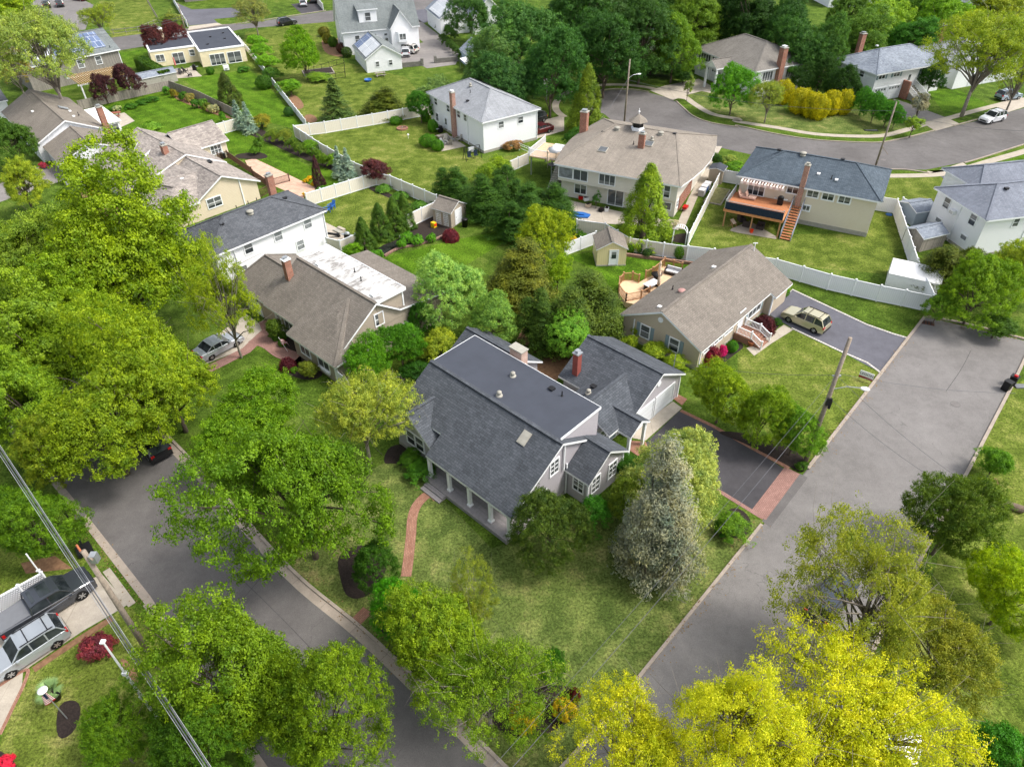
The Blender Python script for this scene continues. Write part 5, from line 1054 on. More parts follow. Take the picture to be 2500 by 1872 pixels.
T('airy3', 2110, 1785, 235, 11, '#c6cc36', 'wide bright yellow tree at the bottom right corner of the road', name='street_tree')
T('airy1', 1550, 1850, 165, 10, '#c6cc36', 'bright yellow tree at the bottom edge beside the dry lawn', name='street_tree')
T('airy3', 1900, 1900, 200, 10, '#c6cc36', 'bright yellow-green tree at the bottom edge over the white vehicle', name='street_tree')
T('airy2', 2140, 1470, 225, 9, '#8f9a44', 'open olive tree with bare grey limbs over the blue car')
T('airy1', 2310, 1600, 150, 7.5, '#8c9440', 'olive tree between the open grey-limbed tree and the right lawn')
T('dense2', 2335, 1255, 116, 6.5, '#5f7a30', 'dense olive green tree on the right verge of the dead-end road')
T('small2', 2437, 1120, 44, 3.4, '#5d8c28', 'young round tree in a ring of soil on the right lawn')
T('dense1', 2480, 1440, 108, 6, '#9cb81c', 'vivid lime tree at the right edge')
T('small1', 2465, 1825, 78, 3., '#3f8020', 'low green shrub at the bottom right corner', 'shrub')
T('dense1', 1768, 948, 82, 5.5, '#84a028', 'yellow-green tree beside the black driveway, nearest the garage')
T('dense2', 1865, 1000, 78, 5, '#789828', 'yellow-green tree in the middle of the row beside the black driveway')
T('dense1', 1950, 1040, 68, 4.4, '#6f9c38', 'fresh green tree at the road end of the row, beside the leaning pole')
T('dense2', 1345, 1265, 103, 6, '#4c6430', 'dark olive round tree at the right corner of the front porch')
T('small2', 1452, 1240, 46, 3, '#418026', 'bright green bush against the side windows of the grey house', 'shrub')
T('small1', 1535, 1130, 38, 2.4, '#3a6a22', 'dark green bush below the two side windows', 'shrub')
T('dense1', 1655, 1155, 132, 6, '#a8b880', 'pale silvery-green tree between the grey house and the black driveway')
T('dense2', 1530, 1200, 60, 4.5, '#7c9440', 'green tree between the olive round tree and the pale one')
TC('cedar2', 1600, 1070, 1580, 1375, 98, '#8f9484', 'tall grey-green weeping conifer on the front lawn by the cables')
T('small2', 1790, 1275, 45, 2., '#6a9430', 'low green shrub on the lawn edge beside the driveway entrance', 'shrub')
T('bush2', 1770, 1290, 26, .9, '#4a8426', 'ground-hugging green plant in the round mulch bed', 'shrub')
T('bush1', 1955, 1135, 16, .8, '#4a7424', 'small spiky green shrub at the kerb end of the brick paving', 'shrub')
# between the houses
T('dense2', 1095, 690, 90, 6.5, '#94bc7c', 'round pale blue-green maple behind the flat-roofed brown colonial')
T('dense1', 1205, 770, 66, 5, '#80a864', 'smaller pale green maple, right below the round blue-green one')
T('cedar2', 1285, 650, 95, 8, '#667034', 'brown-olive cedar left of the yellow shed')
T('cedar1', 1430, 725, 95, 8.5, '#4e6430', 'dark olive cedar in front of the tan ranch deck')
T('cedar3', 1320, 765, 66, 7, '#44602c', 'dark cedar in the shade behind the grey house')
T('dense1', 1330, 560, 68, 6, '#93a82a', 'yellow-green tree behind the brown-olive cedar')
T('dense2', 1400, 808, 62, 5, '#84b858', 'rounded bright green tree behind the garage wing')
T('small1', 1362, 655, 32, 5, '#8aac2e', 'lime green sprout of a tree between the two olive cedars')
for i, (x, y, r, Hh, l) in enumerate(((1110, 440, 44, 5.5, 'leftmost dark conifer in the row beside the taupe shed'), (1175, 470, 50, 6, 'second dark conifer from the left beside the taupe shed'), (1235, 445, 46, 6, 'third dark conifer from the left in the thick row'), (1290, 485, 54, 6.2, 'fourth dark conifer in the thick row, the widest'), (1350, 490, 48, 6, 'rightmost dark conifer, beside the long cream house'), (1250, 530, 50, 5, 'low dark conifer in front of the thick row'))):
    T('cedar%d' % (i % 3 + 1), x, y, r * 1.15, Hh, '#3a5e2a', l, 'conifer', 'dark conifers between the shed and the cream house')
T('small2', 1190, 415, 30, 4, '#7c9c38', 'light green small tree at the back of the dark conifers')
T('small1', 1225, 400, 26, 3.4, '#8aa838', 'light green small tree beside the far lawn swing', 'tree')
for i, (x, y, r, l) in enumerate(((885, 565, 32, 'leftmost'), (925, 530, 34, 'second'), (960, 515, 34, 'third'), (985, 505, 28, 'rightmost'))):
    T('arbor1', x, y, r, 4.6, '#46662c', l + ' of the four dark arborvitae behind the garden pond', 'conifer', 'dark arborvitae behind the pond')
T('small1', 857, 606, 25, 2.2, '#6fa024', 'bright green bush beside the white fence corner of the brown colonial', 'shrub')
T('dense2', 900, 875, 60, 4.5, '#5f9626', 'bright green bushy tree at the corner of the brown colonial', 'tree')
T('dense1', 975, 830, 62, 4.5, '#4f8624', 'green bushy tree in the middle of the side yard row')
T('small2', 1075, 830, 50, 4, '#94a63c', 'yellowish open shrub tree beside the rear wing roof')
T('dense2', 1020, 770, 40, 4, '#42762a', 'dark green bush under the pale blue-green maple', 'shrub')
T('small1', 1010, 900, 40, 2, '#2f5c1e', 'dark green ground bush between the two houses', 'shrub')
for x, y, r, l in ((885, 968, 18, 'left'), (913, 972, 20, 'right')): T('arbor1', x, y, r, 2.2, '#47702a', l + ' one of two small clipped cones by the white side fence', 'conifer')
T('small2', 1030, 1140, 40, 1.6, '#4a7e28', 'low green shrub below the double window of the front gable', 'shrub'); T('small1', 1000, 1115, 28, 1.5, '#527f2c', 'low green shrub left below the double window', 'shrub')
TC('arbor2', 1434, 157, 1430, 322, 47, '#6a8230', 'tall cone-shaped arborvitae by the cul-de-sac'); TC('arbor1', 1580, 400, 1568, 588, 68, '#7a982e', 'bright green cone-shaped arborvitae against the long cream house')
T('small1', 1400, 330, 26, 3.5, '#41702e', 'dark shrub at the foot of the tall cul-de-sac arborvitae', 'shrub')
for x, y, bx, by, l in ((582, 245, 588, 315, 'left blue-grey spruce beside the beige fence'), (603, 250, 612, 325, 'right blue-grey spruce beside the beige fence'), (825, 357, 833, 436, 'left pale blue spruce beside the purple-leaved tree'), (848, 362, 853, 436, 'right pale blue spruce beside the purple-leaved tree')):
    TC('spruce1', x, y, bx, by, 19, '#8fa8a0', l, 'conifer')
T('small1', 915, 407, 37, 4.2, '#5a3038', 'round purple-leaved tree at the meeting of three fences'); TC('arbor2', 772, 380, 780, 455, 16, '#4a3036', 'slim dark purple column tree in the curved bed', 'tree')
row = ((637, 290, 28, '#8c8c34', 'large bronze-green round shrub at the start of the curved row'), (664, 326, 19, '#6a8434', 'second round shrub of the curved row'), (694, 326, 22, '#76883a', 'third shrub of the curved row, broad and bronze-tipped'), (713, 345, 16, '#5c7c30', 'fourth shrub of the curved row, tucked behind the fence'), (727, 357, 15, '#5f7e34', 'fifth shrub of the curved row'), (756, 352, 21, '#6f9c34', 'sixth shrub of the curved row, bright green'), (772, 372, 15, '#5c8030', 'seventh shrub of the curved row'), (785, 384, 17, '#62842c', 'eighth shrub of the curved row'), (810, 385, 20, '#6c9430', 'last green shrub of the curved row before the blue spruces'))
for x, y, r, c, l in row: T('small2', x, y, r, 2.6, c, l, 'shrub', 'shrubs in the curved row along the fence')
T('small1', 622, 362, 16, 1.6, '#5f8c2e', 'small bush in the lawn bed by the brown railing', 'shrub'); T('sapling1', 630, 350, 13, 2.6, '#557c2c', 'thin young tree in the lawn bed by the brown railing')
for i, (x, y) in enumerate(((745, 440), (757, 432), (765, 448), (748, 474), (770, 470))): T('bush1', x, y, 9, .6, '#d8b818', 'small golden flowering shrub by the paved patio, number %s along the bed' % ('one', 'two', 'three', 'four', 'five')[i], 'shrub', 'golden shrubs by the patio')
T('bush2', 783, 462, 14, .8, '#5f9a30', 'low green plant beside the golden shrubs', 'shrub')
for x, y, r, l in ((937, 460, 19, 'fountain grass clump nearest the purple-leaved tree'), (978, 478, 20, 'wide middle clump of fountain grass'), (1023, 500, 19, 'fountain grass clump nearest the taupe shed')): T('tuft1', x, y, r, 1., '#5d8c40', l, 'ornamental grass', 'fountain grasses along the fence', .4, 'ornamental_grass')
T('pom1', 1100, 570, 21, 1.4, '#7c3040', 'crimson Japanese maple mound by the taupe shed', 'shrub')
for x, y, r, l in ((992, 573, 18, 'light green garden bush left of the stone edging'), (1016, 582, 20, 'green leafy bush in the middle of the stone-edged bed'), (1052, 577, 14, 'yellow-green round bush near the crimson mound'), (920, 617, 20, 'low bush by the pond'), (980, 590, 14, 'small green plant near the garden urn')): T('bush2', x, y, r, 1.2, '#5f9a2c', l, 'shrub')
# white cape yard
TC('spruce1', 803, 192, 825, 296, 40, '#56704a', 'dark pointed conifer on the far lawn with drooping skirt'); T('cedar2', 945, 240, 56, 5, '#5c6c34', 'broad olive cedar on the far lawn')
for x, y, r, l in ((1030, 225, 28, 'left'), (1070, 205, 34, 'middle'), (1110, 215, 34, 'right')): T('small1', x, y, r, 3.6, '#7a9a70', l + ' pale blue-green bush behind the beige fence of the far lawn', 'shrub')
T('dense1', 1025, 250, 34, 3.4, '#47802c', 'dark green bush by the end of the beige fence', 'shrub'); T('dense2', 738, 122, 50, 4.6, '#6e9c1c', 'wide green crabapple on the lawn of the tall cape', 'tree')
for x, y, r, c, l in ((622, 95, 26, '#6ea42c', 'first light green bush of the fence row, nearest the street'), (635, 118, 30, '#6ca028', 'second light green bush of the fence row'), (648, 145, 32, '#72a42c', 'third light green bush of the fence row'), (660, 175, 26, '#54803a', 'fourth bush of the fence row, greyer green'), (706, 205, 32, '#6a9c2c', 'fifth and last light green bush of the fence row')): T('small2', x, y, r, 3.4, c, l, 'shrub', 'light green bushes along the white picket fence')
for x, y, r, c, l in ((790, 75, 14, '#6c6c34', 'bronze clipped bush at the corner of the tall cape'), (798, 92, 12, '#7a7c30', 'olive clipped bush second from the cape corner'), (812, 100, 12, '#4c7228', 'green clipped bush third from the cape corner'), (835, 115, 15, '#5c3c34', 'brown-red clipped bush beside the garage'), (846, 125, 13, '#46603a', 'dark green clipped bush touching the garage')): T('clipped1', x, y, r, 2., c, l, 'shrub')
TC('arbor1', 560, 178, 565, 262, 34, '#4c5c34', 'dark ragged conifer on the lawn of the flat-roofed house'); T('clipped1', 643, 197, 20, 2.4, '#47702c', 'dark clipped ball by the white picket fence', 'shrub'); T('clipped1', 704, 270, 12, 1.5, '#3f6a40', 'small dark ball at the foot of the picket fence', 'shrub')
T('clipped1', 512, 171, 10, 1.4, '#4a7a2c', 'small clipped ball by the patio door of the flat-roofed house', 'shrub'); T('bush2', 590, 168, 16, 1., '#4a8030', 'low green bushes below the right patio window', 'shrub')
o = plant('hedge1', (A(1200, 590) + A(1130, 550)) / 2, 1, 2.2, '#50742e', 'dense box hedge between the cottage and the cream flat-roofed house', 'hedge', rot=0); a, b2 = A(1100, 530), A(1290, 640); o.location = ((a + b2) / 2)[:]; o.rotation_euler = (0, 0, math.atan2((b2 - a).y, (b2 - a).x)); o.scale = ((b2 - a).length / 2, 1.1, 2.2)
for x, y, r, c, l in ((372, 90, 34, '#5a3034', 'left purple-leaved tree behind the cream flat-roofed house'), (418, 80, 32, '#643238', 'right purple-leaved tree behind the cream flat-roofed house'), (248, 208, 30, '#4c2c36', 'left dark purple tree in front of the pergola'), (305, 185, 36, '#50303a', 'right dark purple tree in front of the pergola')): T('dense1', x, y, r, 5.5, c, l)
T('airy1', 100, 120, 118, 10, '#93a868', 'spreading pale green tree with bare branches over the weathered cottage'); T('airy2', 30, 165, 60, 8, '#8c8450', 'reddish-green open tree at the left edge below the parking area'); T('broad1', 40, 30, 60, 10, '#9cb83c', 'lime green tree at the top left corner')
T('airy3', 235, 45, 38, 7, '#8ca044', 'thin light green tree in front of the parking area'); T('airy1', 618, 30, 44, 8.5, '#8a9468', 'grey-green half-bare tree beside the far street'); T('sapling2', 262, 18, 20, 4, '#8c9c5c', 'small bare-limbed tree on the far strip lawn')
T('sapling1', 425, 45, 22, 4, '#7c8c54', 'scrubby little tree by the black driveway at the top'); T('sapling2', 400, 50, 16, 3, '#7c9450', 'scrubby bush by the wire fence at the top')
T('dense2', 20, 335, 62, 6.5, '#4c7030', 'dark green rounded tree at the left edge by the white gable house'); T('small2', 183, 405, 36, 4, '#4c7030', 'small dark-leaved tree beside the white garden arch'); T('broad2', 45, 440, 66, 7, '#94a83c', 'lime street tree over the parked car at the left edge')
for x, y, l in ((200, 400, 'left golden cone shrub behind the white garden arch'), (228, 455, 'golden cone shrub in front of the white garden arch')): TC('arbor1', x, y - 15, x, y + 20, 12, '#9a8c24', l)
T('bush1', 107, 402, 10, 1., '#c04868', 'pink flowering bush beside the white gable house', 'shrub')
for i, (x, y, r, c) in enumerate(((405, 218, 12, '#56903a'), (425, 225, 11, '#8c8438'), (443, 233, 12, '#4a7a2c'), (460, 236, 12, '#a8a070'), (478, 250, 13, '#47762a'), (492, 250, 12, '#6c9a44'), (500, 260, 12, '#6a7c30'), (522, 262, 14, '#b4b48c'), (543, 283, 9, '#5c9430'))):
    T('bush%d' % (i % 2 + 1), x, y, r, 1.6, c, ('first', 'second', 'third', 'fourth', 'fifth', 'sixth', 'seventh', 'eighth', 'ninth')[i] + ' bush of the border along the weathered fence, counting from the fence corner', 'shrub', 'border bushes along the weathered fence')
for i, (x, y) in enumerate(((375, 240), (345, 248), (315, 258), (280, 262), (250, 272))): T('bush2', x, y, 18, .8, '#47782a', ('rightmost', 'second', 'middle', 'fourth', 'leftmost')[i] + ' low green plant clump at the foot of the weathered fence', 'shrub', 'low plants at the foot of the weathered fence')
T('tuft1', 365, 305, 24, 1.3, '#6f9c3c', 'feathery green clump on the lush lawn behind the mottled roof', 'shrub'); T('bush1', 281, 264, 12, 1., '#b0bc90', 'white-flowering bush by the picnic table', 'shrub')
# hedges and specials at H13, H14, H3
for x, y, r, hh, l in ((1038, 281, 11, 1.8, 'small clipped bush at the end of the beige fence'), (1056, 304, 13, 2., 'clipped round bush beside the grill'), (1045, 340, 22, 1.8, 'large clipped bush left of the white house patio'), (1068, 352, 16, 1.6, 'clipped bush right against the white house patio'), (966, 292, 16, 1.2, 'low clipped bush in front of the beige fence')): T('clipped2' if r > 14 else 'clipped1', x, y, r, hh, '#4f8426', l, 'shrub')
T('bush1', 1245, 353, 26, 1.4, '#9a7850', 'orange-tinged bush at the foot of the white house side wall', 'shrub'); T('clipped1', 1280, 330, 14, 1.3, '#3e5c26', 'dark clipped bush by the maroon car', 'shrub')
T('bush2', 1455, 560, 18, .9, '#8fae50', 'pale green plant bed by the white bench', 'shrub'); T('bush1', 1395, 580, 15, .9, '#c8b428', 'yellow-leaved clump beside the white fence', 'shrub'); T('bush2', 1422, 575, 16, .9, '#5c8c34', 'green clump beside the yellow-leaved one', 'shrub'); T('bush1', 1640, 543, 14, .9, '#c8c4b0', 'white-flowering bush at the corner of the cream house', 'shrub')
T('clipped1', 1540, 606, 9, 1.1, '#4a7c2c', 'round green bush left in the yellow shed border', 'shrub'); T('clipped1', 1563, 602, 9, 1.3, '#3e7028', 'upright bush second in the yellow shed border', 'shrub'); T('clipped1', 1580, 616, 12, 1., '#40603a', 'low dark bush in the middle of the yellow shed border', 'shrub'); T('clipped1', 1660, 610, 14, 1.8, '#62942c', 'bright round bush at the right of the yellow shed border', 'shrub')
for x, y, r, l in ((1560, 800, 24, 'left'), (1600, 850, 36, 'middle'), (1650, 880, 30, 'right'), (1540, 830, 22, 'lowest')): T('small2', x, y, r, 2.2, '#93ac3a', l + ' airy yellow-green shrub between the garage wing and the tan ranch', 'shrub')
T('pom2', 1738, 862, 26, 1.7, '#8a2c44', 'crimson maple mound in front of the tan ranch'); T('bush1', 1766, 856, 13, 1.2, '#d42c88', 'hot pink azalea beside the crimson mound', 'shrub'); T('clipped1', 1788, 843, 15, 1.1, '#4a8426', 'green ball shrub by the white stair rails', 'shrub'); T('pom1', 1866, 788, 30, 1.7, '#54222c', 'dark purple maple mound beside the ranch front door'); T('bush2', 1900, 785, 12, .7, '#3f6c28', 'small green plants by the parked tan car', 'shrub')
T('clipped1', 1917, 711, 11, 1., '#6a9c3c', 'light green ball at the ranch garage corner', 'shrub')
T('bush1', 1770, 388, 22, 1.4, '#90a460', 'pale variegated shrub between the two raised houses', 'shrub'); T('bush2', 1790, 405, 26, 1.2, '#6fa030', 'bright green shrub between the two raised houses', 'shrub'); T('small1', 1752, 385, 14, 2.2, '#3c6428', 'dark upright shrub left in the bed between the two raised houses', 'shrub')
# left side yard of the brown colonial
T('pom2', 700, 885, 21, 1.2, '#5c2430', 'dark red maple mound beside the brick walk'); T('bush2', 716, 902, 9, .6, '#6c9c30', 'tiny green bush beside the dark red mound', 'shrub'); T('small1', 752, 895, 24, 2.2, '#6c7c34', 'olive shrub under the window box of the brown colonial', 'shrub'); T('small2', 668, 795, 24, 3, '#55702e', 'tall loose shrub against the brown colonial front', 'shrub')
for x, y, l in ((673, 822, 'left'), (688, 836, 'lower'), (690, 820, 'right')): T('clipped1', x, y, 10, .7, '#507c30', l + ' of three low balls in the bed by the brick walk', 'shrub')
# upper right
for i, (x, y, r) in enumerate(((1915, 218, 24), (1958, 240, 30), (1985, 250, 26), (2003, 255, 24), (2032, 245, 24), (2065, 243, 21))): T('clipped%d' % (i % 2 + 1), x, y, r, 4., '#b8b428', ('leftmost', 'second from left', 'third from left', 'fourth from left', 'fifth from left', 'rightmost')[i] + ' of the six rounded gold shrubs on the curving lawn', 'shrub', 'gold rounded shrubs on the curving lawn')
for i, (x, y, r) in enumerate(((2110, 240, 28), (2140, 255, 30), (2170, 270, 28), (2190, 280, 22))): T('dense1', x, y, r, 3.2, '#4f8c34', ('first', 'second', 'third', 'last')[i] + ' green bush of the hedge ending at the grey driveway, from the gold shrubs', 'shrub', 'green hedge bushes by the grey driveway')
for i, (x, y, r) in enumerate(((1965, 190, 34), (2005, 178, 40), (2050, 200, 42), (2085, 212, 30))): T('dense2', x, y, r, 5.5, '#35592a', ('first', 'second', 'third', 'fourth')[i] + ' dark evergreen mass from the left between the split-level and the raised ranch', 'shrub')
T('dense1', 1795, 205, 55, 8.5, '#5f9c30', 'bright green round tree on the curved verge before the split-level', name='street_tree'); T('airy3', 1880, 235, 48, 7, '#8a9c4c', 'open sparse tree on the verge in front of the gold shrubs', name='street_tree')
T('sapling1', 1681, 213, 12, 4, '#7c9458', 'thin young tree on the verge by the cul-de-sac driveway'); T('sapling2', 2232, 303, 24, 3.6, '#7c9c34', 'young yellow-green tree on the verge by the tilted pole'); T('sapling3', 2248, 255, 20, 5, '#a8a898', 'nearly bare young tree behind the verge sapling')
T('airy1', 2410, 125, 118, 13, '#93a83c', 'huge yellow-green street tree over the far right road', name='street_tree'); T('airy2', 2500, 170, 80, 12, '#93a83c', 'yellow-green street tree crown at the right edge by the road', name='street_tree'); T('dense2', 2278, 185, 34, 5, '#35602a', 'dark weeping tree beside the raised ranch steps'); T('small1', 2236, 192, 18, 3, '#44702a', 'dark shrub right of the front steps', 'shrub'); T('pom1', 2248, 238, 15, 1.2, '#6a3428', 'red-leaved mound by the front steps', 'shrub'); T('bush1', 2238, 244, 9, .8, '#c8b020', 'yellow mound by the front steps', 'shrub')
T('cedar1', 2310, 640, 70, 5.5, '#5a6830', 'dark olive evergreen at the corner of the white fence'); T('dense1', 2400, 690, 90, 7, '#74982c', 'big green tree beyond the end of the dead-end road'); T('dense2', 2490, 650, 80, 7, '#9cb044', 'lighter lime tree at the right edge beyond the dead-end road'); T('dense1', 2300, 740, 40, 3.2, '#6c9438', 'low green bush at the foot of the white fence end', 'shrub'); T('small2', 2440, 790, 50, 3, '#4c7028', 'dark undergrowth at the end of the dead-end road', 'shrub'); T('clipped1', 2283, 505, 15, 1.2, '#5a8434', 'low bush by the white gate of the right edge house', 'shrub'); T('small1', 2360, 630, 36, 5, '#5c6c30', 'olive shrub against the slate-roofed house wall', 'shrub')
T('bush1', 243, 1568, 42, 1.8, '#8a3c4c', 'red barberry on the lawn beside the concrete drive', 'shrub'); T('bush2', 5, 1862, 30, .7, '#e03058', 'bed of hot pink flowers at the bottom left corner', 'shrub')
T('tuft1', 240, 1305 + 0, 1, .1, '#4a7a3a', 'tiny weed tuft on the left verge', 'ornamental grass', None, .4, 'ornamental_grass') if 0 else None
# the wood behind the cul-de-sac
FT = ((1195, 150, 66, 12, '#5f8458', 'broad grey-green poplar, leftmost of the tall wood, beside the small solar house'), (1265, 90, 95, 15, '#4f7c4c', 'tall blue-green tree next right of the leftmost poplar'), (1240, 190, 66, 11, '#47744a', 'lower blue-green crown in front of the tall left trees'), (1345, 160, 80, 14, '#41703e', 'deep green crown over the shaded bulb of the cul-de-sac'), (1385, 50, 90, 17, '#3f6a38', 'tall dark crown at the top edge above the tall cone'), (1480, 110, 85, 15, '#3a6434', 'dark green tree behind the bare utility pole'), (1470, 20, 90, 17, '#3c5f34', 'dark green crown touching the top edge above the pole'), (1570, 80, 80, 15, '#42683a', 'dark green tree right of the bare pole'), (1585, 0, 90, 16, '#46703a', 'green crown at the top edge mid-wood'), (1650, 95, 62, 13, '#6c9234', 'lighter lime tree lighting up the middle of the wood'), (1700, 40, 75, 15, '#6a8c34', 'yellowish green tree behind the split-level'), (1775, 30, 70, 15, '#35582e', 'dark tree straight behind the split-level roof'), (1850, 40, 75, 15, '#34582e', 'very dark tree above the split-level chimney'), (1915, 60, 66, 14, '#3a6434', 'dark green tree between the two upper right roofs'), (1960, 110, 62, 12, '#44703c', 'mid green tree left of the raised ranch roof'), (2020, 110, 52, 12, '#557f48', 'blue-green conical tree left of the raised ranch chimney'), (2090, 90, 60, 11, '#668c44', 'mid green tree behind the raised ranch chimney'), (2160, 50, 60, 12, '#8cb048', 'lime tree at the top edge above the raised ranch'), (2225, 85, 52, 10, '#4c8438', 'round saturated green tree behind the raised ranch ridge'), (2300, 40, 60, 12, '#7ca838', 'bright green tree at the top edge left of the huge street tree'), (2250, 10, 60, 12, '#5c8838', 'green tree at the top edge above the round one'), (2080, 20, 50, 11, '#5c8040', 'green crown at the top edge left of the lime tree'), (2440, 0, 60, 13, '#a0b048', 'light tree at the top right corner'), (1150, 20, 52, 12, '#46703e', 'dark tree beside the small solar house at the top edge'))
for i, (x, y, r, Hh, c, l) in enumerate(FT): T(('broad1', 'dense1', 'broad3', 'dense2')[i % 4], x, y, r * 1.12, Hh, c, l, 'tree', 'tall trees of the wood behind the cul-de-sac', .6)
for i, (x, y, r, l) in enumerate(((1380, 205, 30, 'first'), (1460, 175, 34, 'second'), (1530, 165, 34, 'third'), (1590, 160, 34, 'fourth'), (1640, 165, 34, 'fifth'), (1670, 180, 26, 'sixth'), (1280, 225, 34, 'seventh'))): T('small1' if i % 2 else 'small2', x, y, r, 3., '#3a6228', l + ' understorey bush round the cul-de-sac bulb, counted from the tall cone' if i < 6 else 'understorey bush at the foot of the leftmost wood beside the white hip house', 'shrub', 'understorey bushes round the cul-de-sac')
for i in range(14): T('small2', 1060 + i * 8 if i < 7 else 1025 + i * 8, 45 + i * 6 if i < 7 else 40 + i * 7, 11, 2.6, '#4a6c3a', 'shrub of the loose hedge beside the grey drive of the tall cape', 'shrub', 'hedge shrubs beside the grey drive')
# ---------------------------------------------------------------- vehicles
def paint(name, c, metal=.35): return plain(name, c, .32, .04, 1., metal, .5, 1.)
CAR = { # wheelbase, length, width, roof z, belt z, hood z, wheel r, body side outline, glasshouse outline (x from the middle)
 'suv': dict(wb=2.75, L=4.65, W=1.86, r=.36, body=[(-2.28, .35), (-2.33, .7), (-2.27, 1.05), (-1.9, 1.1), (.95, 1.06), (1.55, 1.02), (2.1, .92), (2.3, .75), (2.33, .4)], gl=[(-2.22, 1.06), (-1.85, 1.62), (-1.3, 1.72), (.0, 1.72), (.35, 1.64), (1.02, 1.05)], roof=(-1.95, .22), zr=1.7),
 'sedan': dict(wb=2.8, L=4.8, W=1.84, r=.33, body=[(-2.35, .32), (-2.4, .7), (-2.3, .98), (-1.7, 1.03), (.85, .95), (1.5, .9), (2.15, .76), (2.38, .6), (2.4, .35)], gl=[(-1.75, 1.0), (-1.05, 1.38), (-.6, 1.43), (.05, 1.42), (.25, 1.37), (.98, .93)], roof=(-1.1, .15), zr=1.42),
 'pickup': dict(wb=3.7, L=5.9, W=2.0, r=.42, body=[(-2.95, .5), (-3.0, .8), (-2.98, 1.28), (-.9, 1.28), (1.35, 1.2), (2.0, 1.18), (2.65, 1.1), (2.9, .95), (2.93, .5)], gl=[(-1.0, 1.24), (-.85, 1.82), (-.4, 1.9), (.75, 1.88), (1.0, 1.8), (1.6, 1.16)], roof=(-.95, .9), zr=1.88),
 'jeep': dict(wb=2.45, L=4.0, W=1.8, r=.38, body=[(-1.9, .45), (-1.92, .8), (-1.9, 1.15), (-1.6, 1.16), (.7, 1.14), (1.3, 1.12), (1.8, 1.08), (1.9, .9), (1.92, .5)], gl=[(-1.88, 1.1), (-1.82, 1.78), (-1.4, 1.84), (.1, 1.84), (.35, 1.78), (.7, 1.12)], roof=(-1.84, .3), zr=1.83)}
CT = {}
def make_car(kind, pm):
    c = CAR[kind]; W = c['W']; wb = c['wb']; r = c['r']
    def arch(cx): return [(cx + (r + .07) * math.cos(t), .28 + (r + .07) * math.sin(t) if .28 + (r + .07) * math.sin(t) > .3 else .3) for t in [math.pi * (1 - k / 7) for k in range(8)]]
    low = [(-c['L'] / 2 + .05, .3)] + arch(-wb / 2) + arch(wb / 2) + [(c['L'] / 2 - .05, .3)]
    prof = low + c['body'][::-1]           # closed outline seen from the side
    ys = [-1, -.93, -.55, 0, .55, .93, 1]
    def place(x, z, f):
        e = max(0, abs(x) - c['L'] / 2 + .75) / .75; hw = W / 2 * (1 - .10 * e * e) * (1 - .05 * max(0, z - .75)); zz = z
        if abs(f) == 1 and z > .6: zz = z - .05
        if f == 0 and z > .85: zz = z + .015
        return Vector((x, hw * f, zz))
    b = MB(); n = len(prof); k0 = len(b.v)
    for f in ys: b.v += [place(x, z, f) for x, z in prof]
    for j in range(len(ys) - 1):
        for i in range(n): a = j * n + i; d = j * n + (i + 1) % n; b.f.append([a, d, d + n, a + n]); b.m.append(0)
    b.f.append(list(range(n))[::-1]); b.m.append(0); b.f.append(list(range((len(ys) - 1) * n, len(ys) * n))); b.m.append(0)
    ro = bpy.data.objects.new('car', None); ro.empty_display_size = .3
    body = b.build('body', pm, ro)
    # glasshouse
    g = MB(); G_ = c['gl']; n = len(G_); zb = G_[0][1]
    def gp(x, z, f): return Vector((x, (W / 2 - .06) * f * (1 - .26 * (z - zb)), z - (.02 if abs(f) == 1 and z > zb + .4 else 0)))
    fs = (-1, -.9, 0, .9, 1); 
    for f in fs: g.v += [gp(x, z, f) for x, z in G_]
    for j in range(4):
        for i in range(n - 1): a = j * n + i; g.f.append([a, a + n, a + n + 1, a + 1]); g.m.append(0)
    g.f.append(list(range(n))); g.m.append(0); g.f.append(list(range(4 * n, 5 * n))[::-1]); g.m.append(0)
    go = g.build('windows', 'carglass', ro)
    # roof skin
    rf = MB(); top = [p for p in G_ if p[1] > c['zr'] - .14]; m = len(top)
    for f in (-1.0, -.88, 0, .88, 1.0): rf.v += [gp(x, z, f) + Vector((0, 0, .025)) for x, z in top]
    for j in range(4):
        for i in range(m - 1): a = j * m + i; rf.f.append([a, a + m, a + m + 1, a + 1]); rf.m.append(0)
    s = len(rf.v)
    rf.build('roof', pm, ro)
    for f in (-1, 1):
        pl = MB()
        for i in list(range(n - 1)): 
            if G_[i][1] > c['zr'] - .14 and G_[i + 1][1] > c['zr'] - .14 or True:
                q = [gp(G_[i][0], G_[i][1], f * 1.01), gp(G_[i + 1][0], G_[i + 1][1], f * 1.01)]; pl.bar(q[0], q[1], .07, .05)
        for u in ((.33, .62) if kind != 'pickup' else (.45,)):
            x = G_[0][0] + (G_[-1][0] - G_[0][0]) * u; pl.bar(gp(x, zb, f * 1.01), gp(x, c['zr'] - .05, f * 1.01), .08, .04)
        pl.build('pillars', pm, ro)
    if kind in ('suv', 'jeep'):
        rk = MB()
        for f in (-1, 1): rk.bar((c['roof'][0] + .2, f * W * .36, c['zr'] + .07), (c['roof'][1], f * W * .36, c['zr'] + .07), .05)
        for x in (c['roof'][0] + .5, c['roof'][1] - .5): rk.bar((x, -W * .36, c['zr'] + .09), (x, W * .36, c['zr'] + .09), .05, .03)
        rk.build('roof_rack', 'black', ro)
    if kind == 'pickup':
        MB().box(-2.85, -1.05, -.82, .82, 1.27, 1.31).build('bed_cover', plain('grey_bed_cover', '#6c6e72', .5, .05), ro); MB().box(-.65, .55, -.6, .6, 1.87, 1.92).build('sunroof', 'carglass', ro)
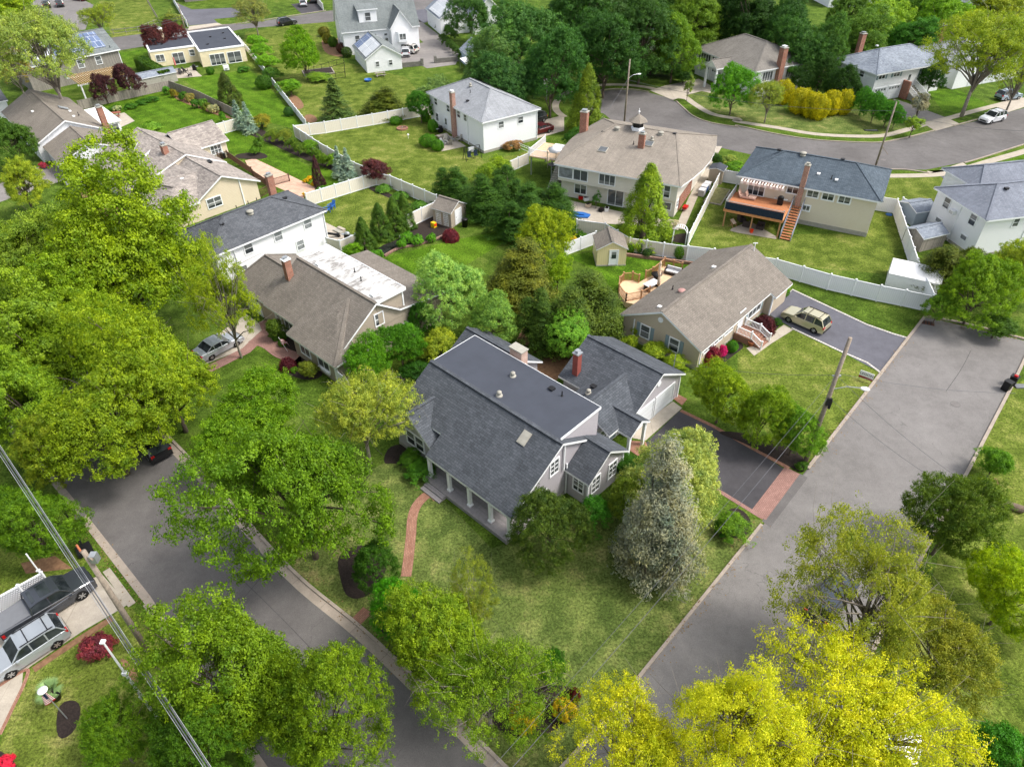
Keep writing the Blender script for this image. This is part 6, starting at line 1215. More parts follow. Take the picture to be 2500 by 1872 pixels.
    for sx in (-1, 1):
        for sy in (-1, 1):
            def mk():
                w = MB(); w.lathe((0, 0, 0), [(r * .6, -.11), (r, -.09), (r, .09), (r * .72, .115), (r * .62, .1)], 20); w_ = w.build('wheel', 'tyre', smooth=False)
                q = MB(); q.lathe((0, 0, 0), [(r * .12, .1), (r * .12, .115), (.01, .12)], 10)
                for k in range(6): a = k * math.pi / 3; q.bar((0, 0, .105), (r * .6 * math.cos(a), r * .6 * math.sin(a), .105), .07, .02)
                q.build('rim', 'rim', w_); return w_
            o = mk() if (kind, 'w') not in CT else copy_tree(CT[(kind, 'w')]); CT.setdefault((kind, 'w'), o)
            o.parent = ro; o.location = (sx * wb / 2, sy * (W / 2 - .1), r); o.rotation_euler = (R(-90) if sy > 0 else R(90), 0, 0)
    x1 = c['L'] / 2; hz = c['body'][-2][1]
    for sy in (-1, 1):
        MB().box(x1 - .28, x1 - .06, sy * W * .36 - .17, sy * W * .36 + .17, hz - .24, hz - .05).build('headlight', 'lamp', ro)
        MB().box(-x1 + .03, -x1 + .2, sy * W * .39 - .13, sy * W * .39 + .13, .78, 1.06 if kind != 'sedan' else .95).build('tail_light', 'red', ro)
        MB().box(.62 if kind != 'pickup' else 1.25, .78 if kind != 'pickup' else 1.42, sy * (W / 2 + .1) - .1, sy * (W / 2 + .1) + .1, 1.0, 1.16).build('mirror', pm, ro)
    MB().box(x1 - .05, x1 + .01, -W * .3, W * .3, .42, .62).build('grille', 'black', ro); MB().box(-x1 - .02, -x1 + .06, -W * .42, W * .42, .38, .58).build('bumper', 'black', ro)
    return ro
def car(kind, pname, c, fw, rw, label, cat='car', group=None, off=None):
    pm = paint(pname, c); key = (kind, pname)
    if key not in CT: CT[key] = make_car(kind, pm); COL.objects.link(CT[key]); o = CT[key]
    else: o = copy_tree(CT[key])
    fw, rw = Vector(fw[:2]), Vector(rw[:2]); d = (fw - rw).normalized(); m = (fw + rw) / 2; p = Vector((-d.y, d.x))
    if p.y < 0: p = -p
    m += p * (CAR[kind]['W'] / 2 - .1 if off is None else off)
    o.name = 'pickup_truck' if kind == 'pickup' else 'parked_car'; o.location = (m.x, m.y, .02); o.rotation_euler = (0, 0, math.atan2(d.y, d.x))
    return tag(o, label, cat, group)
car('suv', 'champagne_paint', '#b0aa8c', D2(385, 1378), D2(590, 1468), 'champagne coloured SUV with roof rack on the dark driveway of the tan ranch', 'suv')
car('suv', 'white_paint', '#e4e6ea', D(1945, 962), D(2042, 938), 'white SUV parked at the kerb of the far right street', 'suv')
car('suv', 'silver_paint', '#a3a9ae', A4(100, 885), A4(460, 650), 'silver SUV with white roof beside the dark pickup truck', 'suv')
car('pickup', 'slate_paint', '#3c4047', A4(665, 270), A4(190, 570), 'dark grey pickup truck with bed cover on the concrete drive', 'pickup truck')
car('sedan', 'silver_paint', '#a3a9ae', A2(1850, 1400), A2(1620, 1525), 'silver sedan half under the yellow-green tree, on the pinkish paver drive', 'sedan')
car('suv', 'black_paint', '#18191c', A3(1020, 565), A3(1190, 745), 'black SUV parked in the street under the overhanging crowns', 'suv')
car('suv', 'black_paint', '#18191c', B(378, 193), B(283, 207), 'black SUV driving along the far street at the top', 'suv')
car('suv', 'white_paint', '#e4e6ea', B(425, 20), B(425, 75), 'white SUV on the small black driveway at the top edge', 'suv', off=.8)
car('suv', 'black_paint', '#18191c', B(495, 0), B(500, 40), 'dark car nearest the beige fence on the black driveway at the top edge', 'car', off=.8)
car('suv', 'pearl_paint', '#d8d4cc', B(1165, 405), B(1310, 425), 'pearl white SUV parked across behind the white garage', 'suv')
car('suv', 'white_paint', '#e4e6ea', B(1240, 380), B(1235, 475), 'old white wagon nose-out beside the stone walls of the white garage', 'car', off=.0)
car('suv', 'silver_paint', '#a3a9ae', B(1440, 70), B(1490, 130), 'silver SUV beside the small white solar house', 'suv')
car('sedan', 'maroon_paint', '#5c1822', C(325, 1055), C(450, 1025), 'maroon sedan on the drive beside the white hip-roofed house', 'sedan')
car('suv', 'black_paint', '#18191c', C(310, 975), C(400, 945), 'dark SUV behind the maroon sedan', 'suv')
car('jeep', 'yellow_paint', '#e8d428', D(1800, 1405), D(1905, 1420), 'yellow boxy off-roader on the driveway behind the slate-roofed house', 'car')
car('suv', 'bluegrey_paint', '#8c9caa', D(2170, 770), D(2055, 785), 'blue-grey car on the driveway under the huge street tree', 'car')
car('suv', 'black_paint', '#18191c', A(335, 25), A(350, 95), 'left of the two black SUVs on the grey parking area', 'suv', None, .7)
car('suv', 'charcoal_paint', '#34363a', A(438, 25), A(455, 80), 'charcoal SUV, right of the pair on the grey parking area', 'suv', None, .7)
car('sedan', 'red_paint', '#a01c20', A(560, 5), A(640, 15), 'red car at the top edge of the grey parking area')
car('sedan', 'bluegrey_paint', '#8c9caa', A(110, 1400), A(230, 1385), 'pale blue-grey car at the left edge under the lime tree', 'car')
car('suv', 'navy_paint', '#1c2838', D4(900, 260), D4(700, 520), 'dark blue SUV with white ladder bars under the open olive tree', 'suv', None, .9)
o = bpy.data.objects[-1] if 0 else None
car('pickup', 'white_truck_paint', '#dadada', D4(1130, 1480), D4(760, 1190), 'white pickup truck hidden beneath the bright yellow canopy', 'pickup truck', None, .9)
M['stacked_stone'] = brick('stacked_stone', '#8c6c60', '#a08478', '#5a463e', .3, .12, .02)
# ---------------------------------------------------------------- fences
def fence(label, pts, h=1.83, mat='whitefence', pm='trim', step=2.44, post=.13, cap=True, name='fence', rails=True):
    p0 = Vector(pts[0][:2]); ro = root(name, label, 'fence', (p0.x, p0.y, 0)); pts = [Vector(p[:2]) - p0 for p in pts]; b = MB(); rl = MB(); P_ = []
    for a, c in zip(pts, pts[1:]):
        L = (c - a).length; n = max(1, round(L / step)); 
        for i in range(n): P_.append(a.lerp(c, i / n))
        b.bar((a.x, a.y, h * .5 + .02), (c.x, c.y, h * .5 + .02), .05, h * .92)
        if rails:
            for z in (h * .97, .1): rl.bar((a.x, a.y, z), (c.x, c.y, z), .09, .1)
    P_.append(pts[-1]); b.build('panel', mat, ro)
    if rails: rl.build('rail', pm, ro)
    def mk():
        q = MB(); q.box(-post / 2, post / 2, -post / 2, post / 2, 0, h + .06)
        if cap: q.box(-post * .68, post * .68, -post * .68, post * .68, h + .06, h + .12)
        return q.build('post', pm)
    for p in P_: o = proto(('fp', h, pm, post), mk); o.parent = ro; o.location = (p.x, p.y, 0)
    return ro
fence('beige panel fence with white posts at the back of the white hip house lawn', [B(385, 1060), B(620, 1030), B(985, 968), B(1445, 885)], 1.9, 'tanfence')
fence('stepped white fence running diagonally between the far lawns', [A(1850, 330), A(2035, 555), A(2110, 660), B(470, 985)], 1.3, 'whitefence', 'trim', 2.2)
fence('short beige fence between the lush lawn and the mottled roof house', [A(1540, 1090), A(1850, 1000)], 1.9, 'tanfence')
fence('weathered grey board fence around the lush back lawn', [A(620, 850), A(1320, 690), A(1560, 780), A(1830, 915)], 1.6, 'greywood', 'greywood', 2.4, .1, False)
fence('white fence behind the curved row of shrubs', [B(385, 1060), B(580, 1190), B(850, 1350), B(1000, 1410)], 1.9, 'tanfence')
fence('beige fence with white posts right behind the dark hip roof', [B2(480, 330), B2(915, 195), B2(1010, 165)], 1.9, 'tanfence')
fence('beige fence with white posts running from the purple-leaved tree to the taupe shed', [B2(1010, 165), B2(1125, 190), B2(1480, 345)], 1.9, 'tanfence')
fence('beige fence behind the garden bed, left of the taupe shed', [B2(1250, 500), B2(1470, 395)], 1.9, 'tanfence')
fence('short beige fence corner by the grill patio', [B2(635, 665), B2(740, 690), B2(860, 640)], 1.7, 'tanfence')
fence('long white fence between the cream house and the deck yard', [C2(1510, 795), C2(1755, 300)], 1.75, 'tanfence')
fence('white fence left of the yellow shed', [C2(565, 870), C2(800, 780)], 1.7, 'whitefence')
fence('beige fence behind the yellow shed border', [C2(655, 690), C2(870, 720), C2(1060, 835), C2(1320, 875), C2(1500, 900)], 1.8, 'tanfence')
fence('white fence between the deck yard and the tan ranch', [C2(1500, 905), C2(1700, 930), D2(280, 1010), D2(690, 1130), D2(1070, 1218), D2(1260, 1255), D2(1465, 1300)], 1.95, 'whitefence', 'trim', 3.)
fence('white fence along the right side of the deck yard', [D2(1040, 515), D2(1200, 540), D2(1350, 1010), D2(1475, 1290)], 1.95, 'whitefence')
fence('white fence and gate section behind the metal sheds', [D2(1245, 520), D2(1370, 580), D2(1500, 630)], 1.8, 'whitefence', 'trim', 1.6)
fence('white lattice-topped fence between the two raised houses', [C2(1750, 295), C2(1925, 325)], 1.8, 'whitefence')
fence('white side fence between the grey house and the brown colonial', [B3(715, 440), B3(860, 560), B3(990, 640)], 1.8, 'whitefence')
fence('beige fence in front of the far lawn swing', [C2(40, 270), C2(285, 160)], 1.7, 'tanfence')
fence('beige fence panel at the left drive below the garden arch', [A(520, 1430), A(590, 1400), A(700, 1390)], 1.3, 'tanfence', 'trim', 2.)
fence('white lattice fence beside the dark pickup truck', [A4(-200, 520), A4(0, 400), A4(215, 280), A4(390, 180)], 1.5, brick('white_lattice', '#e2e4e8', '#d6d8dc', '#77797c', .16, .16, .025), 'trim')
fence('white fence at the top edge between the strip lawn and black driveway', [A(1340, 20), A(1450, 210)], 1.5, 'whitefence')
fence('wire fence with weathered posts along the far strip lawn', [A(1130, 20), A(1240, 190), A(1245, 240), A(870, 270)], 1.1, plain('rusted_wire_mesh', '#8a8a70', .8, .2), 'greywood', 3., .08, False) if 0 else None
fence('beige fence at the top edge beside the small black driveway', [B(520, -10), B(600, 82)], 1.6, 'tanfence')
def opens(label, pts, h=1.1, mat='trim', gap=.5, name='fence', rails=(.35, .75, 1.0), pw=.1):
    p0 = Vector(pts[0][:2]); ro = root(name, label, 'fence', (p0.x, p0.y, 0)); q = [Vector((p[0] - p0.x, p[1] - p0.y, 0)) for p in pts]; b = MB()
    for a, c in zip(q, q[1:]):
        for z in rails: b.bar(a + Vector((0, 0, z * h)), c + Vector((0, 0, z * h)), .03, .07)
    b.build('rail', mat, ro)
    for a, c in zip(q, q[1:]):
        n = max(1, round((c - a).length / 2.2))
        for i in range(n + 1):
            w = a.lerp(c, i / n); o = proto(('op', h, str(mat), pw), lambda: MB().box(-pw / 2, pw / 2, -pw / 2, pw / 2, 0, h * 1.1).build('post', mat)); o.parent = ro; o.location = w
    return ro
opens('low white open rail fence beside the maroon sedan', [C(215, 1160), C(285, 1190), C(385, 1215)])
opens('thin wire fence with dark posts around the vegetable plot', [B(550, 635), B(770, 600), B(760, 490), B(530, 560)], 1.1, 'black', rails=(.1, .95), pw=.06)
opens('wire fence with weathered posts along the far strip lawn', [A(1140, 20), A(1235, 185), A(1070, 250), A(880, 270)], 1.2, 'greywood', rails=(.3, .95))
def railing(label, pts, h, mat, post=.12):
    p0 = Vector(pts[0][:2]); ro = root('railing', label, 'railing', (p0.x, p0.y, 0)); rail(ro, [(p[0] - p0.x, p[1] - p0.y) for p in pts], .02, h, mat, post); return ro
railing('dark brown baluster railing stepping round the pinkish patio', [A(1690, 1240), A(1760, 1220), A(1950, 1350), A(1880, 1400) if 0 else A(1960, 1370), A(2110, 1470), B(60, 1560) if 0 else A(2000, 1530)], 1.05, 'brownrail')
railing('dark brown railing around the hot tub end of the patio', [B(100, 1480) if 0 else B(60, 1420), B(200, 1440), B(340, 1400)], 1.0, 'brownrail')
# ---------------------------------------------------------------- poles, lamps, cables
def top_of(base, tx, ty):
    H = 1.
    while H < 30 and proj((base.x, base.y, H))[1] > ty: H += .05
    return H
def pole(label, base, H, r=.17, tx=None, lamp=None, mat='pole', lean=(0, 0), name='utility_pole'):
    ro = root(name, label, 'utility pole', (base.x, base.y, 0)); MB().tube([(0, 0, -.2), (lean[0] * .5, lean[1] * .5, H * .5), (lean[0], lean[1], H)], [r, r * .88, r * .72], 12).build('shaft', mat, ro, True)
    if lamp:
        z, dx, dy, c = lamp; b = MB(); f = z / H; ox, oy = lean[0] * f, lean[1] * f; b.tube([(ox, oy, z), (ox + dx * .5, oy + dy * .5, z + .45), (ox + dx, oy + dy, z + .5)], .035, 6); a = b.build('lamp_arm', 'metal', ro)
        q = MB(); q.lathe((0, 0, 0), [(.05, -.16), (.19, -.1), (.24, 0), (.17, .09), (.05, .12)], 12); L = q.build('lamp_head', c, a, True); L.location = (ox + dx * 1.12, oy + dy * 1.12, z + .48); L.scale = (1.5, 1, .8); L.rotation_euler = (0, 0, math.atan2(dy, dx))
    return ro
b1 = C(1023, 955); pole('bare wooden utility pole with a street lamp at the cul-de-sac, behind the cupola', b1, top_of(b1, 0, 146), .16, lamp=(7.2, 1.6, .6, 'lamp'))
b2_ = D(1065, 1285); pl2 = pole('tall wooden utility pole leaning at the bend of the far street', b2_, top_of(b2_, 0, 250), .15); MB().bar((0, 0, 3.0), (1.5, .5, 1.6), .06).build('brace', 'pole', pl2)
b3 = D3(525, 1030); H3_ = top_of(b3, 0, 826); pl3 = pole('thick weathered utility pole with a white street lamp arm beside the dead-end road', b3, H3_, .2, lamp=(H3_ * .62, 1.9, -.5, 'white'))
MB().box(-.18, .18, -.3, -.16, 6.3, 7.0).box(.16, .3, -.2, .12, 5.9, 6.7).build('cable_box', 'black', pl3); MB().box(-.32, .32, -.06, .06, H3_ * .72, H3_ * .72 + .1).build('bracket', 'metal', pl3)
b4 = A4(1145, 690); pl4 = pole('grey wooden utility pole at the left kerb with cut-out hardware, near the cable bundle', b4, top_of(b4, 0, 1345), .19)
h4 = top_of(b4, 0, 1345); MB().box(.2, .55, -.2, .2, h4 - .9, h4 - .3).build('transformer_box', 'metal', pl4); MB().bar((-.5, .3, h4 - .4), (.5, -.3, h4 - .4), .1).build('crossarm', 'pole', pl4); MB().tube([(-.35, .2, h4 - .3), (-.5, .35, h4 + .1)], .06, 6).build('insulator', 'terra', pl4)
b5 = A(1445, 285); pole('slim wooden utility pole by the far street, right of the purple trees', b5, top_of(b5, 0, 8), .14, lamp=(7.5, .9, .2, 'lamp'))
wm = P(250, 1565, 8.5); m_ = root('flag_mast', 'tall white jointed mast standing on the lawn beside the red barberry', 'mast', (wm.x, wm.y, 0)); MB().tube([(0, 0, 0), (0, 0, 5.2)], [.09, .08], 10).tube([(0, 0, 5.2), (0, 0, 8.4)], [.06, .05], 10).build('mast_tube', 'white', m_); MB().box(-.14, .14, -.1, .1, 5.1, 5.35).box(-.12, .12, -.12, .12, 8.4, 8.5).box(-.12, .12, -.1, .1, 2.5, 2.7).build('bracket', 'white', m_)
ab = P(80, 1345, 3.0); m2 = root('mast', 'short thin white mast beside the lattice fence end', 'mast', (A4(370, 165).x, A4(370, 165).y, 0)); MB().tube([(0, 0, 0), (0, 0, 3.4)], .05, 8).box(-.1, .1, -.1, .1, 1.5, 1.62).build('mast_tube', 'white', m2)
sm_ = root('service_mast', 'thin grey roof mast with fittings behind the garage wing ridge', 'mast', tuple(P(1645, 893, 3.0)[:2])); MB().tube([(0, 0, 2.4), (0, 0, 4.2)], .04, 8).build('mast_tube', 'metal', sm_)
sm2 = root('service_mast', 'short white weather mast at the far ridge end of the tan ranch roof', 'mast', tuple(P(1842, 605, 5.0)[:2])); MB().tube([(0, 0, 4.4), (0, 0, 5.6)], .05, 8).box(-.25, .25, -.04, .04, 5.5, 5.58).build('mast_tube', 'white', sm2)
def cable(label, a, b, sag=.5, r=.018, mat='wire', n=14):
    a, b = Vector(a), Vector(b); pts = [a.lerp(b, i / n) - Vector((0, 0, sag * 4 * (i / n) * (1 - i / n))) for i in range(n + 1)]
    m = MB().tube([p - a for p in pts], r, 5); return tag(m.build('overhead_cable', mat, None, loc=a), label, 'cable', 'overhead cables')
for i, (dx, rr, c) in enumerate(((0, .014, 'wirew'), (.12, .026, 'wire'), (.28, .03, 'wire'), (.36, .014, 'wirew'))):
    cable(('pale outer cable on the left of the thick bundle at the lower left', 'second strand of the thick cable bundle at the lower left', 'third, thickest strand of the cable bundle at the lower left', 'pale right-hand strand of the cable bundle at the lower left')[i], P(-60 + dx * 10, 1020, 8.6) + Vector((dx, 0, 0)), P(505, 1885, 8.2) + Vector((dx, 0, .05 * i)), .2, rr, c, 20)
tp3 = Vector((b3.x, b3.y, 0))
cable('pale cable crossing the dry lawn, the upper of the two parallel lines', tp3 + Vector((-.1, 0, H3_ * .72)), P(1195, 1880, 7.2), .5, .010, 'wire', 20)
cable('dark thick cable crossing the dry lawn, the lower of the two parallel lines', tp3 + Vector((-.1, -.1, H3_ * .56)), P(1240, 1885, 6.2), .6, .016, 'wire', 20)
cable('thin cable from the thick pole across the road to the lower right tree', tp3 + Vector((.1, 0, H3_ * .72)), P(2330, 1160, 5.5), .3, .012)
cable('second thin cable from the thick pole, ending lower at the olive verge tree', tp3 + Vector((.1, 0, H3_ * .55)), P(2275, 1165, 5.0), .3, .012)
cable('thin service cable from the thick pole to the grey house garage', tp3 + Vector((-.1, 0, H3_ * .73)), P(1640, 880, 4.2), .5, .014)
cable('thin cable from the thick pole towards the bins across the road', tp3 + Vector((.1, 0, H3_ * .74)), P(2480, 960, 6.), .4, .012)
t1 = Vector((b1.x, b1.y, 0)); t2 = Vector((b2_.x, b2_.y, 0))
cable('long cable sagging over the cul-de-sac between its two wooden poles', t1 + Vector((0, 0, 7)), t2 + Vector((0, 0, 8)), 1.2, .02, 'wire', 20)
cable('service cable from the bare pole down to the cream house roof', t1 + Vector((0, 0, 7.2)), P(1455, 305, 4), .4, .02)
cable('cable leaving the leaning pole towards the right edge', t2 + Vector((0, 0, 8)), P(2560, 320, 8), .8, .02)
cable('upper cable of the pair beside the far street pole', A(1425, 120, 9) * 1, A(500, 240, 8), 1., .03, 'wire', 16)
cable('lower cable of the pair beside the far street pole', A(1425, 140, 8.4) * 1, A(420, 275, 7.4), 1., .03, 'wire', 16)
# ---------------------------------------------------------------- small things
def thing(name, label, cat, p, az, build, group=None):
    ro = root(name, label, cat, (p[0], p[1], p[2] if len(p) > 2 else 0), az, group); build(ro); return ro
def bin_(ro): MB().prism([(-.28, -.3), (.28, -.3), (.28, .3), (-.28, .3)], .02, .98).build('bin_body', 'black', ro); MB().box(-.31, .31, -.34, .34, .98, 1.04).build('bin_lid', 'black', ro)
thing('wheelie_bin', 'black wheeled bin standing on the kerb of the dead-end road', 'bin', D3(2065, 480), 30, bin_); thing('wheelie_bin', 'black open bin with red items inside, behind the standing bin', 'bin', D3(2110, 440), 40, lambda r: (bin_(r), MB().box(-.2, .0, -.2, .1, 1.04, 1.2).build('rubbish', 'red', r)))
thing('bin_lid', 'grey bin lid lying on the grass by the two black bins', 'bin lid', D3(2180, 455), 0, lambda r: MB().prism([(-.5, -.3), (.5, -.25), (.55, .25), (-.45, .3)], .02, .12).build('lid', plain('grey_plastic', '#6a6c70', .5, .1), r))
def text(par, s, size, loc, rot, mat, name='lettering'):
    cu = bpy.data.curves.new(name, 'FONT'); cu.body = s; cu.size = size; cu.align_x = 'CENTER'; cu.align_y = 'CENTER'; cu.extrude = .004; t_ = bpy.data.objects.new(name, cu); COL.objects.link(t_)
    dg = bpy.context.evaluated_depsgraph_get(); me = bpy.data.meshes.new_from_object(t_.evaluated_get(dg)); bpy.data.objects.remove(t_); me.materials.clear(); me.materials.append(M[mat] if isinstance(mat, str) else mat)
    o = bpy.data.objects.new(name, me); COL.objects.link(o); o.parent = par; o.location = loc; o.rotation_euler = rot; return o
def sign(ro):
    MB().box(-.62, .62, -.02, .02, .5, 1.05).build('board', 'white', ro); MB().box(-.62, .62, -.022, .022, .28, .5).build('lower_board', plain('sign_red', '#8a2a2c', .5, .05), ro); text(ro, 'LEGON', .36, (0, -.026, .77), (R(90), 0, 0), plain('sign_navy', '#2c3858', .5, .05))
    b = MB(); b.tube([(-.4, 0, 0), (-.4, 0, .3)], .012, 6).tube([(.4, 0, 0), (.4, 0, .3)], .012, 6); b.build('stakes', 'metal', ro)
thing('yard_sign', 'white yard sign reading LEGON over a dark red band at the lawn edge', 'sign', D3(980, 412), -38, sign)
def flagm():
    t = NT('striped_flag_cloth'); v = t.coord('UV'); sp = t.new('SeparateXYZ'); t.ln(v, sp.inputs[0])
    m = t.new('Math', operation='MULTIPLY'); t.ln(sp.outputs[1], m.inputs[0]); m.inputs[1].default_value = 6.5; f = t.new('Math', operation='FRACT'); t.ln(m.outputs[0], f.inputs[0])
    st = t.ramp(f.outputs[0], [(.49, '#a8202c'), (.51, '#e8e6e2')])
    return t.base(st, .8, .1)
M['flag'] = flagm()
def flag(ro, h=2.6, w=1.5, ht=.95, lean=.5):
    MB().tube([(0, 0, 0), (lean, 0, h)], .025, 8).build('flag_pole', 'white', ro); b = MB(); n = 10; k = len(b.v)
    for i in range(n + 1):
        u = i / n; x = lean * .9 - u * w * .55; y = .1 * math.sin(u * 9) - u * .2; z = h - .1 - u * w * .62
        b.v += [Vector((x, y, z)), Vector((x + .12 * math.sin(u * 6) - .1, y + .15 * math.sin(u * 7), z - ht))]
    for i in range(n): b.f.append([2 * i, 2 * i + 1, 2 * i + 3, 2 * i + 2]); b.m.append(0)
    o = b.build('flag_cloth', 'flag', ro); uv = o.data.uv_layers[0]
    for p in o.data.polygons:
        for li, vi in zip(p.loop_indices, p.vertices): uv.data[li].uv = ((vi // 2) / n, 1 - (vi % 2))
    c = MB(); 
    for i in range(4): c.poly([o.data.vertices[2 * i].co + Vector((0, -.02, 0)), o.data.vertices[2 * i].co.lerp(o.data.vertices[2 * i + 1].co, .54) + Vector((0, -.02, 0)), o.data.vertices[2 * i + 2].co.lerp(o.data.vertices[2 * i + 3].co, .54) + Vector((0, -.02, 0)), o.data.vertices[2 * i + 2].co + Vector((0, -.02, 0))])
    c.build('flag_canton', plain('flag_navy', '#283054', .8, .1), o)
fb = A4(520, 1205); fh = top_of(fb, 0, 1372 + 990 * .31646)
def flagpole(ro):
    MB().tube([(0, 0, 0), (0, 0, fh)], [.035, .025], 8).build('flag_pole', 'metal', ro); MB().lathe((0, 0, fh), [(.05, -.05), (.27, 0), (.27, .05), (.02, .09)], 18).build('solar_light', 'white', ro, True)
    sub = root('x', 'x', 'x'); flag(sub, fh - .1, .9, 1.0, .12)
    for c in list(sub.children):
        if c.name.startswith('flag_pole'): bpy.data.objects.remove(c)
        else: c.parent = ro
    bpy.data.objects.remove(sub)
thing('flag', 'American flag hanging from a pole with a round white top on the lower left lawn', 'flag', fb, -30, flagpole)
thing('flag', 'American flag on a short pole by the front walk of the brown colonial', 'flag', B2(325, 1450), 200, lambda r: flag(r, 1.9, 1.1, .6))
def pot(ro, s=1., mat='terra'): MB().lathe((0, 0, 0), [(.2 * s, 0), (.3 * s, .42 * s), (.34 * s, .42 * s), (.34 * s, .5 * s), (.27 * s, .5 * s), (.25 * s, .4 * s), (.02, .38 * s)], 16).build('pot', mat, ro, True)
thing('flower_pot', 'terracotta pot at the left foot of the white stair rails', 'plant pot', D2(102, 1560), 0, pot); thing('flower_pot', 'terracotta pot at the right foot of the white stair rails', 'plant pot', D2(168, 1495), 0, pot)
def palm(ro):
    pot(ro, 1.25, 'black'); MB().tube([(0, 0, .4), (0, 0, 1.0)], .08, 8).build('trunk', 'bark', ro); b = MB(); rng = random.Random(3)
    for k in range(30):
        a = rng.uniform(0, 6.28); e = rng.uniform(-.1, 1.2); L = rng.uniform(.7, 1.0); d = Vector((math.cos(a) * math.cos(e), math.sin(a) * math.cos(e), math.sin(e))); s = Vector((0, 0, 1.0)); sd_ = d.cross(Vector((0, 0, 1))).normalized()
        for j in range(9): f = (j - 4) / 4; q = (d + sd_ * f * .75).normalized(); t0 = s + d * L * .35; t1_ = t0 + q * L * .65 + Vector((0, 0, -.1)); b.poly([t0, t0 + (t1_ - t0) * .5 + sd_ * .03, t1_, t0 + (t1_ - t0) * .5 - sd_ * .03])
        b.poly([s, s + d * L * .36 + sd_ * .02, s + d * L * .36 - sd_ * .02])
    b.build('fronds', plain('palm_green', '#7f9c60', .6, .15), ro)
thing('potted_palm', 'fan palm in a black pot on the lower left lawn', 'palm', A4(440, 1050), 0, palm)
def table(ro, w=1.8, d=.8, h=.74, mat='wicker', bench=True):
    MB().box(-w / 2, w / 2, -d / 2, d / 2, h - .05, h).build('table_top', mat, ro)
    for s in (-1, 1): MB().bar((s * w * .35, -d * .6, 0), (s * w * .35, d * .2, h - .05), .08).bar((s * w * .35, d * .6, 0), (s * w * .35, -d * .2, h - .05), .08).build('leg', mat, ro)
    if bench:
        for s in (-1, 1): MB().box(-w / 2, w / 2, s * (d / 2 + .45) - .13, s * (d / 2 + .45) + .13, .42, .46).build('seat', mat, ro)
        MB().box(-w * .37, -w * .33, -d / 2 - .45, d / 2 + .45, .36, .42).box(w * .33, w * .37, -d / 2 - .45, d / 2 + .45, .36, .42).build('seat_support', mat, ro)
thing('picnic_table', 'reddish-brown picnic table with benches on the square patio', 'picnic table', A(880, 905), 20, lambda r: table(r, 2.4, 1., .76, plain('redwood', '#8a5444', .8, .15)))
thing('picnic_table', 'grey bench table against the white garage gable wall', 'picnic table', B(1040, 590), 20, lambda r: table(r, 2., .7, .7, 'greywood')); thing('work_table', 'cluttered grey table left of the tall deck', 'table', C2(1870, 450), -28, lambda r: table(r, 1.8, 1.2, .8, 'greywood', False)); thing('patio_table', 'grey bench table on the white hip house patio', 'table', B(1520, 1075), 30, lambda r: table(r, 1.8, .8, .72, 'greywood'))
def chair(ro, mat='blue', rec=1):
    MB().box(-.3, .3, -.3, .3, .3, .35).build('seat', mat, ro); b = MB(); b.poly([(-.3, .28, .32), (.3, .28, .32), (.26, .62, 1.0), (-.26, .62, 1.0)]); b.poly([(-.26, .66, 1.0), (.26, .66, 1.0), (.3, .32, .32), (-.3, .32, .32)]); b.build('backrest', mat, ro)
    for s in (-1, 1): MB().box(s * .36 - .06, s * .36 + .06, -.4, .4, .54, .58).build('armrest', mat, ro)
    for x in (-.32, .32):
        for y in (-.3, .3): o = proto(('cl', str(mat)), lambda: MB().box(-.04, .04, -.04, .04, 0, .54).build('leg', mat)); o.parent = ro; o.location = (x, y, 0)
thing('adirondack_chair', 'blue garden chair on the lawn by the beige fence, the upper one', 'chair', B2(665, 345), -30, lambda r: chair(r, 'blue')); thing('adirondack_chair', 'blue garden chair partly behind the dark hip roof corner, the lower one', 'chair', B2(630, 372), -60, lambda r: chair(r, 'blue'))
for i, (x, y, m__, a) in enumerate(((1545, 1095, 'cap', 10), (1575, 1115, 'cap', 200), (1590, 1090, 'metal', 120), (1640, 1090, 'cap', -60), (1530, 1120, 'metal', 60))): thing('garden_chair', ('pale chair nearest the big clipped bush', 'pale chair facing the house wall', 'grey chair in the middle', 'pale chair by the chimney foot', 'grey chair on the near edge')[i] + ' on the white hip house patio', 'chair', B(x, y), a, lambda r: chair(r, m__))
def grill(ro, mat='black', top='black'):
    MB().box(-.35, .35, -.25, .25, .1, .8).build('cabinet', mat, ro); b = MB(); b.lathe((0, 0, 0), [(.1, 0), (.34, .05), (.36, .14), (.25, .3), (.05, .36)], 12); o = b.build('lid', top, ro, True); o.location = (0, 0, .82); o.scale = (1.1, .8, 1); MB().box(-.8, -.36, -.2, .2, .74, .78).box(.36, .8, -.2, .2, .74, .78).build('side_shelf', 'metal', ro)
thing('grill', 'black gas grill beside the clipped bush of the white hip house', 'grill', B(1505, 1025), 40, grill); thing('grill', 'grill with steel lid on the beige patio behind the brown colonial', 'grill', B2(790, 590), -20, lambda r: grill(r, 'black', 'metal')); thing('grill', 'black covered grill on the flat-roofed house patio', 'grill', A(1505, 545), 0, grill); thing('grill', 'steel grill by the dark brown railing', 'grill', A(1725, 1225), 20, lambda r: grill(r, 'black', 'metal')); thing('grill', 'big black kettle grill at the corner of the orange deck', 'grill', (P(1903, 500, 2.55).x, P(1903, 500, 2.55).y, 2.56), -28, grill)
thing('compost_bin', 'black round bin beside the taupe shed', 'bin', B2(1692, 485), 0, lambda r: MB().lathe((0, 0, 0), [(.34, 0), (.4, 1.0), (.42, 1.0), (.36, 1.1), (.02, 1.15)], 14).build('bin_body', 'black', r, True)); thing('compost_bin', 'dark bin between the white fence corner and the pond', 'bin', B2(912, 690), 0, bin_)
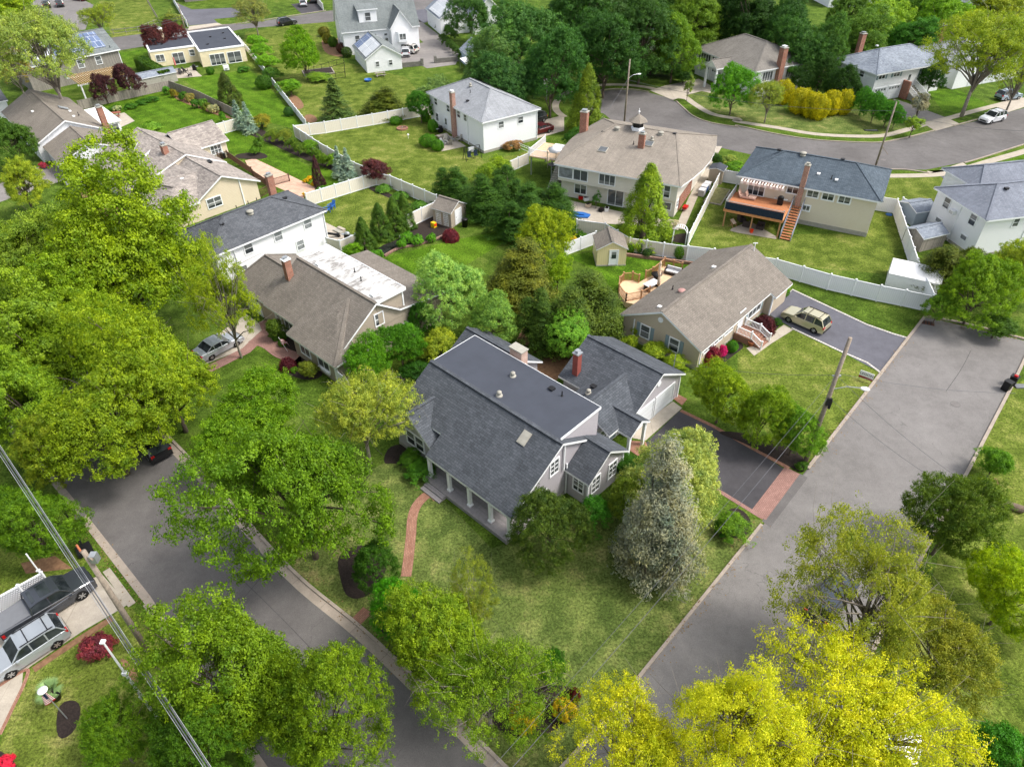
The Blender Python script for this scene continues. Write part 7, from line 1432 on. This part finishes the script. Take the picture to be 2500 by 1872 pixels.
thing('urn', 'stone garden urn lying by the pond edge', 'urn', B2(1212, 590), 0, lambda r: pot(r, 1.2, 'cap')); thing('lawn_toy', 'yellow toy pushed against the taupe shed', 'toy', B2(1452, 490), 50, lambda r: (MB().box(-.25, .25, -.3, .3, 0, .7).build('toy_body', 'yellowp', r), MB().box(-.2, .2, -.34, -.3, .3, .6).build('panel', 'orange', r)))
thing('stroller', 'black folded garden cart on the beige patio', 'cart', B2(680, 570), 30, lambda r: (MB().bar((-.9, 0, .9), (.7, 0, .2), .35, .2).build('frame', 'black', r), MB().tube([(.6, -.3, .2), (.6, .3, .2)], .2, 12).build('wheels', 'tyre', r)))
thing('patio_steps', 'two stone blocks on the beige patio behind the brown colonial', 'steps', B2(715, 525), -40, lambda r: (MB().box(-.7, .7, -.3, .3, 0, .2).build('block', 'cap', r), MB().box(-.6, .6, .3, .7, 0, .35).build('block', 'walk', r)))
thing('fire_ring', 'low ring of stones around a wheel on the white hip house lawn', 'fire ring', B(1208, 995), 0, lambda r: (MB().lathe((0, 0, 0), [(.95, 0), (.95, .22), (.7, .24), (.68, .1)], 20).build('stone_ring', 'paver', r), MB().bar((-.6, 0, .25), (.6, 0, .25), .06).bar((0, -.6, .27), (0, .6, .27), .06).build('wheel_spokes', 'greywood', r)))
def swing(ro):
    b = MB()
    for s in (-1.3, 1.3): b.bar((s, -.6, 0), (s, 0, 1.9), .06).bar((s, .6, 0), (s, 0, 1.9), .06)
    b.bar((-1.3, 0, 1.9), (1.3, 0, 1.9), .06); b.build('swing_frame', 'black', ro)
    for s in (-.55, .55): MB().box(s - .3, s + .3, -.1, -.05, .6, 1.3).box(s - .3, s + .3, -.4, .0, .5, .56).build('seat', 'navy', ro)
thing('swing', 'black two-seat garden swing by the white hip house', 'swing', B(1748, 1225), 30, swing)
thing('ac_unit', 'white air conditioner unit at the foot of the white hip house wall', 'air conditioner', B(1740, 1175), 30, lambda r: (MB().box(-.45, .45, -.18, .18, .1, .8).build('casing', 'white', r), MB().lathe((0, -.19, .45), [(.3, -.02), (.3, .02)], 16).build('fan_grille', 'metal', r))); thing('ac_unit', 'white air conditioner unit outside the cream flat-roofed house', 'air conditioner', A(1750, 545), 27, lambda r: (MB().box(-.55, .55, -.25, .25, .1, 1.0).build('casing', 'white', r), MB().lathe((0, -.26, .5), [(.3, -.02), (.3, .02)], 16).build('fan_grille', 'metal', r)))
def umbrella(ro, c='umb', h=2.6, open_=False):
    MB().tube([(0, 0, 0), (0, 0, h)], .03, 8).build('umbrella_pole', 'greywood', ro)
    (MB().lathe((0, 0, h - .55), [(1.3, 0), (.05, .5)], 8) if open_ else MB().lathe((0, 0, 0), [(.1, h - 1.7), (.2, h - 1.5), (.14, h - .6), (.1, h - .5), (.16, h - .45), (.03, h)], 10)).build('umbrella_cloth', c, ro, True)
thing('umbrella', 'closed red umbrella on the flat-roofed house patio', 'umbrella', A(1365, 545), 0, lambda r: umbrella(r, plain('coral_cloth', '#c87870', .9, .05))); thing('patio_table', 'round patio table under the closed red umbrella', 'table', A(1378, 565), 0, lambda r: MB().lathe((0, 0, 0), [(.25, 0), (.04, .05), (.04, .7), (.6, .72), (.6, .76), (.02, .77)], 16).build('table_top', 'metal', r))
for i, (x, y) in enumerate(((1340, 580), (1400, 575), (1435, 560), (1468, 590))): thing('garden_chair', ('leftmost black chair', 'black chair right of the table', 'black chair towards the grill', 'small black stool at the patio edge')[i] + ' on the flat-roofed house patio', 'chair', A(x, y), 40 * i, lambda r: chair(r, 'black'))
thing('patio_bench', 'white garden bench by the pale plant bed', 'bench', C2(765, 640), -25, lambda r: (MB().box(-1., 1., -.2, .2, .42, .46).build('seat', 'white', r), MB().box(-.95, -.88, -.2, .2, 0, .42).box(.88, .95, -.2, .2, 0, .42).build('leg', 'white', r)))
thing('blue_tarp', 'crumpled blue tarpaulin beside the dark conifers', 'tarpaulin', C2(680, 560), -20, lambda r: MB().prism([(-1.2, -.5), (0, -.7), (1.2, -.4), (1.3, .5), (.2, .8), (-1.1, .6)], .01, .22).prism([(-.5, -.3), (.6, -.2), (.4, .4), (-.4, .4)], .22, .38).build('sheet', 'blue', r)); thing('blue_tub', 'blue plastic pool leaning by the woodpile near the white garage', 'tub', B(945, 628), 0, lambda r: MB().lathe((0, 0, 0), [(.5, 0), (.7, .35), (.75, .35), (.7, .4), (.45, .08), (.02, .06)], 16).build('tub', 'blue', r)); thing('teal_tarp', 'teal plastic lid lying in the shaded side yard', 'tarpaulin', B3(1045, 462), 0, lambda r: MB().lathe((0, 0, 0), [(.5, .0), (.55, .12), (.4, .18), (.02, .16)], 12).build('lid', 'teal', r)); thing('blue_disc', 'small blue cover lying in the corner of the deck yard', 'cover', D2(1170, 552), 0, lambda r: MB().lathe((0, 0, 0), [(.4, 0), (.42, .08), (.02, .12)], 7).build('cover', 'blue', r))
thing('bucket', 'bright orange bucket at the edge of the deck patio', 'bucket', D2(108, 690), 0, lambda r: MB().lathe((0, 0, 0), [(.16, 0), (.22, .45), (.23, .45), (.2, .42), (.15, .05)], 14).build('bucket', 'orange', r))
def sofa(ro, w=1.9):
    MB().box(-w / 2, w / 2, -.4, .4, .05, .34).box(-w / 2, -w / 2 + .12, -.4, .4, .34, .62).box(w / 2 - .12, w / 2, -.4, .4, .34, .62).box(-w / 2, w / 2, .3, .42, .34, .8).build('frame', 'wicker', ro)
    for k in (0, 1): x = -w / 2 + .14 + k * (w / 2 - .14); MB().box(x + .02, x + w / 2 - .16, -.38, .28, .345, .48).build('seat_cushion', 'cushion', ro); MB().box(x + .02, x + w / 2 - .16, .14, .29, .485, .85).build('back_cushion', 'cushion', ro)
for i, (x, y, a) in enumerate(((1925, 600, 100), (1965, 640, 150), (2070, 660, -30))): thing('wicker_chair', ('dark wicker chair at the far left', 'long dark wicker seat in the middle', 'dark wicker chair at the right')[i] + ' under the tall timber deck', 'chair', C2(x, y), a, lambda r: (MB().box(-.45, .45, -.4, .4, .05, .42).box(-.45, .45, .3, .42, .42, .85).box(-.47, -.36, -.4, .3, .42, .62).box(.36, .47, -.4, .3, .42, .62).build('frame', 'wicker', r), MB().box(-.34, .34, -.38, .28, .425, .5).build('seat_cushion', 'wicker', r)))
thing('folding_chair', 'light wooden folding chair at the left corner of the deck patio', 'chair', C2(1860, 640), 30, lambda r: (MB().bar((-.3, -.4, 0), (-.3, .4, .9), .05).bar((.3, -.4, 0), (.3, .4, .9), .05).bar((-.3, .4, 0), (-.3, -.3, .5), .05).bar((.3, .4, 0), (.3, -.3, .5), .05).build('frame', 'deckrail', r), MB().poly([(-.28, -.3, .48), (.28, -.3, .48), (.28, .38, .85), (-.28, .38, .85)]).build('seat', 'umb', r)))
for i, (x, y) in enumerate(((1940, 395), (1995, 405))): p_ = C2(x, y + 20, 2.56); thing('deck_lounger', ('left pinkish cushion lounger', 'right pinkish cushion lounger')[i] + ' on the orange deck', 'lounger', (p_.x, p_.y, 2.56), 60, lambda r: (MB().box(-.5, .5, -.7, .3, .1, .3).build('seat', plain('peach_cushion', '#c9a694', .9, .06), r), MB().poly([(-.5, .3, .2), (.5, .3, .2), (.5, .6, .85), (-.5, .6, .85)]).poly([(-.5, .65, .85), (.5, .65, .85), (.5, .4, .2), (-.5, .4, .2)]).build('backrest', plain('peach_cushion', '#c9a694'), r)))
# multi-level timber deck behind the ranch
dp = [C2(975, 1140), C2(980, 1090), C2(1010, 1060), C2(1080, 1055), C2(1130, 1080), C2(1175, 1040), C2(1230, 1030), C2(1330, 960), C2(1470, 1010), C2(1330, 1150), C2(1220, 1210), C2(1140, 1240), C2(1040, 1235)]
def dpt(x, y, z=.75): return tuple(C2(x, y, z))
o0 = C2(1100, 1150); dr = root('timber_deck', 'tan multi-level timber deck with baluster rails behind the tan ranch', 'deck', (o0.x, o0.y, 0))
L1 = [dpt(985, 1095), dpt(1015, 1060), dpt(1085, 1055), dpt(1135, 1075), dpt(1185, 1045), dpt(1240, 1020), dpt(1330, 945), dpt(1480, 985), dpt(1300, 1180), dpt(1150, 1250), dpt(1035, 1225), dpt(980, 1150)]
rel = lambda p: (p[0] - o0.x, p[1] - o0.y)
MB().prism([rel(p) for p in L1], .1, .75).build('deck_floor', plain('pale_deck_boards', '#d6b592', .8, .06), dr)
rp = lambda *q: [rel(dpt(x, y)) for x, y in q]
rail(dr, rp((1035, 1222), (980, 1150), (985, 1095), (1015, 1060), (1085, 1055), (1135, 1075)), .75, .95, 'deckrail', .13); rail(dr, rp((1185, 1045), (1240, 1020), (1330, 945), (1400, 965), (1465, 985)), .75, .95, 'deckrail', .13); rail(dr, rp((1035, 1222), (1150, 1200), (1215, 1170)), .75, .95, 'deckrail', .13)
def up(p, z): return (p[0], p[1], z)
thing('outdoor_sofa', 'grey cushioned wicker sofa on the timber deck behind the ranch', 'sofa', up(C2(1400, 1010, .76), .76), -30, sofa); thing('umbrella', 'closed beige umbrella on the timber deck, the farther one', 'umbrella', up(C2(1285, 1065, .76), .76), 0, umbrella); thing('umbrella', 'closed beige umbrella on the timber deck, nearer the roof edge', 'umbrella', up(C2(1280, 1150, .76), .76), 0, umbrella)
thing('fire_table', 'round dark table on the timber deck between sofa and umbrellas', 'table', up(C2(1270, 1045, .76), .76), 0, lambda r: MB().lathe((0, 0, 0), [(.3, 0), (.3, .5), (.6, .55), (.62, .62), (.02, .63)], 18).build('table_top', 'black', r, True)); thing('patio_table', 'glass-topped table with dark chairs at the roof edge of the timber deck', 'table', up(C2(1230, 1120, .76), .76), 40, lambda r: (MB().box(-.9, .9, -.5, .5, .68, .72).build('table_top', 'cushion', r), MB().box(-.8, -.74, -.4, .4, 0, .68).box(.74, .8, -.4, .4, 0, .68).build('leg', 'black', r)))
# deck set of the cream house
pz = P(1337, 410, 2.9); thing('umbrella', 'closed beige umbrella on the grey deck of the cream house', 'umbrella', (pz.x, pz.y, 2.87), 0, umbrella); pz = P(1342, 412, 2.9); thing('patio_table', 'dark table round the umbrella pole on the grey deck', 'table', (pz.x + .4, pz.y - .2, 2.87), 0, lambda r: MB().lathe((0, 0, 0), [(.2, 0), (.04, .05), (.04, .66), (.7, .68), (.7, .72), (.02, .73)], 16).build('table_top', 'black', r))
pz = P(1358, 400, 2.9); thing('umbrella', 'open white umbrella at the back of the grey deck', 'umbrella', (pz.x, pz.y + 1, 2.87), 0, lambda r: umbrella(r, 'white', 2.2, True))
def arch(ro, mat='trim', w=1.6, h=2.3, d=.8):
    b = MB(); n = 9
    for y in (-d / 2, d / 2):
        pts = [(-w / 2, y, 0)] + [(-w / 2 * math.cos(math.pi * i / n), y, h - w / 2 + w / 2 * math.sin(math.pi * i / n)) for i in range(n + 1)] + [(w / 2, y, 0)]; b.tube(pts, .045, 6)
    for i in range(n + 1): x = -w / 2 * math.cos(math.pi * i / n); z = h - w / 2 + w / 2 * math.sin(math.pi * i / n); b.bar((x, -d / 2, z), (x, d / 2, z), .05)
    for z in (.3, .6, .9, 1.2):
        for x in (-w / 2, w / 2): b.bar((x, -d / 2, z), (x, d / 2, z), .04)
    b.build('arch_frame', mat, ro)
thing('garden_arch', 'white arched garden trellis behind the beige fence', 'arch', C2(1445, 770), -20, arch); thing('garden_arch', 'white garden arch beside the garage of the mottled roof house', 'arch', A(725, 1450), 45, lambda r: arch(r, 'trim', 2.2, 3.0, 1.2))
thing('raised_bed', 'wooden vegetable plot on the far lawn with green plants', 'planter', B(560, 560), 20, lambda r: (MB().box(-3, 3, -2, 2, 0, .2).build('frame', 'greywood', r), MB().box(-2.8, 2.8, -1.8, 1.8, .2, .22).build('soil', 'mulch', r))); T('small1', 780, 185, 30, 1.6, '#7aa040', 'leafy vegetables in the fenced plot on the far lawn', 'shrub')
thing('raised_bed', 'narrow timber-edged bed beside the long white fence', 'planter', C2(1740, 410), -28, lambda r: (MB().box(-1.2, 1.2, -2.6, 2.6, 0, .15).build('frame', 'greywood', r), MB().box(-1.05, 1.05, -2.45, 2.45, .15, .17).build('soil', plain('weedy_soil', '#6a6a44', .95, .3, 3), r)))
thing('stone_wall', 'curved dark stone wall beside the old white wagon', 'wall', B(1270, 540), 15, lambda r: (strip_wall(r))) if 0 else None
for i, (x, y, l) in enumerate(((1275, 515, 'left'), (1550, 480, 'right'))):
    thing('stone_wall', l + ' scalloped dark stone wall flanking the end of the grey drive', 'wall', B(x, y), 15, lambda r: (MB().box(-2.2, 2.2, -.25, .25, 0, .9).build('wall', 'graystone', r), MB().box(-2.6, -2.1, -.35, .35, 0, 1.4).box(2.1, 2.6, -.35, .35, 0, 1.4).build('pier', 'graystone', r)))
thing('garden_edging', 'low stacked stone edging of the yellow shed border', 'wall', C2(1280, 900), -17, lambda r: MB().box(-5, 5.4, -.15, .15, 0, .35).build('wall', M['stacked_stone'], r))
eg = strip('garden_edging', [B2(1070, 715), B2(1180, 655), B2(1320, 630), B2(1450, 590), B2(1520, 560)], .35, 0, .18, 'stacked_stone', 0, None); tag(eg, 'curving stone edging of the pond garden bed', 'edging'); 
thing('storm_drain', 'rusty grate of a storm drain at the end of the dead-end road', 'drain', D2(1462, 1385), -25, lambda r: (MB().box(-.7, .7, -.35, .35, .016, .03).build('frame', plain('rusted_iron', '#5a3c30', .9, .2), r), MB().box(-.6, -.5, -.3, .3, .03, .05).box(-.3, -.2, -.3, .3, .03, .05).box(0, .1, -.3, .3, .03, .05).box(.3, .4, -.3, .3, .03, .05).build('bars', 'black', r)))
thing('storm_drain', 'iron grate in the far lawn curve below the gold shrubs', 'drain', D(1032, 1008), -5, lambda r: (MB().box(-1.1, 1.1, -.35, .35, .01, .04).build('frame', 'black', r), MB().box(-.9, .9, -.05, .05, .04, .07).build('bars', 'metal', r)))
mh = lambda r: (MB().lathe((0, 0, 0), [(.36, .017), (.36, .026), (.02, .027)], 24).build('cover', plain('iron_cover', '#6c6866', .8, .1), r), MB().lathe((0, 0, 0), [(.42, .0165), (.42, .022)], 24).build('rim', plain('manhole_collar', '#5f5c5a'), r))
thing('manhole_cover', 'round manhole cover in the dead-end road', 'manhole cover', D3(1682, 590), 0, mh); thing('manhole_cover', 'round manhole cover in the far street by the leaning pole', 'manhole cover', D(1125, 1235), 0, mh); thing('manhole_cover', 'round patch cover at the left kerb of the near street', 'manhole cover', A3(620, 1130), 0, mh)
thing('basketball_hoop', 'black overturned portable basketball stand at the left kerb', 'basketball hoop', A3(560, 1200), -50, lambda r: (MB().bar((0, 0, .3), (3.2, 0, .3), .12).build('pole', 'black', r), MB().bar((0, 0, .2), (0, 0, 2.4), .1).box(-.5, .5, -.06, .06, 1.6, 2.3).build('backboard', 'black', r), MB().box(2.8, 3.8, -.5, .5, .02, .35).build('base', 'black', r)))
thing('log_pile', 'cut log lying beside the olive verge tree on the right', 'log', D3(2090, 1390), -30, lambda r: MB().tube([(-.9, 0, .3), (.9, 0, .3)], .3, 12).build('log', 'log', r)); thing('toy', 'white plastic bench flyer on the far lawn', 'lamp', B(1255, 1070), 0, lambda r: MB().lathe((0, 0, 0), [(.03, 0), (.03, .5), (.16, .55), (.16, .7), (.02, .8)], 10).build('lamp_globe', 'white', r))
thing('basketball_hoop', 'pale basketball hoop at the edge of the shaded cul-de-sac lawn', 'basketball hoop', C(425, 770), 40, lambda r: (MB().tube([(0, 0, 0), (0, 0, 3.0)], .06, 8).build('pole', 'metal', r), MB().box(-.8, .8, -.04, .04, 2.7, 3.7).build('backboard', 'cushion', r), MB().box(-.25, .25, -.5, -.04, 2.95, 3.0).build('rim', 'orange', r)))
thing('wheelbarrow', 'red wheelbarrow on the side path of the cream house', 'wheelbarrow', C2(1490, 520), 60, lambda r: (MB().prism([(-.4, -.3), (.5, -.3), (.5, .3), (-.4, .3)], .35, .65).build('tray', 'red', r), MB().tube([(.55, -.05, .2), (.55, .05, .2)], .2, 12).build('wheel', 'tyre', r), MB().bar((-1., -.25, .5), (.5, -.1, .3), .04).bar((-1., .25, .5), (.5, .1, .3), .04).build('handles', 'greywood', r)))
for i, (x, y, m__) in enumerate(((1640, 370, 'blue'), (1620, 400, 'cushion'), (1660, 350, 'white'))): thing('clutter_bin', ('blue covered bin', 'grey storage box', 'white covered bin')[i] + ' beside the long white fence of the cream house', 'box', C2(x, y), 60, lambda r: (MB().box(-.5, .5, -.4, .4, 0, .8).build('box', m__, r), MB().box(-.54, .54, -.44, .44, .8, .9).build('lid', 'cushion', r)))
for i, (x, y, m__) in enumerate(((690, 430, 'red'), (730, 440, 'white'), (745, 490, 'umb'), (845, 525, 'black'), (888, 520, 'white'))): thing('planter_box', ('red planter box', 'white crate', 'leaning beige board', 'black planter', 'white round planter')[i] + ' on the cluttered patio of the cream house', 'planter', C2(x, y), 20 * i, lambda r: (MB().box(-.35, .35, -.25, .25, 0, .45).build('box', m__, r), MB().box(-.3, .3, -.2, .2, .45, .5).build('soil', 'mulch', r)))
T('sapling1', C2 and 1200 + 810 * .31646, 350 + 430 * .31646, 11, 2.2, '#4c7c40', 'potted tree beside the sliding door of the cream house')
# bits in the gutters: fallen leaves and litter
lt = MB(); rng = random.Random(5)
for k in range(900):
    t = rng.random(); seg = rng.choice(((P(1520, 1718), P(1868, 1275)), (P(1975, 1147), P(2218, 830)), (P(2260, 776), P(2500, 830)), (P(509, 1172), P(1179, 1824)), (P(177, 1245), P(437, 1606)))); p = seg[0].lerp(seg[1], t) + Vector((rng.gauss(0, .35), rng.gauss(0, .35), 0)); a = rng.random() * 6.28; s = rng.uniform(.03, .07); z = .135 + .02 * rng.random()
    lt.poly([(p.x + s * math.cos(a + q), p.y + s * math.sin(a + q), .03 if k % 2 else z) for q in (0, 1.6, 3.1, 4.7)])
tag(lt.build('fallen_leaves', plain('dry_leaves', '#7a6240', .9, .3)), None, None, None, 'stuff')
